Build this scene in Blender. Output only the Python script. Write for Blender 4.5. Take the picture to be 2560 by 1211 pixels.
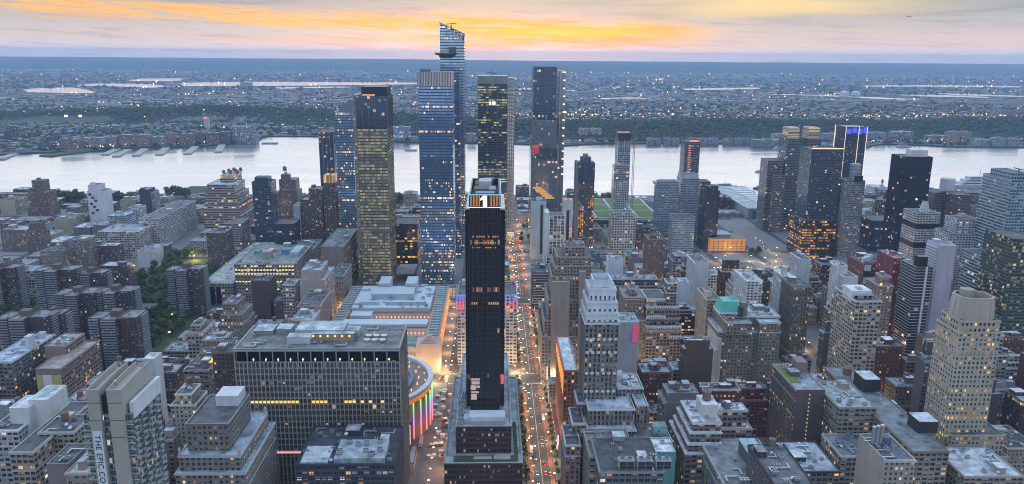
import bpy, bmesh, math, random
from mathutils import Matrix, Vector
random.seed(7)
R = math.radians
sc = bpy.context.scene
for o in list(bpy.data.objects): bpy.data.objects.remove(o)

# ------------------------------------------------------------------ camera
F = 1950.0; W0, H0 = 2560.0, 1211.0
CAMZ = 325.0; PITCH = R(13.5); YAW = R(1.5); ROLL = R(0.45)
MC = Matrix.Rotation(-YAW, 4, 'Z') @ Matrix.Rotation(R(90) - PITCH, 4, 'X') @ Matrix.Rotation(ROLL, 4, 'Z')
MC3 = MC.to_3x3(); MI3 = MC3.inverted()
cam_d = bpy.data.cameras.new('camera'); cam = bpy.data.objects.new('camera', cam_d)
sc.collection.objects.link(cam)
cam.matrix_world = Matrix.Translation((0, 0, CAMZ)) @ MC
cam_d.sensor_width = 36; cam_d.lens = 36 * F / W0
cam_d.clip_start = 1; cam_d.clip_end = 90000
sc.camera = cam

def ray(px, py):
    return MC3 @ Vector(((px - W0/2)/F, -(py - H0/2)/F, -1.0))
def atz(px, py, z=0.0):
    d = ray(px, py); t = (z - CAMZ)/d.z
    return Vector((d.x*t, d.y*t, z))
def aty(px, py, Y):
    d = ray(px, py); t = Y/d.y
    return Vector((d.x*t, Y, CAMZ + d.z*t))
def proj(x, y, z):
    v = MI3 @ Vector((x, y, z - CAMZ))
    if v.z > -1: return None
    return (W0/2 + F*v.x/(-v.z), H0/2 - F*v.y/(-v.z))

# ------------------------------------------------------------------ node helper
class E:
    def __init__(s, nt, k): s.nt = nt; s.k = k
    def _o(s, op, *a):
        n = s.nt.nodes.new('ShaderNodeMath'); n.operation = op
        for i, v in enumerate((s,) + a):
            if isinstance(v, E): s.nt.links.new(v.k, n.inputs[i])
            else: n.inputs[i].default_value = float(v)
        return E(s.nt, n.outputs[0])
    def __add__(s, o): return s._o('ADD', o)
    __radd__ = __add__
    def __mul__(s, o): return s._o('MULTIPLY', o)
    __rmul__ = __mul__
    def __sub__(s, o): return s._o('SUBTRACT', o)
    def __rsub__(s, o): return (s*-1) + o
    def __truediv__(s, o): return s._o('DIVIDE', o)
    def __lt__(s, o): return s._o('LESS_THAN', o)
    def __gt__(s, o): return s._o('GREATER_THAN', o)
    def f(s, op, *a): return s._o(op, *a)
    def sat(s):
        n = s._o('ADD', 0.0); n.k.node.use_clamp = True; return n
    def sq(s): return s*s
    def ss(s, a, b):          # smoothstep a->b
        t = ((s - a) * (1.0/(b - a))).sat()
        return t*t*(t*(-2.0) + 3.0)
def noise(nt, vec, scale=1.0, detail=2.0, dim='3D', rough=.5, out=0):
    n = nt.nodes.new('ShaderNodeTexNoise'); n.noise_dimensions = dim
    n.inputs['Scale'].default_value = scale; n.inputs['Detail'].default_value = detail
    n.inputs['Roughness'].default_value = rough
    nt.links.new(vec, n.inputs['Vector']); return E(nt, n.outputs[out])
def comb(nt, x, y, z=0.0):
    n = nt.nodes.new('ShaderNodeCombineXYZ')
    for i, v in enumerate((x, y, z)):
        if isinstance(v, E): nt.links.new(v.k, n.inputs[i])
        else: n.inputs[i].default_value = v
    return n.outputs[0]
def setc(nt, inp, v):
    if hasattr(v, 'is_linked') or isinstance(v, bpy.types.NodeSocket): nt.links.new(v, inp)
    else: inp.default_value = (v[0], v[1], v[2], 1.0)
def mix(nt, fac, a, b, mode='MIX'):
    n = nt.nodes.new('ShaderNodeMix'); n.data_type = 'RGBA'; n.blend_type = mode
    if isinstance(fac, E): nt.links.new(fac.k, n.inputs[0])
    else: n.inputs[0].default_value = fac
    setc(nt, n.inputs[6], a); setc(nt, n.inputs[7], b)
    return n.outputs[2]
def S(r, g, b, k=1.0):        # sRGB 0-255 to linear
    def c(v):
        v /= 255.0
        return (v/12.92 if v < .04045 else ((v+.055)/1.055)**2.4)*k
    return (c(r), c(g), c(b))

# ------------------------------------------------------------------ sky
world = bpy.data.worlds.new('World'); sc.world = world; world.use_nodes = True
nt = world.node_tree; nt.nodes.clear()
tc = nt.nodes.new('ShaderNodeTexCoord'); sx = nt.nodes.new('ShaderNodeSeparateXYZ')
nt.links.new(tc.outputs['Generated'], sx.inputs[0])
dx, dy, dz = (E(nt, sx.outputs[i]) for i in range(3))
az = dx.f('ARCTAN2', dy)*34.03         # in units of 1/34 degree steps at this lens: azimuth
az = az*57.2958
el = dz.f('ARCSINE')*57.2958*34.03     # 34 units per degree of elevation
U = az + 1230.0                        # 1230 is due west down the street
V = el
nz = noise(nt, comb(nt, U*.0024, V*.018), 1.0, 5.0, rough=.55)
nz3 = noise(nt, comb(nt, U*.007 + 3, V*.11 + U*.004), 1.0, 5.0, rough=.65)
nz2 = noise(nt, comb(nt, U*.0045 + 7, V*.045 + V*V*.00003), 1.0, 6.0, rough=.6)
wr = (nz - .5)*46.0 + (nz2 - .5)*30.0 + (nz3 - .5)*16.0
Vw = V + wr
# base vertical gradient (haze low down, grey cloud deck above, pale bright sky higher up)
ramp = nt.nodes.new('ShaderNodeValToRGB'); cr = ramp.color_ramp
nt.links.new(((V + 30.0)*(1/900.0)).sat().k, ramp.inputs[0])
stops = [(-30, S(216,210,214,1.15)), (8, S(215,206,210,1.15)), (34, S(208,196,194)), (75, S(184,182,190)),
         (110, S(160,166,178)), (160, S(150,160,178)), (300, S(222,231,238,1.5)), (600, S(226,234,240,1.75)), (870, S(214,224,240,1.6))]
cr.elements[0].position = 0; cr.elements[0].color = stops[0][1] + (1,)
cr.elements[1].position = 1; cr.elements[1].color = stops[-1][1] + (1,)
for v, c in stops[1:-1]:
    e = cr.elements.new((v + 30)/900.0); e.color = c + (1,)
col = ramp.outputs[0]
# grey cloud patches
gp = (nz2.ss(.48, .64)*V.ss(50, 110)*.8 + nz3.ss(.50,.66)*.4).sat()
col = mix(nt, gp, col, S(136,148,166))
# orange band
c0 = (U*-.034 + 104.0)
c0 = c0.f('MAXIMUM', 54.0)
hw = 21.0 + ((U - 1250.0).sq()*(-1/400000.0)).f('EXPONENT')*13.0
band = ((Vw - c0)/hw).sq()*(-1.0)
band = band.f('EXPONENT')
endR = 1.0 - U.ss(1560, 1900)
endL = U.ss(-900, -100)
band = (band*endR*endL).sat()
cen = ((U - 1330.0)/330.0).sq()*(-1.0)
cen = cen.f('EXPONENT')
streak = nz2.ss(.36, .58)*.55 + nz3.ss(.38, .60)*.5
b1 = (band*(streak*.8 + .40)*(nz3.ss(.30,.52)*.45 + .62)).ss(.18, 1.0)
oc = mix(nt, cen, S(248,186,108), S(252,150,48))
oc = mix(nt, nz3.ss(.5,.72)*.6, oc, S(228,140,100))
col = mix(nt, b1*.93, col, oc)
# hot core near the hidden sun and pink-orange lower rim
core = (((U - 1440.0)/170.0).sq()*(-1.0) - ((Vw - 56.0)/13.0).sq()).f('EXPONENT')
col = mix(nt, (core*1.2).sat()*.85, col, S(255,192,58))
rim = ((((Vw - 24.0)/12.0).sq()*(-1.0) - ((U - 1300.0)/480.0).sq())).f('EXPONENT')
col = mix(nt, (rim*nz2.ss(.35,.6)).sat()*.75, col, S(250,146,98))
# pale yellow patch upper right and peach streaks right
pt_ = ((((Vw - 112.0)/22.0).sq()*(-1.0) - ((U - 1900.0)/260.0).sq())).f('EXPONENT')
col = mix(nt, (pt_*1.1).sat()*.8, col, S(246,214,150))
ps = ((((Vw - 66.0)/10.0).sq()*(-1.0) - ((U - 1830.0)/230.0).sq())).f('EXPONENT')
col = mix(nt, (ps*nz.ss(.4,.6)).sat()*.6, col, S(242,196,168))
pr = ((((V - 38.0)/16.0).sq()*(-1.0))).f('EXPONENT')*U.ss(1900, 2500)
col = mix(nt, pr*.6, col, S(236,200,204))
pt2 = ((((Vw - 150.0)/20.0).sq()*(-1.0) - ((U - 2000.0)/500.0).sq())).f('EXPONENT')
col = mix(nt, pt2.sat()*.5, col, S(240,220,180))
# rest of the dome, away from the west: dusky blue
zen = dz.ss(.30, .75)
col = mix(nt, zen, col, (.80,1.10,1.48))
eastf = (dy*-1.0).ss(-.45, .35)
east = mix(nt, dz.ss(0, .6), (.60,.60,.63), (.68,.84,1.10))
col = mix(nt, eastf, col, east)
low = dz.ss(-.35, -.06)
col = mix(nt, low, (.12,.15,.20), col)
skyt = nt.nodes.new('ShaderNodeTexSky'); skyt.sky_type = 'NISHITA'; skyt.sun_disc = False
skyt.sun_elevation = R(3); skyt.sun_rotation = R(0); skyt.altitude = 330
bg1 = nt.nodes.new('ShaderNodeBackground'); bg2 = nt.nodes.new('ShaderNodeBackground')
nt.links.new(col, bg1.inputs[0]); bg1.inputs[1].default_value = 1.0
nt.links.new(skyt.outputs[0], bg2.inputs[0]); bg2.inputs[1].default_value = 0.012
ad = nt.nodes.new('ShaderNodeAddShader'); wo = nt.nodes.new('ShaderNodeOutputWorld')
nt.links.new(bg1.outputs[0], ad.inputs[0]); nt.links.new(bg2.outputs[0], ad.inputs[1]); nt.links.new(ad.outputs[0], wo.inputs[0])
world.cycles.sampling_method = 'MANUAL'; world.cycles.sample_map_resolution = 512
# sun already behind the cloud bank in the west: a weak, wide, warm lamp
sd = bpy.data.lights.new('sun', 'SUN'); sd.energy = 0.5; sd.angle = R(70); sd.color = (1, .72, .5)
sun = bpy.data.objects.new('sun', sd); sc.collection.objects.link(sun)
sun.rotation_euler = (R(-(90 - 3)), 0, 0)       # light travels towards -Y, from 3 degrees above the horizon
sc.view_settings.view_transform = 'Standard'; sc.view_settings.look = 'None'
sc.view_settings.exposure = 0.15; sc.view_settings.gamma = 1.0
sc.cycles.max_bounces = 4; sc.cycles.diffuse_bounces = 2; sc.cycles.glossy_bounces = 2; sc.cycles.volume_bounces = 1
sc.cycles.transmission_bounces = 1; sc.cycles.use_denoising = True; sc.cycles.caustics_reflective = False
sc.cycles.filter_width = 1.05; sc.cycles.sample_clamp_indirect = 4; sc.cycles.sample_clamp_direct = 0

# ------------------------------------------------------------------ object helpers
COL = sc.collection
def tag(o, label=None, cat=None, group=None, kind=None):
    if label: o['label'] = label
    if cat: o['category'] = cat
    if group: o['group'] = group
    if kind: o['kind'] = kind
    return o
def empty(name, loc, label=None, cat=None, group=None):
    o = bpy.data.objects.new(name, None); COL.objects.link(o); o.location = loc
    o.empty_display_size = .5
    return tag(o, label, cat, group)
class MB:
    def __init__(s): s.v = []; s.f = []; s.uv = []; s.mi = []; s.g = []
    def quad(s, a, b, c, d, uv=None, m=0):
        i = len(s.v); s.v += [tuple(a), tuple(b), tuple(c), tuple(d)]; s.f.append((i, i+1, i+2, i+3))
        s.uv.append(uv or ((0,0),(1,0),(1,1),(0,1))); s.mi.append(m)
    def poly(s, pts, uv=None, m=0):
        i = len(s.v); s.v += [tuple(p) for p in pts]; s.f.append(tuple(range(i, i+len(pts))))
        s.uv.append(uv or tuple((p[0]*.1, p[1]*.1) for p in pts)); s.mi.append(m)
    def box(s, x0, x1, y0, y1, z0, z1, m=0, top=None, nobot=True):
        t = m if top is None else top; s.g.append(len(s.f))
        s.quad((x0,y0,z0),(x1,y0,z0),(x1,y0,z1),(x0,y0,z1), m=m)
        s.quad((x1,y1,z0),(x0,y1,z0),(x0,y1,z1),(x1,y1,z1), m=m)
        s.quad((x0,y1,z0),(x0,y0,z0),(x0,y0,z1),(x0,y1,z1), m=m)
        s.quad((x1,y0,z0),(x1,y1,z0),(x1,y1,z1),(x1,y0,z1), m=m)
        s.quad((x0,y0,z1),(x1,y0,z1),(x1,y1,z1),(x0,y1,z1), m=t)
        if not nobot: s.quad((x0,y1,z0),(x1,y1,z0),(x1,y0,z0),(x0,y0,z0), m=m)
    def prism(s, pts, z0, z1, m=0, top=None, pts2=None, cap=True, bay=None):
        p2 = pts2 or pts; n = len(pts)
        for i in range(n):
            a, b = pts[i], pts[(i+1) % n]; a2, b2 = p2[i], p2[(i+1) % n]
            uv = None
            if bay:
                L = math.hypot(b[0]-a[0], b[1]-a[1]); nb = max(1, round(L/bay[0])); nf = max(1, round((z1-z0)/bay[1]))
                o = i*37; uv = ((o,0),(o+nb,0),(o+nb,nf),(o,nf))
            s.quad((a[0],a[1],z0),(b[0],b[1],z0),(b2[0],b2[1],z1),(a2[0],a2[1],z1), uv, m)
        if cap: s.poly([(p[0],p[1],z1) for p in p2], m=m if top is None else top)
    def tube(s, a, b, r, n=6, m=0, r2=None):
        s.g.append(len(s.f)); a = Vector(a); b = Vector(b); d = (b-a).normalized()
        u = d.orthogonal().normalized(); w = d.cross(u); r2 = r if r2 is None else r2
        pa = [a + (u*math.cos(k*2*math.pi/n) + w*math.sin(k*2*math.pi/n))*r for k in range(n)]
        pb = [b + (u*math.cos(k*2*math.pi/n) + w*math.sin(k*2*math.pi/n))*r2 for k in range(n)]
        for k in range(n):
            s.quad(pa[k], pa[(k+1) % n], pb[(k+1) % n], pb[k], m=m)
        s.poly(pb, m=m); s.poly(pa[::-1], m=m)
    def mesh(s, name, mats):
        me = bpy.data.meshes.new(name); me.from_pydata(s.v, [], s.f)
        uvl = me.uv_layers.new(name='UVMap')
        fl = [c for f in s.uv for p in f for c in p]
        uvl.data.foreach_set('uv', fl)
        if isinstance(mats, bpy.types.Material): mats = [mats]
        for m in mats: me.materials.append(m)
        me.polygons.foreach_set('material_index', s.mi); me.update()
        return me
    def build(s, name, mats, parent=None, color=None, loc=None):
        if not s.f: return None
        o = bpy.data.objects.new(name, s.mesh(name, mats)); COL.objects.link(o)
        if parent is not None:
            o.parent = parent; o.matrix_parent_inverse = Matrix.Translation(-parent.location) if loc is None else Matrix()
        if loc is not None: o.location = loc
        if color: o.color = (color[0], color[1], color[2], 1)
        return o
def each(mb, name, mats, parent, color=None):
    """one part for every box or tube in the builder"""
    g = [x for x in mb.g] + [len(mb.f)]
    for a, b in zip(g, g[1:]):
        if a == b: continue
        m2 = MB(); i0 = mb.f[a][0]
        for k in range(a, b): m2.f.append(tuple(i-i0 for i in mb.f[k])); m2.uv.append(mb.uv[k]); m2.mi.append(mb.mi[k])
        m2.v = mb.v[i0:mb.f[b-1][-1]+1]; m2.build(name, mats, parent, color)
def inst(me, name, parent, loc, color=None, rz=0, scale=None):
    o = bpy.data.objects.new(name, me); COL.objects.link(o)
    if parent is not None: o.parent = parent; loc = Vector(loc) - parent.location
    o.location = loc; o.rotation_euler = (0, 0, rz)
    if scale: o.scale = scale if hasattr(scale, '__len__') else (scale,)*3
    if color: o.color = (color[0], color[1], color[2], 1)
    return o

# ------------------------------------------------------------------ materials
MATS = {}
def newmat(name):
    m = bpy.data.materials.new(name); m.use_nodes = True; m.node_tree.nodes.clear()
    try: m.cycles.emission_sampling = 'NONE'
    except Exception: pass
    nt = m.node_tree; out = nt.nodes.new('ShaderNodeOutputMaterial'); p = nt.nodes.new('ShaderNodeBsdfPrincipled')
    nt.links.new(p.outputs[0], out.inputs[0]); MATS[name] = m
    return m, nt, p
def simple(name, c, rough=.7, metal=0.0, var=.25, scale=.08, spec=None):
    m, nt, p = newmat(name)
    tc = nt.nodes.new('ShaderNodeTexCoord')
    n = noise(nt, tc.outputs['Object'], scale, 6.0, rough=.65)
    k = n*(2*var) + (1 - var)
    col = mix(nt, 1.0, c, comb(nt, k, k, k), 'MULTIPLY')
    nt.links.new(col, p.inputs['Base Color']); p.inputs['Roughness'].default_value = rough
    p.inputs['Metallic'].default_value = metal
    if spec is not None: p.inputs['Specular IOR Level'].default_value = spec
    return m
def emis(name, c, k, base=(.1,.1,.1)):
    m, nt, p = newmat(name)
    p.inputs['Base Color'].default_value = base + (1,)
    p.inputs['Emission Color'].default_value = (c[0], c[1], c[2], 1); p.inputs['Emission Strength'].default_value = k
    return m
def objcol(nt):
    n = nt.nodes.new('ShaderNodeObjectInfo'); return n.outputs['Color'], E(nt, n.outputs['Random'])
def wallmat(name, streak=.22, rough=.85, metal=0.0, courses=True):
    m, nt, p = newmat(name); oc, rnd = objcol(nt)
    geo = nt.nodes.new('ShaderNodeNewGeometry'); sp = nt.nodes.new('ShaderNodeSeparateXYZ'); nt.links.new(geo.outputs['Position'], sp.inputs[0])
    x, y, z = (E(nt, sp.outputs[i]) for i in range(3))
    n1 = noise(nt, comb(nt, x*.35, y*.35, z*.03), 1.0, 4.0)          # rain streaks
    n2 = noise(nt, geo.outputs['Position'], .06, 3.0)                  # broad patches
    k = (n1*(2*streak) + (1 - streak))*(n2*.5 + .75)
    nt.links.new(mix(nt, 1.0, oc, comb(nt, k, k, k), 'MULTIPLY'), p.inputs['Base Color'])
    p.inputs['Roughness'].default_value = rough; p.inputs['Metallic'].default_value = metal
    return m
def roofmat(name):
    m, nt, p = newmat(name); oc, rnd = objcol(nt)
    geo = nt.nodes.new('ShaderNodeNewGeometry')
    n1 = noise(nt, geo.outputs['Position'], .12, 8.0, rough=.7)
    n2 = noise(nt, geo.outputs['Position'], .5, 3.0)
    v = nt.nodes.new('ShaderNodeTexVoronoi'); v.inputs['Scale'].default_value = .14; nt.links.new(geo.outputs['Position'], v.inputs['Vector'])
    vs = nt.nodes.new('ShaderNodeSeparateColor'); nt.links.new(v.outputs['Color'], vs.inputs[0])
    k = n1.ss(.3, .7)*.75 + n2*.3 + E(nt, vs.outputs[0])*.35 + .12
    nt.links.new(mix(nt, 1.0, oc, comb(nt, k, k, k), 'MULTIPLY'), p.inputs['Base Color'])
    p.inputs['Roughness'].default_value = .7
    return m
def panemat(name, glass=(.02,.03,.045), lit=.1, warm=(S(255,168,66), S(255,242,215)), ls=1.0, blind=.3, bcol=(.50,.53,.56),
            rough=.12, metal=0.0, frame=.0, wx=1.0, wy=1.0, rowp=.0, cluster=True, litrow=None, usewall=False, spec=.5, mull=0.0, fcol=None, cl=(.16,.35), lowlit=0):
    """window cells laid out by UV (one unit per bay and storey); wx, wy < 1 leave wall around each opening"""
    m, nt, p = newmat(name); oc, rnd = objcol(nt)
    uv = nt.nodes.new('ShaderNodeUVMap'); uv.uv_map = 'UVMap'
    s = nt.nodes.new('ShaderNodeSeparateXYZ'); nt.links.new(uv.outputs[0], s.inputs[0])
    u, v = E(nt, s.outputs[0]), E(nt, s.outputs[1])
    cu, cv = u.f('FLOOR'), v.f('FLOOR'); fu, fv = u - cu, v - cv
    seed = (rnd*977.0)
    wn = nt.nodes.new('ShaderNodeTexWhiteNoise'); wn.noise_dimensions = '3D'
    nt.links.new(comb(nt, cu + .5, cv + .5, seed), wn.inputs['Vector'])
    ws = nt.nodes.new('ShaderNodeSeparateColor'); nt.links.new(wn.outputs['Color'], ws.inputs[0])
    r1, r2, r3 = (E(nt, ws.outputs[i]) for i in range(3))
    wn2 = nt.nodes.new('ShaderNodeTexWhiteNoise'); wn2.noise_dimensions = '2D'
    nt.links.new(comb(nt, cv + .5, seed), wn2.inputs['Vector']); rr = E(nt, wn2.outputs['Value'])
    prob = lit
    if cluster:
        cn = noise(nt, comb(nt, cu*cl[0], cv*cl[1], seed), 1.0, 1.0)
        prob = cn.ss(.48, .72)*(lit*2.6) + lit*.2
    if lowlit:
        gz = nt.nodes.new('ShaderNodeNewGeometry'); gs = nt.nodes.new('ShaderNodeSeparateXYZ'); nt.links.new(gz.outputs['Position'], gs.inputs[0])
        prob = prob*(1.15 - E(nt, gs.outputs[2]).ss(lowlit*.35, lowlit))
    if rowp: prob = prob*1.0 + (rr < rowp)*.65
    islit = r1 < prob
    win = None
    if wx < 1 or wy < 1:
        win = ((fu - .5).f('ABSOLUTE') < wx*.5)*((fv - .5).f('ABSOLUTE') < wy*.5)
        islit = islit*win
    if mull:
        islit = islit*((fu - .5).f('ABSOLUTE') > mull*.5)
    isbl = (r2 < blind)
    half = fv > (r3*.8 + .1)
    isbl = isbl*half
    gcol = glass
    gv = noise(nt, comb(nt, cu*.5, cv*.5, seed), .7, 2.0)
    gk = gv*1.0 + .5
    gc = mix(nt, 1.0, glass, comb(nt, gk, gk, gk), 'MULTIPLY')
    bc = mix(nt, isbl*.9, gc, bcol)
    if mull: bc = mix(nt, (fu - .5).f('ABSOLUTE') < mull*.5, bc, fcol or (.12,.12,.12))
    met = None
    if win is not None:
        geo = nt.nodes.new('ShaderNodeNewGeometry')
        n2 = noise(nt, geo.outputs['Position'], .08, 4.0); k = n2*.7 + .65
        wc = mix(nt, 1.0, oc, comb(nt, k, k, k), 'MULTIPLY')
        bc = mix(nt, win, wc, bc)
        rg = win*(rough - .85) + .85; nt.links.new(rg.k, p.inputs['Roughness'])
        if metal: nt.links.new((win*metal).k, p.inputs['Metallic'])
    else:
        p.inputs['Metallic'].default_value = metal
        p.inputs['Roughness'].default_value = rough
        if metal:
            nt.links.new(((1.0 - isbl)*metal).k, p.inputs['Metallic'])
    nt.links.new(bc, p.inputs['Base Color'])
    p.inputs['Specular IOR Level'].default_value = spec
    ec = mix(nt, r2, warm[0], warm[1])
    nt.links.new(ec, p.inputs['Emission Color'])
    inner = noise(nt, comb(nt, u*3.1, v*2.3, seed), 1.0, 2.0)
    st = islit*(r3*r3*1.15 + .22)*(inner*.9 + .5)*ls
    nt.links.new(st.k, p.inputs['Emission Strength'])
    return m
WALL = wallmat('masonry'); WALLS = wallmat('smooth_panel', .08, .5); METAL = wallmat('painted_metal', .12, .4, .5); ROOF = roofmat('roofing')
# punched facades (wall and window in one sheet, for buildings more than a kilometre off)
FAR = {
 'brick': panemat('brick_far', wx=.45, wy=.5, lit=.09, ls=.9), 'loft': panemat('loft_far', wx=.72, wy=.6, lit=.04, blind=.35, ls=.9),
 'apt': panemat('apartment_far', wx=.62, wy=.45, lit=.10, ls=.9), 'grid': panemat('grid_far', wx=.78, wy=.78, lit=.06, glass=(.03,.045,.06), ls=.9),
 'glass': panemat('curtain_far', wx=.94, wy=.8, lit=.08, glass=(.16,.26,.40), metal=.65, rough=.1),
 'dark': panemat('dark_far', wx=.9, wy=.7, lit=.06, glass=(.02,.03,.05), ls=1.2),
 'band': panemat('band_far', wx=1.0, wy=.5, lit=.08, glass=(.03,.045,.07)),
}
PANE = {
 'mas': panemat('window_panes', lit=.14, rowp=.05, blind=.30, ls=.9, mull=.10, fcol=(.22,.21,.20)),
 'loft': panemat('loft_panes', lit=.14, blind=.32, ls=.9, mull=.08, rowp=.03),
 'apt': panemat('apartment_panes', lit=.10, ls=.9, blind=.35),
 'office': panemat('office_panes', lit=.05, ls=.9, blind=.15, rowp=.05, glass=(.05,.08,.12), metal=.3),
}
# ------------------------------------------------------------------ building kit
HERO = []      # (root, px centre x, y, ref text)
CLEAR = []     # (xl, xr, yt, yb, Y)  picture region where that thing is seen
FOOT = []      # footprints (x0,x1,y0,y1)
ALLB = []
def shared(name, fn):
    if name not in bpy.data.meshes:
        mb, mats = fn(); mb.mesh(name, mats)
    return bpy.data.meshes[name]
M_WOOD = simple('tank_wood', (.20,.13,.09), .85, var=.35, scale=.8)
M_STEEL = simple('weathered_steel', (.13,.14,.15), .6, .3)
M_GALV = simple('galvanised_sheet', (.42,.46,.50), .4, .6)
M_DARKM = simple('dark_louvre', (.035,.04,.045), .6)
def tank_mesh():
    mb = MB(); mb.tube((0,0,3.2),(0,0,7.4),2.3,12); mb.tube((0,0,7.4),(0,0,8.9),2.45,12,r2=.15); return mb, M_WOOD
def tank_leg_mesh():
    mb = MB()
    for a in (-1.5,1.5):
        for b in (-1.5,1.5): mb.tube((a,b,0),(a,b,3.2),.14,4)
    mb.box(-2,2,-1.7,-1.4,3.0,3.2,nobot=False); mb.box(-2,2,1.4,1.7,2.99,3.19,nobot=False); return mb, M_STEEL
def ac_mesh():
    mb = MB(); mb.box(-1.6,1.6,-1.1,1.1,.4,2.2,nobot=False); mb.box(-1.4,-1.2,-1,1,0,.4); mb.box(1.2,1.4,-1,1,0,.4)
    for x in (-.75,.75): mb.tube((x,0,2.2),(x,0,2.45),.6,10,m=1)
    return mb, [M_GALV, M_DARKM]
def dish_mesh():
    mb = MB(); mb.tube((0,0,0),(0,0,1.2),.12,5); mb.tube((0,0,1.2),(0,.5,2.0),.2,10,r2=1.2); return mb, M_GALV
def duct_mesh():
    mb = MB(); mb.box(-4,4,-.5,.5,.5,1.3,nobot=False); mb.box(3.2,4,.5,5,.5,1.3,nobot=False)
    for x in (-3.5,0,3.2): mb.box(x,x+.2,-.3,.3,0,.5)
    return mb, M_GALV
def water_tank(root, x, y, z, s=1.0):
    t = inst(shared('water_tank', tank_mesh), 'water_tank', root, (x, y, z), rz=random.random(), scale=s)
    l = inst(shared('tank_legs', tank_leg_mesh), 'legs', t, t.location*0); l.location = (0,0,0)
    return t
def small(root, kind, x, y, z, s=1.0, rz=0):
    fn = {'air_conditioner': ac_mesh, 'dish': dish_mesh, 'duct': duct_mesh}[kind]
    return inst(shared(kind, fn), kind, root, (x, y, z), rz=rz, scale=s)

STY = {   # bay, storey, window width, window height, recess, pane material
 'brick': (3.4, 3.5, .46, .52, .30, 'mas'), 'loft': (3.9, 3.8, .74, .58, .35, 'loft'), 'stone': (3.2, 3.7, .52, .56, .45, 'mas'),
 'apt': (3.8, 3.1, .62, .50, .25, 'apt'), 'pier': (3.0, 3.8, .52, .68, .8, 'mas'), 'office': (3.2, 3.9, .84, .78, .3, 'office'),
 'blank': (400, 400, 0, 0, 0, None),
}
def relief(mw, mp, a, b, z0, z1, sty, par=.9, base=True):
    bay, fl, wx, wy, d, _ = sty
    L = math.hypot(b[0]-a[0], b[1]-a[1]); H = z1 - par - z0
    if L < 2 or H < 2: mw.quad((a[0],a[1],z0),(b[0],b[1],z0),(b[0],b[1],z1),(a[0],a[1],z1)); return
    ux, uy = (b[0]-a[0])/L, (b[1]-a[1])/L; nx, ny = uy, -ux          # outward normal for a->b, anticlockwise footprint
    nb = max(1, round(L/bay)); nf = max(1, round(H/fl)); bw = L/nb; fh = H/nf
    def P(s, o, z): return (a[0]+ux*s+nx*o, a[1]+uy*s+ny*o, z)
    ou = random.randrange(0, 900)
    mp.quad(P(0,-d,z0),P(L,-d,z0),P(L,-d,z1-par),P(0,-d,z1-par),((ou,0),(ou+nb,0),(ou+nb,nf),(ou,nf)))
    pw = (1-wx)*bw
    for i in range(nb+1):
        s0, s1 = max(0, i*bw-pw/2), min(L, i*bw+pw/2)
        mw.quad(P(s0,0,z0),P(s1,0,z0),P(s1,0,z1),P(s0,0,z1))
        if i > 0: mw.quad(P(s0,-d,z0),P(s0,0,z0),P(s0,0,z1),P(s0,-d,z1))
        if i < nb: mw.quad(P(s1,0,z0),P(s1,-d,z0),P(s1,-d,z1),P(s1,0,z1))
    sh = (1-wy)*fh; q = .05 if d < .6 else d*.6
    for j in range(nf+1):
        za = max(z0, z0+j*fh-sh*.45); zb = min(z1-.02, z0+j*fh+sh*.55) if j < nf else z1-.02
        mw.quad(P(.01,-q,za),P(L-.01,-q,za),P(L-.01,-q,zb),P(.01,-q,zb))
        mw.quad(P(.01,-d,za),P(L-.01,-d,za),P(L-.01,-q,za),P(.01,-q,za))
        mw.quad(P(.01,-q,zb),P(L-.01,-q,zb),P(L-.01,-d,zb),P(.01,-d,zb))
def farwall(mw, a, b, z0, z1, sty):
    L = math.hypot(b[0]-a[0], b[1]-a[1]); bay, fl = sty[0], sty[1]
    nb = max(1, round(L/bay)); nf = max(1, round((z1-z0)/fl)); o = random.randrange(0, 900)
    mw.quad((a[0],a[1],z0),(b[0],b[1],z0),(b[0],b[1],z1),(a[0],a[1],z1), ((o,0),(o+nb,0),(o+nb,nf),(o,nf)))
def deck(mr, mpz, x0, x1, y0, y1, z, par=.9, t=.45):
    mr.quad((x0+t,y0+t,z-par),(x1-t,y0+t,z-par),(x1-t,y1-t,z-par),(x0+t,y1-t,z-par))
    for (a,b,c,d) in (((x0,y0),(x1,y0),(x1-t,y0+t),(x0+t,y0+t)), ((x1,y0),(x1,y1),(x1-t,y1-t),(x1-t,y0+t)),
                      ((x1,y1),(x0,y1),(x0+t,y1-t),(x1-t,y1-t)), ((x0,y1),(x0,y0),(x0+t,y0+t),(x0+t,y1-t))):
        mpz.quad((*a,z),(*b,z),(*c,z),(*d,z)); mpz.quad((*d,z),(*c,z),(*c,z-par),(*d,z-par))
def pick_roof():
    return random.choice([(.26,.31,.38),(.30,.36,.43),(.15,.18,.22),(.38,.44,.52),(.07,.085,.10),(.20,.23,.27),(.58,.65,.72),(.11,.13,.16),(.08,.09,.11),(.22,.21,.21)])
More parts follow.
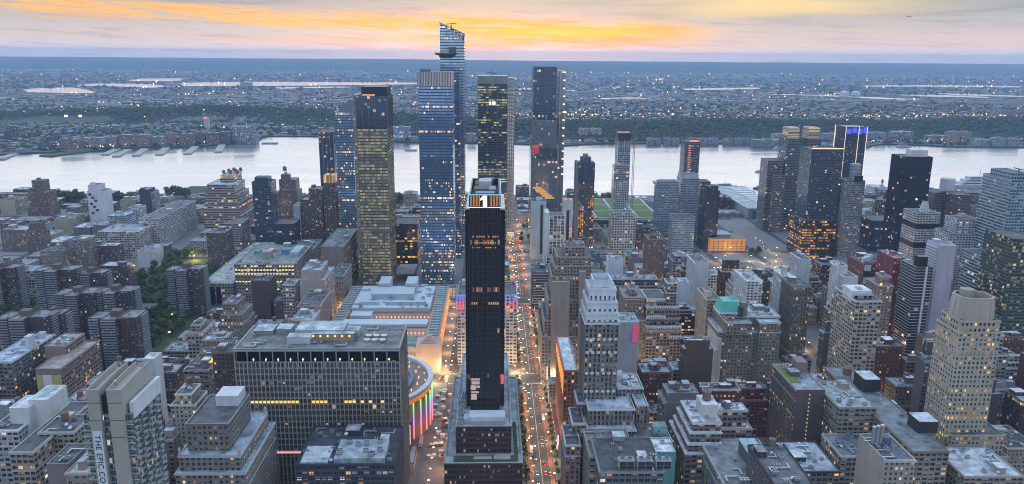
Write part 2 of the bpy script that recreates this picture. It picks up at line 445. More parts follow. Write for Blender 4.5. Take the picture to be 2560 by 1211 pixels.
def bld(name, boxes, style='brick', color=(.25,.22,.2), roof=None, coping=None, label=None, cat='building', far=False, clutter=1.0,
        tank=0, group=None, blankfront=False, blankside=False, windows=0, bulk=1, ref=None, parapet_h=.9, pane=None):
    """boxes: (x0,x1,y0,y1,z0,z1[,style]) from the lowest tier to the top"""
    X0 = min(b[0] for b in boxes); X1 = max(b[1] for b in boxes); Y0 = min(b[2] for b in boxes); Y1 = max(b[3] for b in boxes)
    root = empty(name, ((X0+X1)/2, Y0, 0), label, cat, group); FOOT.append((X0, X1, Y0, Y1))
    mw, mp, mr, mc = MB(), MB(), MB(), MB()
    roof = roof or pick_roof(); coping = coping or tuple(min(.75, c*1.35+.03) for c in color)
    for bi, bx in enumerate(boxes):
        x0, x1, y0, y1, z0, z1 = bx[:6]; st = STY[bx[6]] if len(bx) > 6 else STY[style]
        mf_ = MB()
        faces = [((x0,y0),(x1,y0),blankfront), ((x1,y0),(x1,y1),blankside), ((x1,y1),(x0,y1),True), ((x0,y1),(x0,y0),blankside)]
        for fi, (a, b, bl) in enumerate(faces):
            if far and fi != 2 and st[5] and not bl: farwall(mf_, a, b, z0, z1, st)
            elif bl or st[5] is None: mw.quad((*a,z0),(*b,z0),(*b,z1),(*a,z1))
            else:
                hid = (fi == 1 and x0 > 0) or (fi == 3 and x1 < 0)      # the far flank: seen only from well aside
                if hid and y0 > 620: farwall(mw, a, b, z0, z1, st)
                else: relief(mw, mp, a, b, z0, z1, st, par=parapet_h)
        mf_.build('facade', FAR[{'brick':'brick','stone':'brick','pier':'brick','loft':'loft','apt':'apt','office':'grid'}.get(style,'brick')], root, color)
        deck(mr, mc, x0, x1, y0, y1, z1, par=parapet_h); mr.build('roof', ROOF, root, roof); mc.build('parapet', WALL, root, coping); mr, mc = MB(), MB()
    sk = boxes[0][6] if len(boxes[0]) > 6 else style
    pk = STY[style][5] or STY[sk][5]
    mw.build('wall', WALL, root, color)
    if mp.f:
        if True:
            w = mp.build('windows', pane or PANE[pk or 'mas'], root, color); w['kind'] = 'stuff'
    if not far and style not in ('blank',) :
        mk_ = MB()
        for bx in boxes:
            x0, x1, y0, y1, z0, z1 = bx[:6]
            zs = [(z1-1.7, z1-.35, .55)] + ([(z0+(z1-z0)*random.choice([.18,.3,.86]), None, .35)] if z1-z0 > 20 else [])
            for (za, zb, o_) in zs:
                zb = zb or za+.8
                if not blankfront: mk_.box(x0-o_, x1+o_, y0-o_, y0-.012, za, zb, nobot=False)
                if not blankside:
                    if x1 < 0 or x0 < 0: mk_.box(x1+.012, x1+o_, y0+.01, y1, za, zb, nobot=False)
                    else: mk_.box(x0-o_, x0-.012, y0+.01, y1, za, zb, nobot=False)
        each(mk_, 'cornice', WALL, root, coping)
    x0, x1, y0, y1, z0, z1 = boxes[-1][:6]; zr = z1 - parapet_h; w = x1-x0; d = y1-y0
    rng = random
    if bulk and w > 7 and d > 7:
        for k in range(bulk):
            bw, bd, bh = rng.uniform(.2,.4)*min(w,26), rng.uniform(.25,.4)*min(d,26), rng.uniform(3,5.5)
            cx = rng.uniform(x0+1+bw/2, x1-1-bw/2); cy = rng.uniform(y0+1+bd/2, y1-1-bd/2)
            mb = MB(); mb.box(cx-bw/2, cx+bw/2, cy-bd/2, cy+bd/2, zr, zr+bh)
            mb.build('bulkhead', WALL, root, coping if rng.random() < .5 else color)
            mb = MB(); mb.box(cx-bw/2-.2, cx+bw/2+.2, cy-bd/2-.2, cy+bd/2+.2, zr+bh, zr+bh+.3, nobot=False)
            mb.build('bulkhead_roof', ROOF, root, rng.choice([(.5,.56,.62),(.3,.35,.4),(.6,.65,.7)]))
    for k in range(tank):
        if w > 7 and d > 7: water_tank(root, rng.uniform(x0+3,x1-3), rng.uniform(y0+3,y1-3), zr, rng.uniform(.8,1.1))
    if not far or w*d > 900:
        n = int(clutter*min(16, w*d/50))
        for k in range(n):
            small(root, rng.choice(['air_conditioner','air_conditioner','duct','dish']), rng.uniform(x0+3,x1-3), rng.uniform(y0+3,y1-3), zr, rng.uniform(.7,1.15), rng.choice([0,1.5708,3.1416]))
    if windows:       # the largest windows on the front as objects of their own, just proud of the sheet behind
        bx = boxes[0]; k = 0
        for bx in boxes[::-1]:
            st = STY[bx[6]] if len(bx) > 6 else STY[style]
            if not st[5] or k >= windows: continue
            x0, x1, y0, y1, z0, z1 = bx[:6]; nb = max(1, round((x1-x0)/st[0])); bw = (x1-x0)/nb
            nf = max(1, round((z1-parapet_h-z0)/st[1])); fh = (z1-parapet_h-z0)/nf
            W_, H_ = st[2]*bw*.96, st[3]*fh*.94
            nm = 'window_%s_%d_%d' % ((pane.name if pane else st[5]), round(W_*10), round(H_*10))
            def wm():
                mb = MB(); mb.quad((-W_/2,0,-H_/2),(W_/2,0,-H_/2),(W_/2,0,H_/2),(-W_/2,0,H_/2),((0,0),(.999,0),(.999,.999),(0,.999))); return mb, (pane or PANE[st[5]])
            me = shared(nm, wm)
            for j in range(nf-1, -1, -1):
                for i in range(nb):
                    if k >= windows: break
                    zc = z0+(j+.5)*fh + .05*(1-st[3])*fh
                    p = proj(x0+(i+.5)*bw, y0, zc)
                    if not p or not (0 < p[0] < W0 and 0 < p[1] < H0): continue
                    inst(me, 'window', root, (x0+(i+.5)*bw, y0+st[4]-.04, zc), color); k += 1
    ALLB.append(root)
    return root
def px_box(xl, xr, yt, Y, D, z0=0, inset=0):
    a = aty(xl, yt, Y); b = aty(xr, yt, Y); z = (a.z+b.z)/2
    return (a.x, b.x, Y, Y+D, z0, z)
HL = []
def hero(name, label, style, color, tiers, yb, cat='building', ref=None, **kw):
    """tiers: (xl, xr, ytop, Y, D) of each front face, lowest first, in photograph pixels at distance Y"""
    bx = []
    for i, t in enumerate(tiers):
        b = px_box(*t[:5])
        if i: b = b[:4] + (max(0, bx[-1][5]-2),) + b[5:] if b[5] > bx[-1][5] and b[0] >= bx[-1][0]-.5 and b[1] <= bx[-1][1]+.5 else b
        if len(t) > 5: b = b + (t[5],)
        bx.append(b)
    far = tiers[0][3] > 1010
    r = bld(name, bx, style, color, label=label, cat=cat, far=kw.pop('far', far), **kw)
    tp = tiers[-1]
    xs0 = min(t[0] for t in tiers); xs1 = max(t[1] for t in tiers)
    CLEAR.append((xs0, xs1, tp[2], yb, min(t[3] for t in tiers)))
    HERO.append((r, (xs0+xs1)/2, (min(t[2] for t in tiers)+yb)/2, ref or label))
    HL.append((name, [round(b[5]) for b in bx], [round(b[1]-b[0]) for b in bx], round(bx[-1][0])))
    return r
def special(root, xl, xr, yt, yb, Y, ref):
    CLEAR.append((xl, xr, yt, yb, Y)); HERO.append((root, (xl+xr)/2, (yt+yb)/2, ref)); ALLB.append(root)
# ------------------------------------------------------------------ ground, river, streets
def struct(name, mb, mat, color=None):
    o = mb.build(name, mat, None, color); o['kind'] = 'structure'; return o
GM = simple('far_ground', (.045,.06,.06), .95, var=.5, scale=.002)
EM = simple('pavement', (.20,.20,.21), .85, var=.3, scale=.15)
AM = simple('asphalt', (.075,.078,.085), .8, var=.35, scale=.06)
PAINT = simple('road_paint', (.55,.55,.52), .7, var=.3, scale=.5)
REDL = simple('red_bus_lane', (.26,.10,.07), .8, var=.3, scale=.1)
# water
m, nt, p = newmat('river_water'); WATER = m
geo = nt.nodes.new('ShaderNodeNewGeometry'); sp = nt.nodes.new('ShaderNodeSeparateXYZ'); nt.links.new(geo.outputs['Position'], sp.inputs[0])
wx_, wy_ = E(nt, sp.outputs[0]), E(nt, sp.outputs[1])
wn = noise(nt, comb(nt, wx_*.05, wy_*.02), 1.0, 6.0, rough=.6)
wn2 = noise(nt, comb(nt, wx_*.0018, wy_*.006), 1.0, 4.0, rough=.6)
bp = nt.nodes.new('ShaderNodeBump'); bp.inputs['Strength'].default_value = .05; bp.inputs['Distance'].default_value = 1.2
nt.links.new((wn*1.0 + wn2*6.0).k, bp.inputs['Height']); nt.links.new(bp.outputs[0], p.inputs['Normal'])
p.inputs['Base Color'].default_value = (.50,.54,.57,1); p.inputs['IOR'].default_value = 1.33
p.inputs['Metallic'].default_value = .9
nt.links.new((wn2.ss(.35,.65)*.16 + .16).k, p.inputs['Roughness'])

g = MB(); g.quad((-21400,-2400,-6),(21400,-2400,-6),(21400,22500,-6),(-21400,22500,-6)); struct('ground', g, GM)
rv = MB(); rv.quad((-9000,1500,-3),(9000,1500,-3),(9000,5200,-3),(-9000,5200,-3)); struct('river', rv, WATER)
# Manhattan slab with a sea wall
SHORE = 1835.0
mn = MB(); mn.box(-2600, 2600, -400, SHORE, -6, 0, top=0); struct('city_ground', mn, AM)
# New Jersey: height field cut at the shoreline
shore_px = [(-400,392),(0,387),(60,384),(140,380),(260,377),(330,370),(450,367),(540,363),(618,357),(640,350),(655,341),(760,341),(840,343),
 (980,353),(1030,356),(1170,357),(1290,360),(1345,363),(1400,366),(1430,363),(1500,359),(1560,358),(1700,358),(1800,359),(1880,361),
 (1960,367),(2040,373),(2160,373),(2195,360),(2300,363),(2380,367),(2560,369),(3000,372)]
shore = [atz(x, y, 0) for x, y in shore_px]
def shoreY(x):
    for a, b in zip(shore, shore[1:]):
        if a.x <= x <= b.x: return a.y + (b.y-a.y)*(x-a.x)/max(1e-6, b.x-a.x)
    return shore[0].y if x < shore[0].x else shore[-1].y
def sm(t): t = max(0, min(1, t)); return t*t*(3-2*t)
# foot of the wooded cliff, by azimuth ratio x/y
cl_px = [(-400,316),(0,316),(170,310),(330,312),(560,306),(800,318),(1000,330),(1330,350),(1500,352),(1700,352),(1900,345),(2200,348),(2560,345),(3000,345)]
cliff = [atz(x, y, 0) for x, y in cl_px]
def cliffY(x):
    for a, b in zip(cliff, cliff[1:]):
        if a.x <= x <= b.x: return a.y + (b.y-a.y)*(x-a.x)/(b.x-a.x)
    return cliff[0].y if x < cliff[0].x else cliff[-1].y
from mathutils import noise as mno
def nj_h(x, y):
    cy = cliffY(x)
    top = 52 + 10*mno.noise(Vector((x*.001, 3.1, 0))) - 20*sm((-x-900)/2500)
    h = 2 + top*sm((y-cy)/230) + 6*mno.noise(Vector((x*.002, y*.002, 0)))*sm((y-cy)/300)
    back = sm((y-cy-1500)/1500)
    h = h*(1-back) + 2*back
    if y > 15000:
        r = sm((y-15000)/6500)
        h += r*(62 + 38*mno.noise(Vector((x*.00022, y*.0001, 5))) + 12*mno.noise(Vector((x*.0009, y*.0004, 9))))
    return h
yy = [0, 30, 80, 140, 200, 260, 330, 420, 540, 700, 900, 1150, 1400, 1700, 2050, 2450, 2900, 3400, 4200, 5300, 7000, 9000, 11000, 11800, 12400]
mb = MB(); nxn = 150; rows = []
for j, t in enumerate(yy):
    row = []
    for i in range(nxn+1):
        q = -1.0 + 2.0*i/nxn                        # x/y ratio, so that cells stay even in plan around us
        y0s = shoreY(q*3200)
        for _ in range(3): y0s = shoreY(q*y0s)
        y = y0s + t; x = q*y
        row.append((x, y, nj_h(x, y)))
    rows.append(row)
for i in range(nxn):
    a, b = rows[0][i], rows[0][i+1]; mb.quad((a[0],a[1],-6),(b[0],b[1],-6),b,a)
    for j in range(len(yy)-1):
        mb.quad(rows[j][i], rows[j][i+1], rows[j+1][i+1], rows[j+1][i])
m, nt, p = newmat('jersey_land'); geo = nt.nodes.new('ShaderNodeNewGeometry')
sp = nt.nodes.new('ShaderNodeSeparateXYZ'); nt.links.new(geo.outputs['Position'], sp.inputs[0]); X_, Y_, Z_ = (E(nt, sp.outputs[i]) for i in range(3))
n1 = noise(nt, geo.outputs['Position'], .0006, 6.0); n2 = noise(nt, geo.outputs['Position'], .006, 5.0, rough=.7)
green = mix(nt, n2, (.018,.035,.02), (.05,.075,.04)); town = mix(nt, n2.ss(.35,.65), (.045,.055,.055), (.16,.17,.18))
slope = nt.nodes.new('ShaderNodeSeparateXYZ'); nt.links.new(geo.outputs['Normal'], slope.inputs[0])
steep = 1.0 - E(nt, slope.outputs[2]).ss(.93, .985)
marsh = Y_.ss(5200, 6500)*(1.0 - Y_.ss(11000, 13000))
fac = (n1.ss(.48,.56)*.8 + marsh*.7 + steep*1.0 + Y_.ss(14000,16000)).sat()
nt.links.new(mix(nt, fac, town, green), p.inputs['Base Color']); p.inputs['Roughness'].default_value = .95
LANDM = m
struct('far_shore_land', mb, LANDM)
# hills beyond the plain, two ranges
def ridge(name, y, base, amp, seed, depth):
    mb = MB(); n = 220; pts = []
    for i in range(n+1):
        x = -y*.92 + 1.84*y*i/n
        z = base + amp*mno.noise(Vector((x*.00016, seed, 0))) + amp*.35*mno.noise(Vector((x*.0007, seed, 1))) + amp*.1*mno.noise(Vector((x*.003, seed, 2)))
        pts.append((x, z))
    prof = [(0, 0), (.18, .5), (.4, .85), (.6, 1.0), (.8, .8), (1, 0)]
    for (x0, z0), (x1, z1) in zip(pts, pts[1:]):
        for (d0, k0), (d1, k1) in zip(prof, prof[1:]):
            mb.quad((x0, y+d0*depth, z0*k0-3), (x1, y+d0*depth, z1*k0-3), (x1, y+d1*depth, z1*k1-3), (x0, y+d1*depth, z0*k1-3))
    return struct(name, mb, simple(name+'_woods', (.03,.05,.03), .95, var=.4, scale=.001))
ridge('near_hills', 15200, 142, 46, 3.3, 2200)
ridge('far_hills', 19500, 184, 18, 8.1, 2800)
# meadow waters, drawn as flat sheets just above the plain
def water_poly(pts, z=6.5):
    return [atz(x, y, z) for x, y in pts]
wat = MB(); WPX = []
for P in ([(55,224),(90,221),(180,219),(215,224),(242,231),(236,235),(150,236),(60,239),(-60,242),(-60,238),(40,237),(70,231)],
          [(318,201),(350,197),(455,196),(462,200),(440,204),(330,203)],
          [(180,214),(240,209),(360,210),(430,216),(380,220),(300,217)],
          [(445,208),(520,206),(700,205),(900,206),(1050,207),(1050,211),(900,213),(700,215),(560,216),(460,216)],
          [(670,219),(860,217),(880,219),(700,222)],
          [(500,240),(560,238),(620,239),(610,243),(520,244)],
          [(1920,237),(2060,240),(2180,247),(2320,254),(2440,259),(2620,263),(2620,259),(2460,256),(2330,250),(2200,244),(2080,239),(1940,235)],
          [(2215,237),(2330,237),(2480,243),(2470,245),(2320,242)],
          [(1700,222),(1900,219),(1905,223),(1720,226)], [(2150,214),(2330,213),(2560,216),(2560,219),(2330,217),(2160,217)], [(2300,232),(2420,235),(2560,240),(2560,243),(2400,239)], [(1500,246),(1600,243),(1610,246),(1510,249)], [(1290,222),(1330,221),(1330,224),(1292,225)], [(860,246),(1000,243),(1020,246),(870,250)],
          [(2030,262),(2150,262),(2140,265),(2040,265)],
          [(1380,228),(1450,225),(1445,227),(1385,229)], [(1530,219),(1552,215),(1548,222),(1528,223)]):
    wat.poly(water_poly(P)); WPX.append(P)
m, nt, p = newmat('marsh_water'); p.inputs['Base Color'].default_value = (.55,.6,.64,1); p.inputs['Metallic'].default_value = .9; p.inputs['Roughness'].default_value = .12
struct('marsh_water', wat, m)

# ------------------------------------------------------------------ Manhattan grid
AVE = [60, 205+20, 500, 750, 1012, 1285, 1560, 1800]      # centre lines, distance west
AVE = [205, 500, 750, 1012, 1285, 1560, 1805]
STN = [-1250-80.5*k for k in range(6)][::-1]
ST = [-40 - 80.3*k for k in range(16)][::-1] + [40] + [124 + 80.3*k for k in range(15)]
rd = MB(); blocks = []
for ai in range(len(AVE)-1):
    y0, y1 = AVE[ai]+15, AVE[ai+1]-15
    for si in range(len(ST)-1):
        x0 = ST[si] + (14 if ST[si] == 40 else 9); x1 = ST[si+1] - (14 if ST[si+1] == 40 else 9)
        if abs(x0) > y1*.80+90: continue
        blocks.append((x0, x1, y0, y1))
pv = MB()
for (x0, x1, y0, y1) in blocks:
    pv.box(x0-3.6, x1+3.6, y0-4.5, y1+4.5, 0, .15)
struct('pavement', pv, EM)
pr = MB(); pr.box(-2600, 2600, AVE[-1]+14, SHORE-1, .0, .12); struct('riverside_path', pr, EM)
# painted road: 34th street lanes, crossings, avenue lane lines
mk = MB(); rl = MB()
for (a, b) in zip(AVE, AVE[1:]):
    for off, w in ((0,.35),(-6.6,.15),(6.6,.15)):
        y = a+14
        while y < b-14:
            L = (b-a-28) if off == 0 else 6
            mk.quad((40+off-w/2,y,.008),(40+off+w/2,y,.008),(40+off+w/2,y+L,.008),(40+off-w/2,y+L,.008)); y += L+9
    for off in (-8.3, 8.3):
        rl.quad((40+off-1.6,a+16,.004),(40+off+1.6,a+16,.004),(40+off+1.6,b-16,.004),(40+off-1.6,b-16,.004))
for a in AVE[1:]:
    for s in ST:
        hw = 10 if s == 40 else 5
        if abs(s) > 700: continue
        for yy_ in (a-14, a+11):
            x = s-hw+.5
            while x < s+hw-.5:
                mk.quad((x,yy_,.012),(x+.6,yy_,.012),(x+.6,yy_+3.2,.012),(x,yy_+3.2,.012)); x += 1.3
        for xx in (s-hw-3.2, s+hw):
            y = a-9
            while y < a+9:
                mk.quad((xx,y,.016),(xx+3.2,y,.016),(xx+3.2,y+.6,.016),(xx,y+.6,.016)); y += 1.3
    for off in (-6,-2,2,6):
        x = -800
        while x < 900:
            if min(abs(x-s) for s in ST) > 14: mk.quad((x,a+off-.1,.01),(x+4,a+off-.1,.01),(x+4,a+off+.1,.01),(x,a+off+.1,.01))
            x += 10
struct('road_markings', mk, PAINT); struct('bus_lanes', rl, REDL)

def inwater(x, y):
    for P in WPX:
        if not (min(p[0] for p in P)-3 < x < max(p[0] for p in P)+3 and min(p[1] for p in P)-2 < y < max(p[1] for p in P)+5): continue
        for yy_ in (y, y-1.5, y-3.5):
            ins = False; j = len(P)-1
            for i in range(len(P)):
                if (P[i][1] > yy_) != (P[j][1] > yy_) and x < (P[j][0]-P[i][0])*(yy_-P[i][1])/(P[j][1]-P[i][1])+P[i][0]: ins = not ins
                j = i
            if ins: return True
    return False
# ------------------------------------------------------------------ colours
TAN=(.32,.265,.215); BRN=(.17,.12,.095); RED=(.17,.075,.06); DRED=(.11,.06,.055); GRY=(.26,.27,.29); LGR=(.42,.44,.46); WHT=(.58,.60,.62); CRM=(.50,.45,.35)
DRK=(.03,.032,.036); LIL=(.42,.41,.50); PNK=(.40,.30,.28); SLATE=(.12,.14,.17); OLV=(.16,.17,.12); BLU=(.22,.28,.36); STN=(.38,.33,.27)
R_SIL=(.40,.48,.57); R_WHT=(.60,.66,.72); R_GRY=(.20,.25,.30); R_TAR=(.10,.115,.13); R_GRN=(.12,.20,.17); R_TEAL=(.10,.42,.38)

GL_SKY = panemat('sky_mirror_wall', glass=(.40,.58,.80), metal=.85, rough=.08, lit=.10, wx=.97, wy=.66, blind=.02, ls=1.0, rowp=.04, cl=(.03,.9), lowlit=260)
GL_BLUE = panemat('blue_curtain_wall', glass=(.24,.40,.66), metal=.8, rough=.08, lit=.22, wx=.97, wy=.62, blind=.03, ls=1.0, rowp=.04, cl=(.03,.9), lowlit=250)
GL_NAVY = panemat('navy_curtain_wall', glass=(.07,.11,.19), metal=.5, rough=.1, lit=.05, wx=.95, wy=.84, blind=.03, ls=.9, rowp=.02, cl=(.05,.7))
GL_OLIVE = panemat('olive_lit_floors', glass=(.24,.24,.19), metal=.35, rough=.2, lit=1.6, wx=.93, wy=.66, blind=.06, ls=.30, warm=(S(200,188,130),S(215,204,150)), cluster=True, rowp=.35)
GL_GREEN = panemat('greenish_lit_floors', glass=(.04,.07,.09), metal=.3, rough=.12, lit=.45, wx=.95, wy=.5, blind=.04, ls=.6, cl=(.10,.4), warm=(S(215,215,140),S(225,225,170)), rowp=.15)
GL_GOLD = panemat('gold_lit_floors', glass=(.06,.07,.09), metal=.3, rough=.15, lit=.42, wx=.94, wy=.6, blind=.04, ls=1.0, cl=(.08,.8), warm=(S(255,176,66),S(255,205,110)), rowp=.25)
GL_BLACK = panemat('black_glass_wall', glass=(.03,.027,.036), metal=.25, rough=.06, lit=.012, wx=.90, wy=.86, blind=.05, bcol=(.05,.05,.06), ls=.4, rowp=.03, spec=.6, cl=(.04,1.2))
GL_GREY = panemat('grey_mirror_wall', glass=(.27,.32,.38), metal=.7, rough=.14, lit=.06, wx=.95, wy=.80, blind=.06, ls=.9, rowp=.04, cl=(.05,.7), lowlit=330)
GL_CROWN = panemat('crown_fins', glass=(.55,.54,.56), metal=0, rough=.5, lit=0, wx=.55, wy=1.0, blind=0)
GL_DRKAPT = panemat('dark_apartment_glass', glass=(.07,.09,.13), metal=.4, rough=.12, lit=.04, wx=.86, wy=.6, blind=.10, ls=1.1)
GL_BALC = panemat('balcony_tower_glass', glass=(.08,.12,.17), metal=.3, rough=.15, lit=.025, wx=.84, wy=.58, blind=.3, ls=1.0)
GL_AMBER = panemat('amber_window_wall', glass=(.03,.04,.06), metal=.1, rough=.2, lit=.62, wx=.6, wy=.66, blind=.05, ls=1.0, cl=(.3,.12), warm=(S(255,160,50),S(255,190,90)))
GL_AQUA = panemat('aqua_frame_wall', glass=(.03,.05,.08), metal=.2, rough=.15, lit=.02, wx=.62, wy=.58, blind=.1)
GL_PEN = panemat('office_block_glass', glass=(.11,.125,.14), metal=.45, rough=.12, lit=.012, wx=1, wy=1, blind=.12, bcol=(.42,.37,.33), ls=.7, rowp=.0, mull=.0)
E_WARM = emis('warm_lamp', S(255,190,90), 3.0); E_WHITE = emis('white_lamp', S(255,240,205), 3.2); E_RED = emis('red_beacon', (1,.05,.03), 4.0)
E_BLUE = emis('blue_crown_light', (.05,.08,1), .85); E_SIGNW = emis('lit_numeral', (1,.80,.55), 4.0); E_TRIM = emis('lit_trim', S(255,228,190), 1.1)
E_TAIL = emis('tail_light', (1,.04,.02), 3.0); E_GREEN = emis('signal_green', (.1,1,.35), 2.5); E_PINK = emis('pink_screen', S(225,60,110), .5); E_VIO = emis('violet_screen', S(90,60,180), .6)
E_CYAN = emis('cyan_edge_light', S(110,200,255), 1.1); E_AMB = emis('amber_facade_light', S(255,140,50), 1.5)
WHITEP = simple('white_sign_panel', (.62,.68,.74), .5, var=.06); TEXTM = simple('dark_lettering', (.03,.035,.05), .6)
CONC = simple('concrete', (.36,.35,.32), .85, var=.2, scale=.15); GREENROOF = simple('sedum_roof', (.11,.17,.04), .95, var=.4, scale=.06)
COPPER = simple('verdigris_roof', (.10,.42,.37), .6, var=.25, scale=.2); LAWN = simple('lawn', (.045,.075,.03), .95, var=.4, scale=.08)

def glasstower(name, label, mat, tiers, yb, wallc=DRK, bay=3.0, fl=4.0, ref=None, roofc=R_TAR, cat='skyscraper', group=None, crown=0, ribs=0, slabs=0):
    """stack of curtain wall boxes; tiers (xl,xr,yt,Y,D[,mat]) lowest first"""
    bx = []
    for t in tiers:
        b = px_box(*t[:5]); z0 = 0
        if bx and b[0] >= bx[-1][0]-1 and b[1] <= bx[-1][1]+1: z0 = bx[-1][5]-.5
        bx.append(b[:4]+(z0, b[5], t[5] if len(t) > 5 else mat))
    X0 = min(b[0] for b in bx); X1 = max(b[1] for b in bx); Y0 = min(b[2] for b in bx); Y1 = max(b[3] for b in bx)
    root = empty(name, ((X0+X1)/2, Y0, 0), label, cat, group); FOOT.append((X0,X1,Y0,Y1))
    mr, mc = MB(), MB()
    for b in bx:
        mb = MB(); mb.prism([(b[0],b[2]),(b[1],b[2]),(b[1],b[3]),(b[0],b[3])], b[4], b[5], cap=False, bay=(bay, fl))
        mb.build('curtain_wall', b[6], root, wallc); deck(mr, mc, b[0]-.15, b[1]+.15, b[2]-.15, b[3]+.15, b[5]+.05)
    mr.build('roof', ROOF, root, roofc); mc.build('parapet', METAL, root, tuple(c*1.6+.05 for c in wallc))
    t = bx[-1]
    if ribs:
        mb = MB()
        for b in bx:
            for k in range(ribs+1):
                x = b[0]+(b[1]-b[0])*k/ribs; mb.box(x-.3, x+.3, b[2]-.6, b[2]-.01, b[4], b[5]+.3)
            s = b[1] if b[1] < 0 else b[0]; d = .6 if b[1] < 0 else -.6
            n = max(2, ribs)
            for k in range(n+1):
                y = b[2]+(b[3]-b[2])*k/n; mb.box(min(s,s+d)+.005, max(s,s+d)+.005, y-.3, y+.3, b[4], b[5]+.3)
        mb.build('vertical_ribs', METAL, root, tuple(c*2+.04 for c in wallc))
    if slabs:
        mb = MB()
        for b in bx:
            z = b[4]+slabs
            while z < b[5]-1: mb.box(b[0]-.9, b[1]+.9, b[2]-.9, b[3]+.9, z, z+.35, nobot=False); z += slabs
        sl = mb.build('balconies', WALL, root, tuple(min(.6, c*1.2+.12) for c in wallc))
    CLEAR.append((min(a[0] for a in tiers), max(a[1] for a in tiers), tiers[-1][2], yb, Y0))
    HERO.append((root, (tiers[-1][0]+tiers[-1][1])/2, (tiers[-1][2]+yb)/2, ref or label)); ALLB.append(root)
    HL.append((name, [round(b[5]) for b in bx], [round(b[1]-b[0]) for b in bx], round(bx[-1][0])))
    return root, bx
def beacon(root, px, py, Y, mat=None, r=1.2):
    q = aty(px, py, Y); mb = MB(); mb.tube((0,0,-2),(0,0,0),.2,4); mb.tube((0,0,0),(0,0,r*1.4),r,8,m=1)
    me = shared('beacon_%s_%d'%((mat or E_RED).name, int(r*100)), lambda: (mb, [M_STEEL, mat or E_RED])); return inst(me, 'beacon', root, q)

# ================================================================== the landmark towers
# -- black tower with the lit numeral
Y = 540
root = empty('office_tower', (0,Y,0), 'black glass skyscraper with a glowing numeral 1 on top, in the middle', 'skyscraper')
cx = lambda px, py=600, YY=Y: aty(px, py, YY).x
zt = aty(1210, 518, Y).z; ztt = aty(1210, 488, Y).z
xa, xb = aty(1174,520,Y).x, aty(1250,520,Y).x; xc, xd = aty(1163,520,Y+6).x, aty(1263,520,Y+6).x
mb = MB(); mb.prism([(xa,Y),(xb,Y),(xb,Y+78),(xa,Y+78)], 60, zt, cap=False, bay=(1.55,3.9)); mb.build('dark_glass_wall', GL_BLACK, root, (.04,.032,.036))
mb = MB(); mb.prism([(xc,Y+7),(xa-.02,Y+7),(xa-.02,Y+70),(xc,Y+70)], 60, zt-3, cap=True, bay=(1.5,3.9)); mb.prism([(xb+.02,Y+7),(xd,Y+7),(xd,Y+70),(xb+.02,Y+70)], 60, zt-3, cap=True, bay=(1.5,3.9)); mb.build('side_bay', GL_BLACK, root, (.05,.045,.05))
mb = MB()
for k in range(13):
    x = xa+(xb-xa)*k/12; mb.box(x-.13,x+.13,Y-.35,Y-.01,60,zt)
for x in (xc, xc+1.3, xa-.5, xb+.4, xd-.2): mb.box(x-.16,x+.16,Y+6.3,Y+6.9,60,zt-3)
mb.build('mullions', METAL, root, (.10,.085,.09))
mb = MB(); mb.box(xa,xb,Y,Y+76,zt+.02,ztt-6); mb.build('top_storey', METAL, root, (.015,.013,.016))
mr, mc = MB(), MB(); deck(mr, mc, xa-.2, xb+.2, Y-.2, Y+76.2, ztt, par=5, t=1.0); mr.build('roof', ROOF, root, (.06,.062,.07)); mc.build('parapet', METAL, root, (.05,.05,.06))
sg = empty('illuminated_sign', (xa, Y-1, zt)); sg.parent = root; sg.matrix_parent_inverse = Matrix.Translation(-root.location)
n = 20; xm = (xa+xb)/2
mb = MB()
for k in range(n):
    x = xa + (xb-xa)*(k+.5)/n
    if abs(x-xm) > 3.4: mb.box(x-.16, x+.16, Y-1.1, Y-.6, zt+.6, ztt-.5)
each(mb, 'light_bar', emis('bar_light', S(255,170,100), .75), sg)
mb = MB(); mb.box(xa-.6,xb+.6,Y-.6,Y-.2,zt-.6,ztt+.6); mb.build('sign_back', METAL, sg, (.02,.02,.022))
mb = MB(); mb.box(xa-.9,xb+.9,Y-1.3,Y-.7,ztt,ztt+.5,nobot=False); mb.box(xa-.9,xa-.5,Y-.6,Y+74,ztt+.1,ztt+.5); mb.box(xb+.5,xb+.9,Y-.6,Y+74,ztt+.1,ztt+.5); mb.box(xa-.9,xa-.45,Y-1.29,Y-.8,zt,ztt); mb.box(xb+.45,xb+.9,Y-1.29,Y-.8,zt,ztt)
mb.build('edge_light', E_CYAN, sg)
mb = MB(); mb.box(xa-.9,xb+.9,Y-1.3,Y-.7,zt-.4,zt+.1,nobot=False); mb.build('lower_edge_light', E_TRIM, sg)
hN = ztt-zt
mb = MB(); mb.box(xm-1.2,xm+1.5,Y-1.9,Y-1.2,zt+.6,ztt-.4,nobot=False); mb.poly([(xm-1.2,Y-1.9,ztt-.4),(xm-3.0,Y-1.9,ztt-2.6),(xm-3.0,Y-1.9,ztt-3.6),(xm-1.2,Y-1.9,ztt-2.4)])
mb.poly([(xm-3.0,Y-1.2,ztt-2.6),(xm-1.2,Y-1.2,ztt-.4),(xm-1.2,Y-1.2,ztt-2.4),(xm-3.0,Y-1.2,ztt-3.6)]); mb.quad((xm-3.0,Y-1.9,ztt-2.6),(xm-1.2,Y-1.9,ztt-.4),(xm-1.2,Y-1.2,ztt-.4),(xm-3.0,Y-1.2,ztt-2.6))
mb.build('numeral', E_SIGNW, sg)
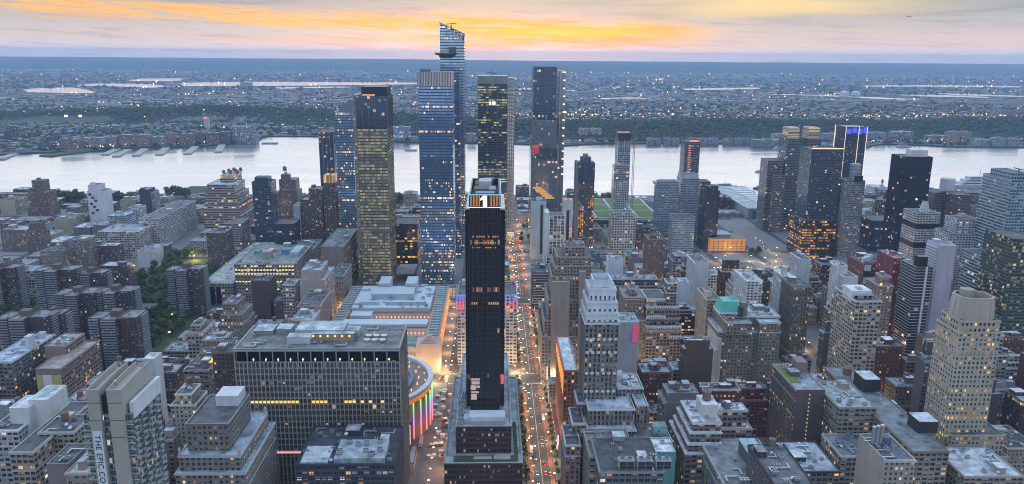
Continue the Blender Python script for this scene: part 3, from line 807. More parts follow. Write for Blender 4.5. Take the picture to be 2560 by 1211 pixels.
for (a,b,c,d,h) in ((xa+4,xb-4,Y+8,Y+16,3),(xa+3,xb-9,Y+20,Y+34,4),(xb-8,xb-3,Y+24,Y+40,3),(xa+6,xb-6,Y+42,Y+58,6),(xa+3,xa+8,Y+44,Y+66,3.4),(xa+9,xb-4,Y+62,Y+72,4.5)):
    mb = MB(); mb.box(a,b,c,d,ztt-5,ztt-5+h+2); mb.build('plant_room', WALL, root, random.choice([(.12,.10,.11),(.25,.27,.3),(.4,.45,.5)]))
for k in range(10): small(root, 'air_conditioner', random.uniform(xa+3,xb-3), random.uniform(Y+5,Y+72), ztt-5, 1.1)
# screen reflections low on the front, put in as glowing patches
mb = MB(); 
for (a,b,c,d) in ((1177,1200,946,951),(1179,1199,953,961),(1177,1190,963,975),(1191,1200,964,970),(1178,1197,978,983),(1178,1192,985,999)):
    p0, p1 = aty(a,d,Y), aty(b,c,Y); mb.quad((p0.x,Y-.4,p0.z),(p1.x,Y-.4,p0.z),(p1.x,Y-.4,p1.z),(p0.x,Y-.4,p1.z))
mb.build('screen_reflection', emis('screen_reflection', S(255,215,215), .42), root)
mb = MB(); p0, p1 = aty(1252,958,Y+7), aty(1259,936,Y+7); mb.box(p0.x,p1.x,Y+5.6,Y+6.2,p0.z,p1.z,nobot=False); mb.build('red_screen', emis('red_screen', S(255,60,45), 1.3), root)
mb = MB()
for (a,b,yy0,yy1) in ((1179,1192,756,762),(1221,1244,756,762),(1180,1246,590,594),(1180,1246,606,609),(1180,1240,618,621)):
    z0, z1 = aty(a,yy1,Y).z, aty(a,yy0,Y).z; k = aty(a,yy0,Y).x; ke = aty(b,yy0,Y).x
    while k < ke:
        if random.random() < .7: mb.quad((k,Y-.03,z0),(k+1.1,Y-.03,z0),(k+1.1,Y-.03,z1),(k,Y-.03,z1))
        k += 1.6
mb.build('lit_windows', emis('lit_office_windows', S(235,175,90), .55), root)['kind'] = 'stuff'
special(root, 1163, 1263, 448, 1010, Y, 'the black numeral tower'); FOOT.append((xc,xd,Y,Y+78))
# podium of the black tower: two tiers with roof garden
def podium(name, label, xl, xr, yt, Yf, D, yb, garden=False):
    b = px_box(xl, xr, yt, Yf, D); r = empty(name, ((b[0]+b[1])/2, Yf, 0), label, 'office building'); z = b[5]
    mb = MB(); mb.prism([(b[0],Yf),(b[1],Yf),(b[1],Yf+D),(b[0],Yf+D)], 0, z-1, cap=False, bay=(1.6,4.0)); mb.build('windows', panemat(name+'_glass', glass=(.035,.025,.03), lit=.07, rowp=.12, cl=(.03,1.4), wx=.8, wy=.5, blind=.1, ls=.8, rough=.1), r, (.10,.06,.06))['kind'] = 'stuff'
    mb = MB(); n = int((b[1]-b[0])/1.6)
    for k in range(n+1):
        x = b[0]+(b[1]-b[0])*k/n; mb.box(x-.12,x+.12,Yf-.5,Yf-.01,0,z-1)
    n = int(D/1.6)
    for k in range(n+1):
        yv = Yf+D*k/n; mb.box(b[0]-.5,b[0]-.01,yv-.12,yv+.12,0,z-1); mb.box(b[1]+.01,b[1]+.5,yv-.12,yv+.12,0,z-1)
    mb.build('fins', METAL, r, (.12,.08,.08))
    mr, mc = MB(), MB(); deck(mr, mc, b[0]-.8, b[1]+.8, Yf-.8, Yf+D+.8, z, par=1.0, t=1.2); mr.build('roof', ROOF, r, (.34,.40,.45)); mc.build('parapet', WALL, r, (.30,.33,.36))
    FOOT.append((b[0],b[1],Yf,Yf+D)); special(r, xl, xr, yt, yb, Yf, name); return r, b
p2, b2 = podium('podium_block', 'wide lower podium with a roof garden at the foot of the black numeral tower', 1112, 1305, 1157, 497, 150, 1211)
p1, b1 = podium('podium_block', 'narrower upper podium with grey roof plant under the black numeral tower', 1141, 1277, 1065, 512, 140, 1140)
zz = b1[5]-1
def rbox(name, root, x0,x1,y0,y1,z0,h,col,mat=None):
    mb = MB(); mb.box(x0,x1,y0,y1,z0,z0+h); return mb.build(name, mat or WALL, root, col)
rbox('plant_room', p1, b1[0]+9, b1[1]-4, 518, 529, zz, 5, (.48,.54,.60)); rbox('plant_room', p1, b1[0]+5, b1[0]+9-.05, 519, 527, zz, 3, (.4,.44,.5))
rbox('pipe_gallery', p1, b1[0]+10, b1[1]-5, 515, 517.9, zz, 3.2, (.36,.36,.38))
for k in range(8): small(p1, 'air_conditioner', b1[0]+2+random.random()*3, 516+k*7, zz, 1.2)
zz = b2[5]-1
gb = MB(); gb.box(b2[0]+6,b2[1]-5,500,507.5,zz,zz+.8); gb.box(b2[1]-5,b2[1]-2.5,500,560,zz,zz+.81); gb.build('garden_bed', LAWN, p2)
gb = MB(); gb.box(b2[0]+20,b2[0]+33,502,506,zz+.82,zz+.9); gb.box(b2[1]-20,b2[1]-8,501.5,506.5,zz+.82,zz+1.4); gb.build('terrace', CONC, p2)

# -- Manhattan-West pair, left of centre
gt, bx = glasstower('glass_tower', 'tall olive-lit office tower with dark crown and stone side strip, left of centre', GL_OLIVE,
    [(893,967,322,1075,62), (889,967,240,1078,58,GL_NAVY)], 715, wallc=(.07,.07,.065), bay=3.7, fl=4.4, ribs=5, ref='the olive-lit tower')
b = bx[0]; zt = aty(885,238,1085).z
mb = MB(); xl = aty(880,238,1082).x; mb.prism([(xl,1082),(b[0]-.05,1082),(b[0]-.05,1135),(xl,1135)], 0, zt, bay=(2.0,3.8)); mb.build('side_strip', panemat('stone_strip', glass=(.10,.12,.14), wx=.5, wy=.55, lit=.12, rough=.3), gt, (.30,.28,.25))
c = px_box(903,967,217,1082,40); mb = MB(); mb.box(c[0],c[1],1082,1122,bx[1][5]-.5,c[5]); mb.build('crown', METAL, gt, (.03,.04,.07))
mb = MB(); mb.box(c[0]+1,c[0]+18,1081,1082,bx[1][5]+.2,bx[1][5]+1.6); mb.build('crown_light', emis('crown_glow', S(255,150,100), 1.2), gt)
gt, bx = glasstower('glass_tower', 'blue glass office tower with a pale finned crown, left of the numeral tower', GL_BLUE,
    [(1045,1131,216,1080,55)], 712, wallc=(.05,.08,.12), bay=1.8, fl=4.2, ref='the pale-crowned blue tower')
b = bx[0]; c = px_box(1043,1130,180,1079.5,55.6)
mb = MB(); mb.prism([(c[0],1079.4),(c[1],1079.4),(c[1],1135.6),(c[0],1135.6)], b[5]-.3, c[5], cap=False, bay=(2.1,60)); mb.build('finned_crown', GL_CROWN, gt, (.10,.10,.12))
mr, mc = MB(), MB(); deck(mr, mc, c[0]-.3, c[1]+.3, 1079, 1136, c[5]+.05); mr.build('crown_roof', ROOF, gt, R_GRY); mc.build('crown_rim', METAL, gt, (.6,.6,.62))
rbox('machine_room', gt, c[0]+3, c[0]+16, 1090, 1110, c[5]-.9, 4, (.15,.16,.18))
# dark recessed mid band and lower gold floors
gt2, bx2 = glasstower('office_building', 'mid-rise office block with brilliantly lit gold floors between the olive and blue towers', GL_GOLD, [(985,1043,560,1190,50)], 700, wallc=(.06,.06,.07), bay=4, fl=4.2, ref='the gold-lit block')
rbox('entrance_canopy', gt2, aty(990,690,1100).x, aty(1036,690,1100).x, 1100, 1150, 12, 2, (.3,.3,.3))
# -- tall tower with sloping top and triangular deck
def sloped(name, label, xl, xr, ytl, ytr, ybk, Yf, D, yb, ref, low=None, deckpx=None, xl2=None):
    a, b_ = aty(xl, ytl, Yf), aty(xr, ytr, Yf); x0, x1 = a.x, b_.x; z0, z1 = a.z, b_.z
    xb = aty(xl2 or xl, 700, Yf).x if xl2 else x0
    root = empty(name, ((x0+x1)/2, Yf, 0), label, 'skyscraper'); mb = MB(); zr = (z0 if ytl > ytr else z1)
    lo = min(z0, z1); nb = round((x1-x0)/3.0); fl = 4.4
    def fac(P, Q, za, zb2):      # wall with a sloping head
        L = math.hypot(Q[0]-P[0], Q[1]-P[1]); n = max(1, round(L/1.9))
        mb.quad((P[0],P[1],0),(Q[0],Q[1],0),(Q[0],Q[1],zb2),(P[0],P[1],za), ((0,0),(n,0),(n,zb2/fl),(0,za/fl)))
    zbk = aty(xr, ybk, Yf+D).z
    fac((x0,Yf),(x1,Yf),z0,z1); fac((x1,Yf),(x1,Yf+D),z1,max(z1,zbk)); fac((x1,Yf+D),(x0,Yf+D),max(z1,zbk),z0); fac((x0,Yf+D),(x0,Yf),z0,z0)
    mb.build('curtain_wall', GL_SKY, root, (.06,.08,.11))
    mb = MB(); mb.quad((x0,Yf,z0-4),(x1,Yf,z1-4),(x1,Yf+D,max(z1,zbk)-4),(x0,Yf+D,z0-4)); mb.build('roof', ROOF, root, (.12,.10,.09))
    mb = MB(); bz = max(z1,zbk)
    for (P,Q) in (((x0,Yf,z0),(x1,Yf,z1)),((x1,Yf,z1),(x1,Yf+D,bz)),((x1,Yf+D,bz),(x0,Yf+D,z0)),((x0,Yf+D,z0),(x0,Yf,z0))): mb.tube(P,Q,.9,5)
    for k in range(1,7):
        t = k/7; P = (x0+(x1-x0)*t, Yf, z0+(z1-z0)*t); Q = (x0+(x1-x0)*t, Yf+D, z0+(bz-z0)*t); mb.tube(P,Q,.4,4)
    mb.build('roof_truss', METAL, root, (.45,.43,.42))
    FOOT.append((x0,x1,Yf,Yf+D)); special(root, xl, xr, min(ytl,ytr), yb, Yf, ref); return root, (x0,x1,z0,z1)
r30, q = sloped('glass_skyscraper', 'tallest tower, blue glass with a slanted top and a triangular deck jutting out', 1099, 1160, 56, 106, 86, 1300, 60, 560, 'the tallest tower')
zd = aty(1110, 137, 1298).z
A = aty(1087,126,1290); B = aty(1143,128,1296); 
mb = MB(); pts = [(A.x, 1284), (B.x, 1296), (B.x, 1299.7), (A.x+6, 1299.7)]; low = [(A.x+10,1294),(B.x-9,1298),(B.x-9,1299.7),(A.x+12,1299.7)]
mb.prism(low, zd-5.5, zd+1, pts2=pts, m=0); mb.prism(pts, zd+1, zd+3.0, m=0, top=1); mb.build('sky_deck', [simple('deck_cladding', (.10,.10,.11), .4, .4), CONC], r30)
rbox('deck_pavilion', r30, aty(1122,120,1297).x, aty(1140,120,1297).x, 1293.5, 1299.8, zd+3, 9, (.10,.12,.15))
mb = MB(); p0 = aty(1094,138,1286); mb.box(p0.x, p0.x+1.6, 1285.4, 1286.4, zd-3.5, zd-.6); mb.build('deck_lamp', emis('deck_lamp', S(255,190,90), 1.2), r30)
mb = MB(); c0_ = aty(1128,62,1320); mb.tube((c0_.x,1320,c0_.z-12),(c0_.x,1320,c0_.z),1,5); mb.tube((c0_.x-9,1320,c0_.z+.5),(c0_.x+9,1320,c0_.z+2.4),.8,4); mb.build('maintenance_crane', M_STEEL, r30)
gl, bxl = glasstower('glass_tower', 'slim blue glass wing lit at its middle floors, right behind the pale-crowned tower', GL_BLUE, [(1131,1149,185,1240,45)], 560, wallc=(.05,.07,.1), bay=3, fl=4.4, ref='the slim wing')
r10, q = sloped('glass_skyscraper', 'blue glass tower with a slanted roof frame, left of the olive-lit tower', 836, 881, 280, 286, 246, 1270, 55, 560, 'the slanted blue tower at left')
mb = MB(); pk = aty(879,249,1272); mb.prism([(q[0]+2,1273),(q[1],1273),(q[1],1320),(q[0]+2,1320)], q[2]-2, pk.z, pts2=[(q[1]-5,1275),(q[1],1275),(q[1],1318),(q[1]-5,1318)]); mb.build('slanted_cap', simple('cap_glass', (.10,.17,.28), .2, .5), r10)
glasstower('apartment_tower', 'dark ribbed apartment tower with pale mullions left of the slanted blue tower', GL_NAVY, [(796,833,330,1330,45)], 450, wallc=(.16,.17,.19), bay=3.4, fl=3.6, ribs=4, ref='the dark ribbed tower')
g50, bx = glasstower('glass_tower', 'dark glass tower with greenish lit floors and exposed columns on its right flank', GL_GREEN,
    [(1195,1268,209,1335,55)], 640, wallc=(.07,.085,.10), bay=4.6, fl=4.2, ribs=3, ref='the green-lit tower')
b = bx[0]; c = px_box(1194,1269,190,1334.6,56); rbox('crown', g50, c[0],c[1],1334.6,1390,b[5]-.4,c[5]-b[5]+.4,(.24,.27,.30),METAL)
mb = MB(); xr_ = aty(1286,200,1345).x
for k in range(4):
    for j in range(3): x = b[1]+1.5+(xr_-b[1]-1.5)*k/3; y = 1343+j*20; mb.box(x-.5,x+.5,y,y+1,0,c[5]-1)
z = 20
while z < c[5]-2: mb.box(b[1]+.2,xr_+.4,1342,1385,z,z+.7,nobot=False); z += 6.5
mb.build('column_frame', METAL, g50, (.42,.44,.46))
mb = MB(); q0 = aty(1230,186,1350); mb.tube((q0.x,1350,c[5]),(q0.x,1350,c[5]+3),.7,5); mb.tube((q0.x-8,1350,c[5]+5),(q0.x+8,1350,c[5]+3.2),.9,4); mb.build('maintenance_crane', M_STEEL, g50)
mb = MB()
for (a_,b__) in ((1223,1227),(1230,1238)):
    p0 = aty(a_,262,1333); p1_ = aty(b__,255,1333); mb.box(p0.x,p1_.x,1333.2,1334,p0.z,p1_.z,nobot=False)
each(mb, 'white_light', E_WHITE, g50)
gsp, bx = glasstower('glass_skyscraper', 'mirror-grey tower with terraces spiralling up its right side, right of the green-lit tower', GL_GREY,
    [(1325,1395,520,1335,75),(1328,1394,372,1345,62),(1331,1393,300,1350,58),(1334,1393,168,1355,52,GL_NAVY)], 525, wallc=(.10,.11,.13), bay=3.0, fl=4.3, ref='the terraced grey tower')
b = bx[0]; zt = aty(1390,178,1365).z; xr_ = aty(1413,178,1365).x
mb = MB(); mb.prism([(b[1]+.05,1362),(xr_,1362),(xr_,1405),(b[1]+.05,1405)], 0, zt, bay=(3,4.3)); mb.build('rear_volume', GL_GREY, gsp, (.14,.15,.17))
mb = MB(); z = 120; k = 0
while z < zt: mb.box(xr_-3, xr_+.5, 1360.6, 1361.9, z, z+2.2, nobot=False); z += 13.5
each(mb, 'terrace_light', emis('terrace_light', S(255,225,180), 1.6), gsp)
mb = MB(); mb.box(xr_-.2,xr_+.6,1361,1362,60,zt+8); mb.box(b[1]+.3,b[1]+1,1354,1355,60,zt+10); each(mb, 'edge_mast', METAL, gsp, (.4,.42,.44))
p0 = aty(1338,372,1344); mb = MB(); mb.box(p0.x-5,p0.x+6,1343.4,1344.2,p0.z-9,p0.z+6,nobot=False); mb.build('red_glow_panel', emis('red_panel', (1,.06,.06), .4), gsp)
mb = MB(); p0 = aty(1332,398,1343.9); p1_ = aty(1392,372,1343.9)
for k in range(16): x = p0.x+(p1_.x-p0.x)*k/15; mb.box(x-.5,x+.5,1343.2,1343.9,p0.z,p1_.z)
mb.build('mechanical_louvres', METAL, gsp, (.06,.07,.09))
mb = MB()
for k in range(6): p0 = aty(1332+k*6,472+k*5,1333); mb.box(p0.x,p0.x+16,1332,1334.5,p0.z,p0.z+2.4,nobot=False)
each(mb, 'lit_terrace', emis('terrace_gold', S(255,180,80), .6), gsp)
# -- other towers toward the river
glasstower('apartment_tower', 'dark slim tower with amber windows right of the terraced grey tower', GL_AMBER, [(1446,1487,600,1300,34),(1447,1486,455,1301,32),(1447,1488,408,1302,30,GL_NAVY)], 600, wallc=(.10,.11,.14), bay=3.4, fl=3.8, ref='the amber-windowed tower')
r = HERO[-1][0]; x0 = aty(1439,410,1312).x; x1 = aty(1446,410,1312).x; rbox('side_column', r, x0, x1-.1, 1306, 1330, 0, aty(1440,405,1306).z, (.22,.24,.27)); p0 = aty(1453,395,1310); p1_ = aty(1478,388,1310)
rbox('crown', r, p0.x,p1_.x,1308,1326, p0.z-8, 9, (.10,.11,.13)); rbox('crown_top', r, p0.x+4,p1_.x-5,1310,1322, p0.z+1, 5, (.30,.17,.13))
glasstower('apartment_tower', 'slender grey tower under construction with a dark cap, beside a hoist mast', FAR['blank'] if 'blank' in FAR else GL_BALC, [(1546,1577,350,1500,30)], 420, wallc=(.34,.37,.40), bay=4, fl=4, ribs=2, ref='the slender grey tower')
r = HERO[-1][0]; c = px_box(1546,1578,333,1499.5,31); rbox('dark_cap', r, c[0],c[1],1499.5,1530,c[5]-16,16,(.06,.06,.065),METAL)
mb = MB(); q0 = aty(1587,330,1500); zt = q0.z
for s in (-1.4,1.4):
    for t in (-1.4,1.4): mb.tube((q0.x+s,1500+t,0),(q0.x+s,1500+t,zt),.28,4)
z = 0
while z < zt-4: mb.tube((q0.x-1.4,1498.6,z),(q0.x+1.4,1498.6,z+4),.2,3); z += 4
cr = empty('tower_crane', (q0.x,1500,0), 'thin lattice tower crane standing beside the slender grey tower', 'crane')
mb.build('mast', simple('crane_paint', (.35,.22,.15), .6), cr); mb = MB(); mb.tube((q0.x-8,1500,zt-2),(q0.x+22,1500,zt+26),.5,4); mb.build('jib', simple('crane_jib', (.35,.22,.15), .6), cr)
mb = MB(); mb.tube((q0.x-9,1500,zt-1),(q0.x-6,1500,zt-1),1.6,5); mb.build('counterweight', M_STEEL, cr)
GL_WGRID = panemat('white_frame_windows', glass=(.04,.055,.07), wx=.64, wy=.62, lit=.05, blind=.15)
glasstower('apartment_tower', 'glass-topped slim tower above a white gridded lower part, in front of the slender grey tower', GL_WGRID, [(1535,1573,452,1400,28),(1536,1572,415,1401,26,GL_GREY)], 520, wallc=(.45,.48,.5), bay=3.6, fl=3.4, ref='the glass-topped grid tower')
glasstower('office_building', 'white gridded office block with square windows, left of the green-roofed hall', GL_WGRID, [(1530,1590,545,1255,36),(1534,1584,532,1259,26)], 625, wallc=(.50,.50,.48), bay=4.6, fl=4.4, ref='the white gridded block')
glasstower('apartment_tower', 'blue-grey balcony tower nearest the green-roofed hall', GL_BALC, [(1646,1697,470,1350,34),(1650,1697,455,1351,28)], 600, wallc=(.28,.34,.42), bay=3.6, fl=3.1, ref='the balcony tower')
glasstower('apartment_tower', 'pale blue-grey gridded tower with a white top storey, in front of a red-lit tower', GL_BALC, [(1703,1749,447,1370,34),(1705,1747,437,1371,30,GL_CROWN)], 600, wallc=(.32,.38,.46), bay=3.2, fl=3.1, ref='the white-topped balcony tower')
glasstower('apartment_tower', 'dark river-edge tower with red lights on top, behind the white-topped balcony tower', GL_DRKAPT, [(1713,1751,355,1470,34)], 436, wallc=(.14,.15,.18), bay=3, fl=3.2, ref='the red-lit river tower')
r = HERO[-1][0]; c = px_box(1724,1745,350,1475,10); mb = MB(); mb.box(c[0],c[1],1471,1473,c[5]-5,c[5]-1,nobot=False); mb.build('red_roof_lights', emis('red_roof_light',(1,.15,.12),1.6), r)
mb = MB(); q0 = px_box(1722,1729,356,1469,1)
z = 20
while z < q0[5]-4: mb.box(q0[0],q0[1],1468.4,1469.6,z,z+1.2,nobot=False); z += 4.5
each(mb, 'hoist_light', emis('hoist_light',(1,.35,.22),.9), r)
glasstower('apartment_tower', 'short dark tower with a jagged top right of the white-topped balcony tower', GL_DRKAPT, [(1752,1777,455,1400,30)], 560, wallc=(.10,.11,.13), bay=3, fl=3.2, ref='the jagged dark tower')
glasstower('apartment_tower', 'near-black apartment tower beside the pier shed road', GL_DRKAPT, [(1766,1800,478,1300,38),(1768,1796,466,1305,20)], 600, wallc=(.045,.045,.055), bay=3, fl=3.2, ref='the near-black tower')
glasstower('apartment_block', 'lower blue-grey balcony block at the foot of the balcony towers', GL_BALC, [(1682,1738,543,1275,30)], 612, wallc=(.32,.38,.45), bay=3.4, fl=3.1, ref='the low balcony block')
glasstower('apartment_tower', 'brown paired apartment tower at the river edge left of the silver tower', GL_DRKAPT, [(1920,1960,402,1450,40)], 520, wallc=(.20,.17,.17), bay=3, fl=3, ref='the brown river tower')
glasstower('apartment_tower', 'shorter brown apartment tower standing against the river tower', GL_DRKAPT, [(1936,1966,440,1435,12)], 520, wallc=(.26,.23,.23), bay=3, fl=3, ref='the shorter brown tower')
for (a,b_,lab,ref) in ((1969,2003,'silver-grey slab tower with a glowing louvred crown, the left one of a pair','the left silver tower'),(2020,2054,'silver-grey slab tower with a glowing louvred crown, the right one of a pair','the right silver tower')):
    glasstower('apartment_tower', lab, GL_DRKAPT, [(a,b_,348,1450,44)], 530, wallc=(.17,.19,.22), bay=3.0, fl=3.0, ref=ref); r = HERO[-1][0]
    c = px_box(a+3,b_-3,320,1455,22); mb = MB(); z = px_box(a,b_,348,1450,1)[5]
    mb.prism([(c[0],1455),(c[1],1455),(c[1],1485),(c[0],1485)], z, c[5], bay=(60,3.0)); mb.build('louvred_crown', panemat('crown_glow_%d'%a, glass=(.2,.2,.2), wx=1, wy=.5, lit=1.0, cluster=False, blind=0, ls=.55, warm=(S(230,205,170),S(240,220,190))), r, (.12,.12,.13))
glasstower('glass_tower', 'broad dark glass tower with a bright line of lights along its roof edge', GL_DRKAPT, [(2030,2110,374,1262,46)], 545, wallc=(.07,.085,.11), bay=3.2, fl=3.3, ref='the bright-edged dark tower')
r = HERO[-1][0]; c = px_box(2030,2110,372,1261,1); mb = MB(); mb.box(c[0],c[1],1260.6,1261.6,c[5]-.6,c[5]+.6,nobot=False); mb.build('roof_edge_light', E_TRIM, r)
beacon(r, 2036, 368, 1264)
glasstower('office_building', 'black glass podium with gold-lit windows under the bright-edged dark tower', panemat('podium_gold', glass=(.02,.025,.035), wx=.8, wy=.55, lit=.3, ls=.9, rowp=.15, blind=0, warm=(S(255,160,60),S(255,200,110))), [(2008,2092,552,1245,60)], 640, wallc=(.03,.03,.035), bay=4, fl=4.5, ref='the gold-lit podium')
gb_, bx = glasstower('glass_tower', 'navy tower with white light strips down its edges and a vivid blue lit crown', GL_DRKAPT, [(2114,2166,340,1385,44)], 540, wallc=(.05,.07,.12), bay=3, fl=3.1, ref='the blue-crowned tower')
b = bx[0]; c = px_box(2117,2166,318,1386,40); mb = MB(); mb.box(c[0],c[1],1386,1424,b[5],c[5]); mb.build('blue_crown', METAL, gb_, (.05,.06,.12)); mb = MB()
for k in range(4): mb.box(c[0]+.5+k*10,c[0]+8.8+k*10,1385.3,1385.9,b[5]+3+(k%2)*2,c[5]-3+(k%2)*2,nobot=False)
each(mb, 'blue_light_panel', E_BLUE, gb_)
mb = MB()
for x in (b[0]-.8, (b[0]+b[1])/2+4, b[1]+.1): mb.box(x,x+.5,1383.6,1384.8,60,c[5]+1)
mb.box(b[0]-.8,b[0]-.1,1428,1430,10,c[5]); each(mb, 'edge_light_strip', E_TRIM, gb_)
hero('concrete_tower','grey concrete tower with a round ringed turret in front of the blue-crowned tower','apt',(.25,.27,.30),[(2113,2164,452,1250,34)],620,ref='the turreted grey tower',cat='tower',bulk=0)
r = HERO[-1][0]; c = px_box(2134,2163,412,1255,20); mb = MB(); xc_ = (c[0]+c[1])/2
for k in range(5): mb.tube((xc_,1268,c[5]-26+k*5.5),(xc_,1268,c[5]-23+k*5.5),9-(k%2)*.2,14)
mb.tube((xc_,1268,c[5]-30),(xc_,1268,c[5]),7.2,12); mb.build('turret', WALL, r, (.36,.38,.42))
mb = MB(); c2 = px_box(2138,2158,440,1248.5,3); mb.box(c2[0],c2[1],1248.2,1249.9,c2[5]-10,c2[5]); mb.build('dark_opening', METAL, r, (.05,.055,.06))
glasstower('glass_tower', 'black monolithic tower with a small white box on its roof, on the right', panemat('black_tower_wall', glass=(.016,.022,.035), wx=.94, wy=.8, lit=.018, rough=.25, blind=.02, ls=1.3, cluster=False), [(2262,2333,393,1160,40)], 640, wallc=(.02,.023,.03), bay=3.0, fl=3.3, ref='the black monolith')
r = HERO[-1][0]; c = px_box(2280,2318,384,1172,20); rbox('white_plant_box', r, c[0],c[1],1170,1190,c[5]-9,14,(.55,.52,.55))
glasstower('office_building', 'low dark glass block between the turreted tower and the black monolith', GL_NAVY, [(2180,2258,552,1290,50)], 620, wallc=(.03,.04,.06), bay=3.4, fl=4, ref='the low dark block')
glasstower('apartment_tower', 'brown brick twin tower with a big white drum on its roof, the left twin', GL_DRKAPT, [(2338,2392,482,1330,40)], 560, wallc=(.15,.11,.11), bay=3, fl=3, ref='the drum-topped twin')
r = HERO[-1][0]; c = px_box(2356,2396,448,1345,10); mb = MB(); mb.tube(((c[0]+c[1])/2,1352,c[5]-24),((c[0]+c[1])/2,1352,c[5]),12,16); mb.build('roof_drum', WALL, r, (.45,.47,.52))
glasstower('apartment_tower', 'brown brick twin tower with a flat white top, the right twin', GL_DRKAPT, [(2388,2432,488,1300,40)], 560, wallc=(.16,.11,.10), bay=3, fl=3, ref='the right brown twin')
oc_ = px_box(2292,2354,534,1000,40)
GL_BANDW = panemat('banded_precast', glass=(.035,.04,.05), wx=.7, wy=.5, lit=.08, blind=.1)
glasstower('apartment_tower', 'banded pale and dark tower with a stepped white lantern, in front of the brown twins', GL_BANDW, [(2294,2352,534,1000,36)], 690, wallc=(.42,.42,.42), bay=4, fl=3.2, ref='the banded tower')
r = HERO[-1][0]; b = px_box(2294,2352,534,1000,36); mb = MB()
for k in range(3): zk = b[5]-14-k*26; mb.box(b[0]-.12,b[1]+.12,999.88,1036.1,zk-7,zk,nobot=False)
each(mb, 'dark_band', METAL, r, (.035,.04,.05))
mb = MB(); xm_ = (b[0]+b[1])/2+2
for k in range(4): mb.tube((xm_,1016,b[5]-1+k*4),(xm_,1016,b[5]+2+k*4),6.5-k*.9,12)
mb.tube((xm_,1016,b[5]),(xm_,1016,b[5]+14),3.6,10); mb.build('lantern', WALL, r, (.55,.57,.6))
hero('apartment_tower','white-grey apartment tower with a boxy top and many lit windows','apt',(.44,.46,.50),[(2376,2446,585,950,36),(2392,2447,548,955,26)],760,ref='the white-grey tower',far=True,cat='tower')
glasstower('glass_tower', 'very tall glass tower at the right edge, bluish slabs beside a pale aqua grid', GL_BALC, [(2530,2590,450,900,55),(2530,2572,432,902,40,GL_AQUA)], 700, wallc=(.25,.36,.46), bay=3.6, fl=3.8, ref='the right-edge tall tower')
r = HERO[-1][0]; c = px_box(2530,2590,450,899.4,1); mb = MB()
z = 4
while z < c[5]-1: mb.box(c[0]-1.2,c[0]-.02,900,955,z,z+.9,nobot=False); z += 3.9
mb.build('floor_slabs', WALL, r, (.42,.46,.52))
mb = MB(); q0 = aty(2548,424,915); mb.tube((q0.x,915,q0.z-8),(q0.x,915,q0.z),.8,5); mb.tube((q0.x-7,915,q0.z+2),(q0.x+7,915,q0.z-1),.8,4); mb.build('maintenance_crane', M_STEEL, r)
glasstower('office_building', 'striped blue-green glass block below the right-edge tall tower', panemat('striped_glass', glass=(.06,.12,.18), metal=.3, wx=1, wy=.62, lit=.06, rough=.15, blind=.05), [(2457,2507,642,870,40)], 770, wallc=(.34,.40,.44), bay=4, fl=3.8, ref='the striped glass block')
glasstower('glass_tower', 'olive-tinted glass tower with rows of yellow windows at the right edge', panemat('olive_tower_glass', glass=(.05,.07,.06), metal=.3, wx=.85, wy=.6, lit=.14, rough=.15, ls=.7, warm=(S(225,190,110),S(235,210,150))), [(2535,2600,598,800,50)], 830, wallc=(.09,.11,.10), bay=3.4, fl=3.8, ref='the olive-tinted tower')
hero('apartment_tower','tall blank lilac-grey slab wall with rounded balconies on its left edge','blank',LIL,[(2349,2392,614,830,26)],780,ref='the lilac slab',blankside=True,bulk=1,cat='tower')
r = HERO[-1][0]; b = px_box(2349,2392,614,830,26); mb = MB(); z = 6
while z < b[5]-3: mb.box(b[0]-1.6,b[0]-.02,832,854,z,z+1.1,nobot=False); z += 3.3
mb.build('balconies', WALL, r, (.50,.50,.54))
glasstower('hotel_tower', 'dark tower with thin white floor lines and one broad white stripe down its front', panemat('lined_dark_wall', glass=(.035,.04,.055), wx=1, wy=.80, lit=.04, rough=.2, blind=0), [(2291,2334,668,800,30)], 830, wallc=(.42,.43,.45), bay=4, fl=3.3, ref='the white-striped dark tower')
r = HERO[-1][0]; b = px_box(2291,2334,668,800,30); xs_ = b[0]+(b[1]-b[0])*.55; rbox('white_stripe', r, xs_, xs_+2.2, 799, 799.95, 0, b[5], (.55,.57,.6)); c = px_box(2298,2320,650,804,12); rbox('rooftop_box', r, c[0],c[1],804,814,b[5]-.9,c[5]-b[5]+4,(.03,.03,.035),METAL)
PANE_GOLD = panemat('gold_row_panes', lit=.20, rowp=.2, blind=.25, mull=.10, fcol=(.22,.21,.20), cl=(.06,.8), warm=(S(255,180,70),S(255,210,110)), ls=1.05)
# =====
hero('apartment_tower','white apartment block with a long windowed flank and boxy top, near the parking lot','apt',WHT,[(1868,1907,702,800,46)],830,ref='the white flanked block',cat='apartment block',roof=R_SIL)
hero('apartment_tower','white blank-fronted apartment slab with a long balcony flank','apt',(.50,.53,.56),[(1738,1774,657,930,42)],760,ref='the white blank-fronted slab',blankfront=True,cat='apartment block',roof=R_TAR)
hero('apartment_tower','pale blank slab with a stepped balcony side left of the brick tower with white cubes','apt',(.44,.48,.54),[(2003,2028,648,925,36)],715,ref='the pale stepped slab',blankfront=True,cat='apartment block')
hero('apartment_building','white apartment block with a rounded roof tower and a blank right end','apt',WHT,[(2112,2146,692,850,40),(2092,2120,664,862,16)],740,ref='the white rounded-top block',blankfront=True,cat='apartment block')
hero('apartment_building','small white apartment block with a tall lift tower','apt',WHT,[(1960,1986,692,880,36),(1962,1970,668,884,10)],745,ref='the small white block with a lift tower',blankfront=True,cat='apartment block')
hero('brick_tower','dark red brick tower with black and white checkered bays and white roof cubes','brick',RED,[(2160,2212,660,900,44)],800,ref='the checkered brick tower',cat='tower',roof=R_TAR)
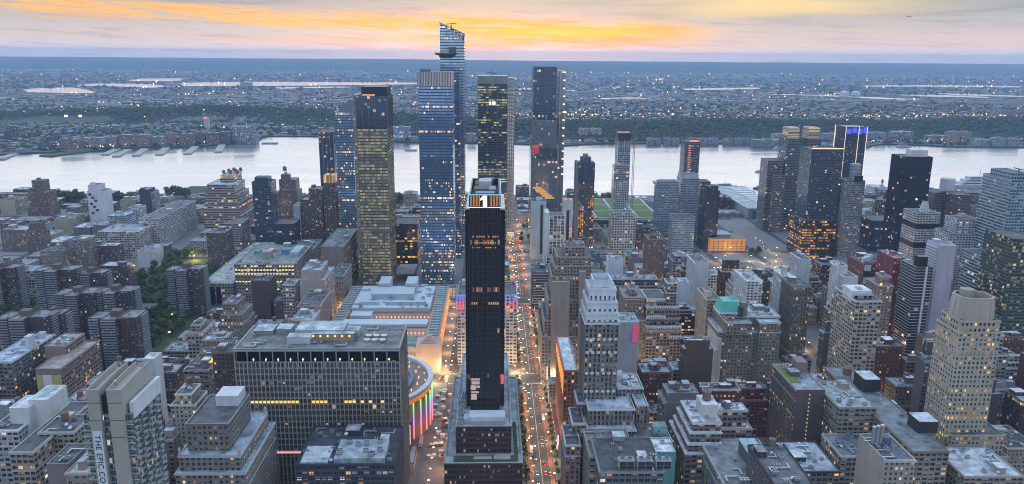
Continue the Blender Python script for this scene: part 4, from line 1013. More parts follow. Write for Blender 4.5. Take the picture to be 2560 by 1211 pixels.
r = HERO[-1][0]; b = px_box(2160,2212,660,900,44)
mb = MB()
for k in range(6):
    mb.box(b[0]+1, b[0]+9, 899.3, 899.9, b[5]-1-(k+1)*8, b[5]-1-k*8-.2, m=k % 2)
mb.build('checkered_bays', [WHITEP, M_DARKM], r)
for (dx_, s) in ((3,5),(9,6),(16,5)): rbox('white_roof_cube', r, b[0]+dx_, b[0]+dx_+s, 906+dx_, 911+dx_, b[5]-.9, 6, (.55,.6,.66))
hero('brick_building','dark red brick slab with a crimson wall beside the white-striped dark tower','brick',(.22,.05,.06),[(2236,2262,645,860,40)],780,ref='the crimson-walled slab',cat='tower')
hero('office_building','pale-roofed green-grey office block with sloping glass roof behind the white-striped tower','loft',(.20,.23,.24),[(2262,2292,655,850,36)],760,ref='the glass-roofed block',roof=(.60,.70,.75))
hero('brick_tower','brown brick tower with an open fire-lit roof terrace','brick',(.25,.19,.17),[(2200,2234,714,760,30),(2206,2226,690,764,14)],840,ref='the terrace-lit tower',cat='tower',coping=(.4,.4,.42))
r = HERO[-1][0]; b = px_box(2200,2234,714,760,30); mb = MB(); mb.box(b[0]+1,b[0]+3,761,762.5,b[5]-.8,b[5]+1.4); mb.build('terrace_fire', emis('terrace_fire', S(255,140,50), 3.0), r)
hero('loft_building','broad tan stepped loft block with rows of yellow windows and a white penthouse','loft',STN,[(2140,2205,752,660,44),(2136,2182,735,668,24)],1000,ref='the tan block with a white penthouse',cat='loft building',coping=(.5,.5,.5))
r = HERO[-1][0]; b = px_box(2132,2182,728,668,20); rbox('white_penthouse', r, b[0],b[1],669,688,b[5]-11,11,(.62,.66,.70))
hero('apartment_tower','dark art deco tower with tall pointed window bays','pier',(.16,.15,.14),[(1985,2028,716,780,36)],890,ref='the dark art deco tower',cat='tower',tank=0,roof=R_TAR)
hero('brick_tower','tan brick block with deep red chequered upper windows, beside the green mansard','brick',STN,[(1768,1802,748,750,40)],840,ref='the red-chequered block',cat='building')
r = HERO[-1][0]; b = px_box(1768,1802,748,750,40); mb = MB()
for i in range(4):
    for j in range(4):
        if (i+j) % 2 == 0: mb.box(b[0]+1+i*2.2, b[0]+3+i*2.2, 749.6, 749.93, b[5]-3.5-j*3, b[5]-1.6-j*3)
each(mb, 'red_panel', simple('red_panels', (.20,.02,.03), .6), r)
# green mansard hotel with two front wings
hero('hotel','broad brown hotel with stepped white terraces and a bright green mansard roof','brick',(.22,.20,.175),
  [(1797,1952,828,706,40),(1818,1878,806,700,46),(1901,1952,806,700,46),(1812,1950,790,712,30)],955,ref='the green-mansard hotel',cat='hotel',coping=(.50,.54,.58),roof=R_SIL,tank=2)
r = HERO[-1][0]; b = px_box(1800,1853,782,706,20); x0,x1,z = b[0],b[1],b[5]; d = 22
mb = MB(); h_ = aty(1825,752,712).z - z
mb.prism([(x0,706),(x1,706),(x1,706+d),(x0,706+d)], z, z+h_, pts2=[(x0+3.4,709),(x1-1.2,709),(x1-1.2,706+d-3),(x0+3.4,706+d-3)]); mb.build('mansard_roof', COPPER, r)
mb = MB(); mb.box(x0-.5,x1+.5,705.4,706+d+.5,z-1.2,z,nobot=False); mb.build('cornice', WALL, r, (.58,.6,.62))
hm = empty('pyramid_turret', (x0,706,z)); hm.parent = r; hm.matrix_parent_inverse = Matrix.Translation(-r.location)
mb = MB(); mb.prism([(x1-9,715),(x1-2,715),(x1-2,722),(x1-9,722)], z+h_, z+h_+5, pts2=[(x1-5.6,718),(x1-5.4,718),(x1-5.4,718.2),(x1-5.6,718.2)]); mb.build('pyramid_cap', COPPER, hm)
for k,(pxx,yv) in enumerate(((1800,850),(1792,880),(1785,905))):
    c = px_box(pxx,1822,yv,700-k*.1-1,30); rbox('terrace_step', r, c[0]-2*k, c[0]+3, 702+k, 742, 0, c[5], (.40,.40,.40))
rbox('dark_stack', r, aty(1848,800,702).x, aty(1858,800,702).x, 704,709, b[5]-4, 10, (.05,.05,.05)); rbox('lift_tower', r, aty(1856,800,702).x, aty(1872,800,702).x, 708,718, b[5]-4, 13, (.22,.20,.18))
# stepped tan pair
hero('loft_building','tan stepped loft tower with white trim, left one of a pair','stone',(.26,.22,.19),[(1556,1614,800,790,50),(1562,1612,742,797,36),(1573,1594,722,803,16)],870,ref='the left stepped loft tower',cat='loft building',coping=(.42,.38,.36))
hero('loft_building','tan stepped loft tower with white zigzag cornices and a corner turret','loft',(.26,.23,.205),[(1616,1703,815,785,56),(1617,1700,765,793,40),(1617,1668,746,797,34),(1669,1693,706,794,16)],905,ref='the zigzag-corniced loft tower',cat='loft building',coping=(.66,.70,.74),tank=1)
r = HERO[-1][0]
for (a,b_,yv,Yv) in ((1616,1703,815,785),(1617,1700,766,793),(1616,1666,748,797),(1616,1664,790,784.9),(1672,1703,840,784.8)):
    c = px_box(a,b_,yv,Yv,1); mb = MB(); x = c[0]
    while x < c[1]-1: mb.box(x,x+1.2,Yv-.75,Yv-.06,c[5]-3.2,c[5]+.4,nobot=False); x += 2.4
    mb.box(c[0],c[1],Yv-.5,Yv-.05,c[5]-1.4,c[5]+.1,nobot=False); mb.build('zigzag_cornice', WALL, r, (.62,.66,.72))
hero('brick_tower','brown brick apartment tower with a pale roof box, behind the stepped loft towers','brick',(.16,.125,.115),[(1622,1664,598,1045,34),(1630,1652,588,1052,14)],660,ref='the brown brick tower',far=False,cat='tower',tank=1)
hero('warehouse','white blank-walled building among low dark ones, left of the brown brick tower','blank',(.50,.56,.66),[(1522,1558,650,950,24)],685,ref='the white blank-walled building')
hero('warehouse','small lilac-white blank wall left of the dark street canyon','blank',(.48,.52,.60),[(1700,1724,706,880,20)],735,ref='the lilac-white blank wall')
glasstower('office_tower', 'white-framed glass office tower in stacked boxes, right of 34th street', panemat('stacked_glass', glass=(.06,.09,.10), metal=.3, wx=.90, wy=.84, lit=.18, rough=.15, rowp=.08, ls=.7, warm=(S(235,220,170),S(240,225,180))), [(1345,1400,672,1048,36),(1366,1412,637,1055,32),(1374,1412,540,1060,28)], 750, wallc=(.46,.52,.56), bay=5.2, fl=4.6, ribs=4, ref='the stacked glass tower')
r = HERO[-1][0]; c = px_box(1363,1374,533,1061,28); rbox('white_side_wall', r, c[0],c[1]-.2,1061,1090,0,c[5],(.55,.62,.68))
c = px_box(1375,1400,590,1047,1); mb = MB(); q_ = px_box(1350,1400,752,1046,1); z0_ = aty(1370,756,1047).z; z1_ = aty(1370,747,1047).z; mb.box(aty(1348,750,1047).x, aty(1394,750,1047).x, 1047.1,1047.5, z0_, z1_); mb.build('lit_floor', emis('lit_floor', S(255,200,100), 1.0), r)
hero('apartment_tower','plain white slab with one dark window column, behind the stacked glass tower','blank',(.44,.50,.56),[(1328,1366,503,1230,26)],530,ref='the plain white slab',cat='tower')
r = HERO[-1][0]; b = px_box(1328,1366,503,1230,26); rbox('window_column', r, b[0]+(b[1]-b[0])*.62, b[0]+(b[1]-b[0])*.78, 1229.4,1229.93, 10, b[5]-16, (.05,.06,.08), METAL)
hero('apartment_tower','white slab with red zigzag lights up its side, behind the stacked glass tower','blank',(.46,.50,.54),[(1409,1432,503,1150,26)],610,ref='the red-zigzag slab',cat='tower')
r = HERO[-1][0]; b = px_box(1409,1432,503,1150,26); mb = MB(); z = 30
while z < b[5]-40: mb.tube((b[1]-4,1149.4,z),(b[1]-.6,1149.4,z+2.6),.45,4); z += 5.5
each(mb, 'zigzag_light', emis('zigzag_light',(1,.2,.12),1.6), r); beacon(r, 1414, 500, 1151); beacon(r, 1428, 500, 1151); rbox('dark_slot', r, b[0]+5, b[0]+9, 1149.4,1149.93, 10, b[5]-24, (.04,.05,.07), METAL)
hero('parking_garage','low dark parking garage with lit floor strips beside 34th street','loft',(.045,.05,.055),[(1333,1385,682,975,44)],735,ref='the dark garage',cat='garage',roof=R_TAR)
r = HERO[-1][0]; b = px_box(1333,1385,682,975,44); mb = MB(); z = 4
while z < b[5]-2: mb.box(b[0]-.2,b[1]+.2,974.2,974.9,z,z+.8,nobot=False); z += 3.6
mb.build('deck_edges', WALL, r, (.35,.36,.37))
# New-Yorker style stepped hotel
Y=752
hn = hero('hotel','big tan-grey stepped art deco hotel block beside 34th street, right of the black tower','stone',(.27,.235,.215),
  [(1355,1478,840,745,62),(1361,1478,800,747,58),(1371,1478,748,750,55),(1381,1480,690,754,50),(1387,1480,664,757,46),(1394,1478,642,760,42),(1413,1463,616,768,26)],945,
  ref='the stepped tan hotel',cat='hotel',coping=(.34,.30,.28),roof=R_TAR,tank=1,windows=60)
r = HERO[-1][0]; c = px_box(1427,1448,845,739,10); 
b = px_box(1380,1425,705,743.5,3); mb = MB(); mb.box(b[0],b[1],743.4,747,0,b[5]); mb.build('front_pylon', WALL, r, (.29,.25,.23))
b = px_box(1449,1466,680,743.5,3); mb = MB(); mb.box(b[0],b[1],743.4,747,0,b[5]); mb.build('front_pylon', WALL, r, (.29,.25,.23))
c = px_box(1430,1447,632,767.8,1); mb = MB()
for k in range(3): x = c[0]+k*(c[1]-c[0])/3+.5; mb.box(x,x+1.5,767.3,767.9,c[5]-9,c[5]-2)
each(mb, 'arched_opening', METAL, r, (.02,.02,.025))
# ================================================================== garment district, near right
hero('skyscraper','tall grey-brown tower with a white stepped crown, near the bottom right of the numeral tower','pier',(.20,.19,.18),
  [(1463,1548,806,525,33),(1466,1546,783,526,31,'stone'),(1469,1544,755,528,28,'stone'),(1474,1541,722,531,23,'stone')],1012,ref='the white-crowned tower',cat='skyscraper',coping=(.55,.60,.66),windows=96,bulk=0,roof=(.34,.42,.50))
r = HERO[-1][0]
for (a,b_,y0_,y1_,Yv,D_) in ((1465.5,1546.5,783,806,525.7,31.6),(1468.5,1544.5,755,783,527.7,28.6),(1473.5,1541.5,722,755,530.7,23.6)):
    c = px_box(a,b_,y0_,Yv,D_); zl = aty(1500,y1_,Yv).z; mb = MB()
    n = 6; w_ = (c[1]-c[0])
    mb.box(c[0],c[1],Yv,Yv+D_,c[5]-5.4,c[5]+.3)
    for k in range(n+1): x = c[0]+w_*k/n; mb.box(max(c[0],x-1),min(c[1],x+1),Yv-.25,Yv-.01,zl-.5,c[5]-5.4)
    for k in range(5): yv_ = Yv+D_*k/4; mb.box(c[0]-.25,c[0]-.01,max(Yv,yv_-1),min(Yv+D_,yv_+1),zl-.5,c[5]-5.4)
    mb.build('terracotta_crown', WALL, r, (.56,.62,.68))
    mr_ = MB(); mr_.quad((c[0]+.6,Yv+.6,c[5]+.34),(c[1]-.6,Yv+.6,c[5]+.34),(c[1]-.6,Yv+D_-.6,c[5]+.34),(c[0]+.6,Yv+D_-.6,c[5]+.34)); mr_.build('terrace_roof', ROOF, r, (.38,.48,.58))
c = px_box(1477,1538,702,532,20); mb = MB(); mr, mc = MB(), MB(); mb.prism([(c[0]+.5,532.5),(c[1]-.5,532.5),(c[1]-1,551),(c[0]+1,551)], c[5]-12, c[5]-.02, cap=False, pts2=[(c[0]+2,533.5),(c[1]-2,533.5),(c[1]-2,550),(c[0]+2,550)]); mb.build('crown_top', WALL, r, (.56,.62,.68)); deck(mr, mc, c[0]+1.9,c[1]-1.9,533.4,550.1,c[5],par=4,t=.8); mr.build('well_roof', ROOF, r, (.18,.34,.44)); mc.build('crown_rim', WALL, r, (.6,.66,.72))
for zz_ in (12,22,38,52):      # pale spandrel rows on the shaft
    c = px_box(1463,1548,806,525,33); z = c[5]-zz_; mb = MB(); n = 6
    for k in range(n): x = c[0]+(c[1]-c[0])*(k+.5)/n; mb.box(x-1.1,x+1.1,524.4,524.95,z-1.7,z,nobot=False)
    each(mb, 'pale_spandrel', WALL, r, (.60,.64,.68))
hero('office_building','stepped lower wings with white parapets at the foot of the white-crowned tower','pier',(.215,.20,.19),
  [(1470,1590,1074,500,36),(1472,1588,1022,508,26),(1545,1608,968,530,26)],1100,ref='the white-parapet wings',cat='office building',coping=(.55,.60,.65),roof=R_SIL,windows=70)
for (a,b_,yv,Yv,D_,lab) in ((1414,1452,1112,488,30,'rose-lit slim brick wing at the street corner, lowest of three steps'),(1431,1462,1058,505,26,'slim brick wing with white parapet, middle step toward the white-crowned tower'),(1444,1464,1006,522,22,'slim brick wing with white parapet, highest step against the white-crowned tower')):
    hero('brick_building',lab,'pier',(.30,.19,.17) if yv > 1100 else (.23,.19,.175),[(a,b_,yv,Yv,D_)],yv+60,ref='wing',coping=(.50,.54,.6),roof=R_TAR,bulk=0,clutter=.4,cat='building')
hero('office_building','side wings stepping down to the right of the white-crowned tower','pier',(.21,.20,.185),[(1592,1620,1010,512,26),(1592,1620,1010,512,26)][:1],1100,ref='the right side wing',coping=(.50,.55,.6),roof=R_SIL,bulk=0)
hero('brick_building','long rose-red brick building lit orange along 34th street','pier',(.33,.15,.12),[(1410,1446,926,600,80),(1412,1444,900,640,38)],1100,ref='the rose-red street building',cat='building',roof=(.55,.62,.68),coping=(.38,.17,.13),windows=40)
r = HERO[-1][0]; b = px_box(1410,1446,926,600,80); mb = MB()
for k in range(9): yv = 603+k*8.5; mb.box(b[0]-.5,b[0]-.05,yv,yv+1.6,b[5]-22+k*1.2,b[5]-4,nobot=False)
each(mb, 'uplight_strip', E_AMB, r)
hero('office_building','plain grey slab with a framed roof deck and a pink and violet lit screen','blank',(.33,.37,.41),[(1549,1598,806,640,26)],955,ref='the pink-screen slab',bulk=0,coping=(.55,.58,.62),roof=(.25,.33,.40),cat='building')
r = HERO[-1][0]; p0, p1_ = aty(1574,855,639.5), aty(1597,812,639.5); mb = MB(); mb.box(p0.x+(p1_.x-p0.x)*.3,p1_.x,639.2,639.9,p0.z,p1_.z,nobot=False); mb.build('pink_screen', E_PINK, r)
mb = MB(); mb.box(p0.x,p0.x+(p1_.x-p0.x)*.3-.02,639.2,639.9,p0.z,p0.z+(p1_.z-p0.z)*.55,nobot=False); mb.build('violet_screen', E_VIO, r)
# tall tan tower on the right with octagonal crown
tb = hero('skyscraper','tall tan stone tower with an octagonal crown and many gold windows, at the right','stone',(.42,.375,.32),
  [(2336,2522,1142,528,50),(2380,2512,1088,534,38),(2398,2504,830,540,30),(2403,2502,802,542,26)],1190,ref='the octagonal-crowned tower',cat='skyscraper',coping=(.40,.37,.33),windows=100,roof=R_TAR,bulk=0,pane=PANE_GOLD)
r = HERO[-1][0]; b = px_box(2403,2502,802,542,26); x0,x1 = b[0]+1,b[1]-1; zt = aty(2450,744,548).z; w_ = x1-x0; k_ = w_*.2
oct_ = [(x0+k_,543.5),(x1-k_,543.5),(x1,543.5+k_),(x1,567-k_),(x1-k_,567),(x0+k_,567),(x0,567-k_),(x0,543.5+k_)]
oc2_ = [((x0+x1)/2+(p_[0]-(x0+x1)/2)*.93, 555.2+(p_[1]-555.2)*.93) for p_ in oct_]
mb = MB(); mb.prism(oct_, b[5]-1, zt-3, pts2=oc2_, cap=False); mb.prism(oc2_, zt-3, zt, cap=False); mb.build('octagonal_crown', WALL, r, (.42,.375,.32))
mb = MB()
for i in range(8):
    for t_ in (0,.5):
        q0_ = Vector(oct_[i]).lerp(Vector(oct_[(i+1)%8]),t_); q1_ = Vector(oc2_[i]).lerp(Vector(oc2_[(i+1)%8]),t_); mb.tube((q0_.x,q0_.y,b[5]-1),(q1_.x,q1_.y,zt-3),.55,4)
each(mb, 'crown_pier', WALL, r, (.46,.41,.35)); oct_ = oc2_
mb = MB(); ins = [(x0+(p_[0]-x0)*.9+w_*.05, 555.2+(p_[1]-555.2)*.9) for p_ in oct_]
for i in range(8): a_, b_ = oct_[i], oct_[(i+1)%8]; c_, d_ = ins[(i+1)%8], ins[i]; mb.quad((*a_,zt),(*b_,zt),(*c_,zt),(*d_,zt)); mb.quad((*d_,zt),(*c_,zt),(*c_,zt-7),(*d_,zt-7))
mb.build('crown_rim', WALL, r, (.38,.35,.31))
mb = MB(); mb.poly([(*p_,zt-7) for p_ in ins]); mb.build('crown_deck', ROOF, r, (.05,.05,.055))
mb = MB(); mb.tube(((x0+x1)/2-3,559,zt-7),((x0+x1)/2-3,559,zt+3.5),5,12); mb.build('roof_drum', WALL, r, (.32,.29,.26))
mb = MB()
for i in range(8):
    a_, b_ = Vector(oct_[i]), Vector(oct_[(i+1)%8]); d_ = b_-a_; nn = Vector((d_.y,-d_.x)).normalized(); L_ = d_.length; m_ = max(2, int(L_/3.2))
    for q_ in range(m_):
        if (q_ % 3) == 2 and m_ > 3: continue
        c_ = a_ + d_*((q_+.5)/m_) + nn*.05; t_ = d_.normalized()*.55
        mb.quad((c_.x-t_.x,c_.y-t_.y,b[5]+2),(c_.x+t_.x,c_.y+t_.y,b[5]+2),(c_.x+t_.x,c_.y+t_.y,zt-11),(c_.x-t_.x,c_.y-t_.y,zt-11))
mb.build('tall_windows', METAL, r, (.035,.035,.04))
hero('loft_building','long tan loft block running back from the street to the octagonal-crowned tower, grey roof','loft',(.27,.24,.21),[(2284,2374,1128,478,150)],1175,ref='the long tan loft block',cat='loft building',coping=(.26,.18,.13),roof=(.17,.20,.23),bulk=0,clutter=.5,windows=40)
r = HERO[-1][0]; b = px_box(2284,2374,1128,478,150); z = b[5]-.9
for (fx,yv,w_,d_,h_) in ((.42,575,13,18,11),(.70,505,14,15,9)): rbox('black_plant_box', r, b[0]+(b[1]-b[0])*fx, b[0]+(b[1]-b[0])*fx+w_, yv, yv+d_, z, h_, (.035,.035,.04)); rbox('plant_box_roof', r, b[0]+(b[1]-b[0])*fx+.01, b[0]+(b[1]-b[0])*fx+w_-.01, yv+.01, yv+d_-.01, z+h_, .3, (.5,.56,.62), ROOF)
water_tank(r, b[0]+8, 600, z, 1.5)
hero('brick_building','dark brown slab with one column of lit stair windows and a green roof','brick',(.12,.10,.095),[(1992,2064,975,560,55)],1165,ref='the dark slab with a green roof',cat='building',coping=(.30,.28,.26),blankfront=True,windows=0)
r = HERO[-1][0]; b = px_box(1992,2064,975,560,55); mb = MB()
xk = b[0]+(b[1]-b[0])*.45; z = 6
while z < b[5]-3: mb.quad((xk,559.95,z),(xk+.9,559.95,z),(xk+.9,559.95,z+1.3),(xk,559.95,z+1.3)); z += 3.4
mb.build('stair_windows', emis('stair_window', S(240,200,130), .7), r)['kind'] = 'stuff'
rbox('green_roof', r, b[0]+1.2, b[0]+9, 575, 611, b[5]-.88, .4, (.1,.16,.05), GREENROOF); rbox('lift_tower', r, b[1]-9, b[1]-.5, 596, 610, b[5]-.9, 9, (.24,.19,.17))
hero('loft_building','tan loft with rows of gold windows, right of the dark green-roofed slab','loft',(.25,.22,.20),[(2098,2192,1018,535,50)],1175,ref='the gold-windowed loft',cat='loft building',coping=(.30,.27,.25),windows=100,roof=(.33,.38,.42))
hero('loft_building','banded loft building below the gold-windowed loft, one step nearer','loft',(.24,.21,.19),[(2104,2200,1140,500,34)],1211,ref='the banded lower loft',cat='loft building',coping=(.42,.42,.42),windows=40,bulk=0)
hero('loft_building','wedding-cake stepped brick building with white terraces and a white penthouse with a tank','loft',(.20,.165,.15),
  [(1714,1804,1132,486,50),(1720,1804,1108,489,44),(1726,1804,1080,492,40),(1733,1804,1056,495,36)],1211,ref='the white-terraced stepped building',cat='loft building',coping=(.60,.62,.64),windows=80,roof=R_WHT,bulk=0)
r = HERO[-1][0]; b = px_box(1733,1804,1056,495,36); rbox('white_penthouse', r, b[0]+8,b[1]-.6,503,520,b[5]-.9,10,(.56,.56,.54)); rbox('penthouse_roof', r, b[0]+8.3,b[1]-.9,503.3,519.7,b[5]+9.1,.25,(.6,.66,.72),ROOF); water_tank(r, b[0]+13, 511, b[5]+6, 1.35)
hero('office_building','bottom building with a grey roof slab, terrace tables and a penthouse, lower right of centre','loft',(.26,.25,.24),[(1812,1975,1212,436,60)],1211,ref='the terrace-roofed building',roof=(.20,.22,.24),coping=(.4,.42,.44),bulk=0,clutter=.6,cat='building')
r = HERO[-1][0]; b = px_box(1812,1975,1212,436,60); rbox('penthouse', r, b[0]+22,b[0]+32,446,480,b[5]-.9,9,(.10,.11,.13)); rbox('penthouse_roof', r, b[0]+21.5,b[0]+32.5,445.5,480.5,b[5]+8.1,.5,(.32,.42,.50),ROOF)
for k in range(8):
    mb = MB(); mb.tube((b[0]+12+(k%4)*2.2,440+(k//4)*2.2,b[5]-.9),(b[0]+12+(k%4)*2.2,440+(k//4)*2.2,b[5]+1.2),.08,4); mb.tube((b[0]+12+(k%4)*2.2,440+(k//4)*2.2,b[5]+1.2),(b[0]+12+(k%4)*2.2,440+(k//4)*2.2,b[5]+1.7),1.0,8,r2=.1); mb.build('parasol', WHITEP, r)
hero('brick_building','beige corner building with steel cylinders on its roof, at the bottom right','brick',(.34,.30,.27),[(2212,2290,1150,425,34)],1211,ref='the cylinder-topped building',blankside=True,coping=(.45,.45,.45),windows=40,bulk=0,cat='building')
r = HERO[-1][0]; b = px_box(2212,2290,1150,425,34); mb = MB()
for k in range(3): mb.tube((b[0]+3+k*2.6,447,b[5]-1),(b[0]+3+k*2.6,447,b[5]+11+k*.6),1.25,12)
each(mb, 'steel_cylinder', M_GALV, r); rbox('blue_plant_room', r, b[0]+9, b[0]+14, 445, 452, b[5]-.9, 5, (.10,.14,.20))
hero('office_building','low pale-roofed building in the bottom right corner in front of the tan tower','loft',(.25,.23,.21),[(2412,2560,1190,470,40)],1211,ref='the pale-roofed corner building',roof=(.50,.56,.62),windows=20,bulk=1,cat='building')
hero('office_building','snowy-grey roofed building with dishes, below the dark slab','loft',(.22,.20,.19),[(1985,2100,1178,468,42)],1211,ref='the dish-roofed building',roof=(.33,.38,.44),coping=(.06,.06,.065),windows=30,cat='building')
hero('office_building','dark flat-roofed building with a round tank in the bottom right','brick',(.12,.11,.11),[(1940,2040,1216,400,50)],1211,ref='the dark tank-roofed building',roof=(.11,.125,.14),tank=1,coping=(.05,.05,.055),cat='building')
# bottom centre-right cluster
hero('office_building','dark roof with three twin-fan cooling towers at the bottom edge','loft',(.13,.14,.15),[(1500,1660,1178,432,44)],1211,ref='the cooling-tower roof',roof=(.07,.08,.09),coping=(.25,.27,.29),bulk=1,clutter=.6,cat='building')
r = HERO[-1][0]; b = px_box(1500,1660,1178,432,44); z = b[5]-.9
for k in range(3):
    u_ = empty('cooling_tower', (b[0]+12+k*11.5, 433, z)); u_.parent = r; u_.matrix_parent_inverse = Matrix.Translation(-r.location)
    xx = b[0]+12+k*11.5; mb = MB(); mb.box(xx,xx+9.5,434,439.5,z+.6,z+6.5,nobot=False); mb.build('casing', WALL, u_, (.33,.36,.38))
    mb = MB()
    for q_ in range(2):
        for w_ in range(2): mb.box(xx+.4+q_*4.6, xx+4.6+q_*4.6, 433.8, 433.97, z+1.0+w_*2.6, z+3.3+w_*2.6)
    mb.build('louvres', M_DARKM, u_)
    mb = MB()
    for q_ in range(2): mb.tube((xx+2.5+q_*4.6,436.7,z+6.5),(xx+2.5+q_*4.6,436.7,z+7.4),2.1,16); mb.tube((xx+2.5+q_*4.6,436.7,z+7.41),(xx+2.5+q_*4.6,436.7,z+7.5),1.7,12,m=1)
    mb.build('fan', [M_GALV, M_DARKM], u_)
hero('office_building','turquoise-walled building with a dark roof and a bright white lower roof','blank',(.14,.36,.34),[(1600,1690,1130,462,20)],1150,ref='the turquoise-walled building',roof=(.66,.72,.78),bulk=0,clutter=.3,cat='building')
hero('office_building','turquoise-sided rear building with a dark brown roof','blank',(.14,.36,.34),[(1592,1682,1104,490,28)],1125,ref='the rear turquoise building',roof=(.14,.13,.14),bulk=1,clutter=.3,cat='building')
hero('office_building','flat building with a grey and brown roof just below the white-parapet wings','loft',(.20,.19,.18),[(1475,1590,1140,455,38)],1178,ref='the brown-roofed building',roof=(.22,.19,.19),bulk=1,cat='building')
# ================================================================== left side, near
# residential tower with twin fins
Y = 352
b = px_box(208,326,1037,Y,33); root = empty('residential_tower', ((b[0]+b[1])/2,Y,0), 'glass apartment tower with two tall concrete fins and a vertical white banner', 'skyscraper'); zr = b[5]
x0,x1 = b[0],b[1]; W_ = x1-x0
GLA = panemat('fin_tower_glass', glass=(.06,.09,.10), metal=.35, wx=.86, wy=.80, lit=.06, rough=.12, blind=.45, bcol=(.42,.50,.50), ls=1.1)
mb = MB(); mb.prism([(x0,Y),(x1,Y),(x1,Y+34),(x0,Y+34)], 0, zr, cap=False, bay=(1.6,3.3)); mb.build('glass_wall', GLA, root, (.20,.23,.24))
mb = MB(); z = 60
while z < zr-4:
    mb.box(x1-5.5,x1+1.0,Y-.9,Y-.02,z,z+.35,nobot=False)
    for k in range(4): mb.box(x1+.02,x1+1.3,Y+2+k*8.3,Y+5.2+k*8.3,z,z+.35,nobot=False)
    mb.box(x0-.9,x0+3.5,Y-.8,Y-.02,z,z+.7,nobot=False); z += 3.3
mb.build('balconies', WALL, root, (.34,.36,.36))
f1a,f1b = aty(213,980,Y-2).x, aty(244,980,Y-2).x; f2a,f2b = aty(264,980,Y-2).x, aty(302,980,Y-2).x
zf = aty(240,976,Y-2).z
def fin(xa,xb,name):
    mb = MB(); yA,yB = Y-1.6, Y+30; n = 10; pr_ = []
    for k in range(n+1): t = k/n; pr_.append((yA+(yB-yA)*t, zf + 1.5*math.sin(min(1,t*1.25)*math.pi/2)))
    mb.quad((xa,yA,0),(xb,yA,0),(xb,yA,zf),(xa,yA,zf))
    for (ya,za),(yb_,zb_) in zip(pr_,pr_[1:]):
        mb.quad((xb,ya,zr-14),(xb,yb_,zr-14),(xb,yb_,zb_),(xb,ya,za)); mb.quad((xa,yb_,zr-14),(xa,ya,zr-14),(xa,ya,za),(xa,yb_,zb_)); mb.quad((xa,ya,za),(xa+.5,ya,za),(xa+.5,yb_,zb_),(xa,yb_,zb_)); mb.quad((xb-.5,ya,za),(xb,ya,za),(xb,yb_,zb_),(xb-.5,yb_,zb_)); mb.quad((xa+.5,ya,za),(xa+.5,ya,za-3),(xa+.5,yb_,zb_-3),(xa+.5,yb_,zb_)); mb.quad((xb-.5,ya,za-3),(xb-.5,ya,za),(xb-.5,yb_,zb_),(xb-.5,yb_,zb_-3)); mb.quad((xa+.5,ya,za-3),(xb-.5,ya,za-3),(xb-.5,yb_,zb_-3),(xa+.5,yb_,zb_-3))
    mb.quad((xa,yA,0),(xa,yA,zr-14),(xa,Y,zr-14),(xa,Y,0)); mb.quad((xb,Y,0),(xb,Y,zr-14),(xb,yA,zr-14),(xb,yA,0))
    mb.box(xa+.01,xb-.01,yA+.01,yA+.6,zf-3.2,zf+.02)
    return mb.build(name, CONC, root)
fin(f1a,f1b,'concrete_fin'); fin(f2a,f2b,'concrete_fin')
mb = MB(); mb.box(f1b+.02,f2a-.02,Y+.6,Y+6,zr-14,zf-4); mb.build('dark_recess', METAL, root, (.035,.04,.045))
mb = MB()
for k in range(3): zz_ = zf-7-k*9; mb.box(f1a-.05,f1b+.05,Y-1.75,Y-1.65,zz_,zz_+.25,nobot=False); mb.box(f2a-.05,f2b+.05,Y-1.75,Y-1.65,zz_,zz_+.25,nobot=False)
mb.build('panel_joints', METAL, root, (.15,.15,.14))
mr, mc = MB(), MB(); deck(mr, mc, x0-.3,x1+.3,Y-.3,Y+34.3,zr+.3,par=1.1,t=.6); mr.build('roof', ROOF, root, (.42,.42,.40)); mc.build('parapet', WALL, root, (.38,.37,.34))
rbox('white_screen_wall', root, x1-1.0, x1+.9, Y+2, Y+33.5, zr-3, 8.5, (.56,.60,.64)); rbox('roof_terrace', root, f2b+.1, x1-1.1, Y+6, Y+33, zr-.5, 3.4, (.45,.45,.43))
rbox('lift_overrun', root, f1b+2, f2a+6, Y+20, Y+29, zr, 12, (.36,.35,.33))
for (pxx,pyy,Yv) in ((216,950,Y),(287,950,Y),(306,918,Y+28),(366,918,Y+28)): beacon(root, pxx, pyy+3, Yv, r=.35)
# banner with its lettering, reading downward
bx0 = aty(234,1100,Y-1.7).x; bx1 = aty(257,1100,Y-1.7).x; zb = aty(240,1078,Y-1.7).z
bn = empty('banner', (bx0,Y-1.7,zb)); bn.parent = root; bn.matrix_parent_inverse = Matrix.Translation(-root.location)
mb = MB(); mb.box(bx0,bx1,Y-1.95,Y-1.72,zb-75,zb,nobot=False); mb.build('banner_sheet', WHITEP, bn)
def text(s, size, loc, rot, mat, parent, ext=.04):
    cu = bpy.data.curves.new('lettering', 'FONT'); cu.body = s; cu.size = size; cu.extrude = ext; cu.space_character = 1.12
    cu.offset = .02; o = bpy.data.objects.new('lettering', cu); COL.objects.link(o); bpy.context.view_layer.update()
    me = bpy.data.meshes.new_from_object(o); bpy.data.objects.remove(o); me.materials.clear(); me.materials.append(mat); me.uv_layers.new(name='UVMap') if not me.uv_layers else None
    o = bpy.data.objects.new('lettering', me); COL.objects.link(o); o.matrix_world = Matrix.Translation(loc) @ rot
    if parent: o.parent = parent; o.matrix_parent_inverse = Matrix.Translation(-parent.location)
    return o
rotd = Matrix.Rotation(R(90),4,'X') @ Matrix.Rotation(R(-90),4,'Z')
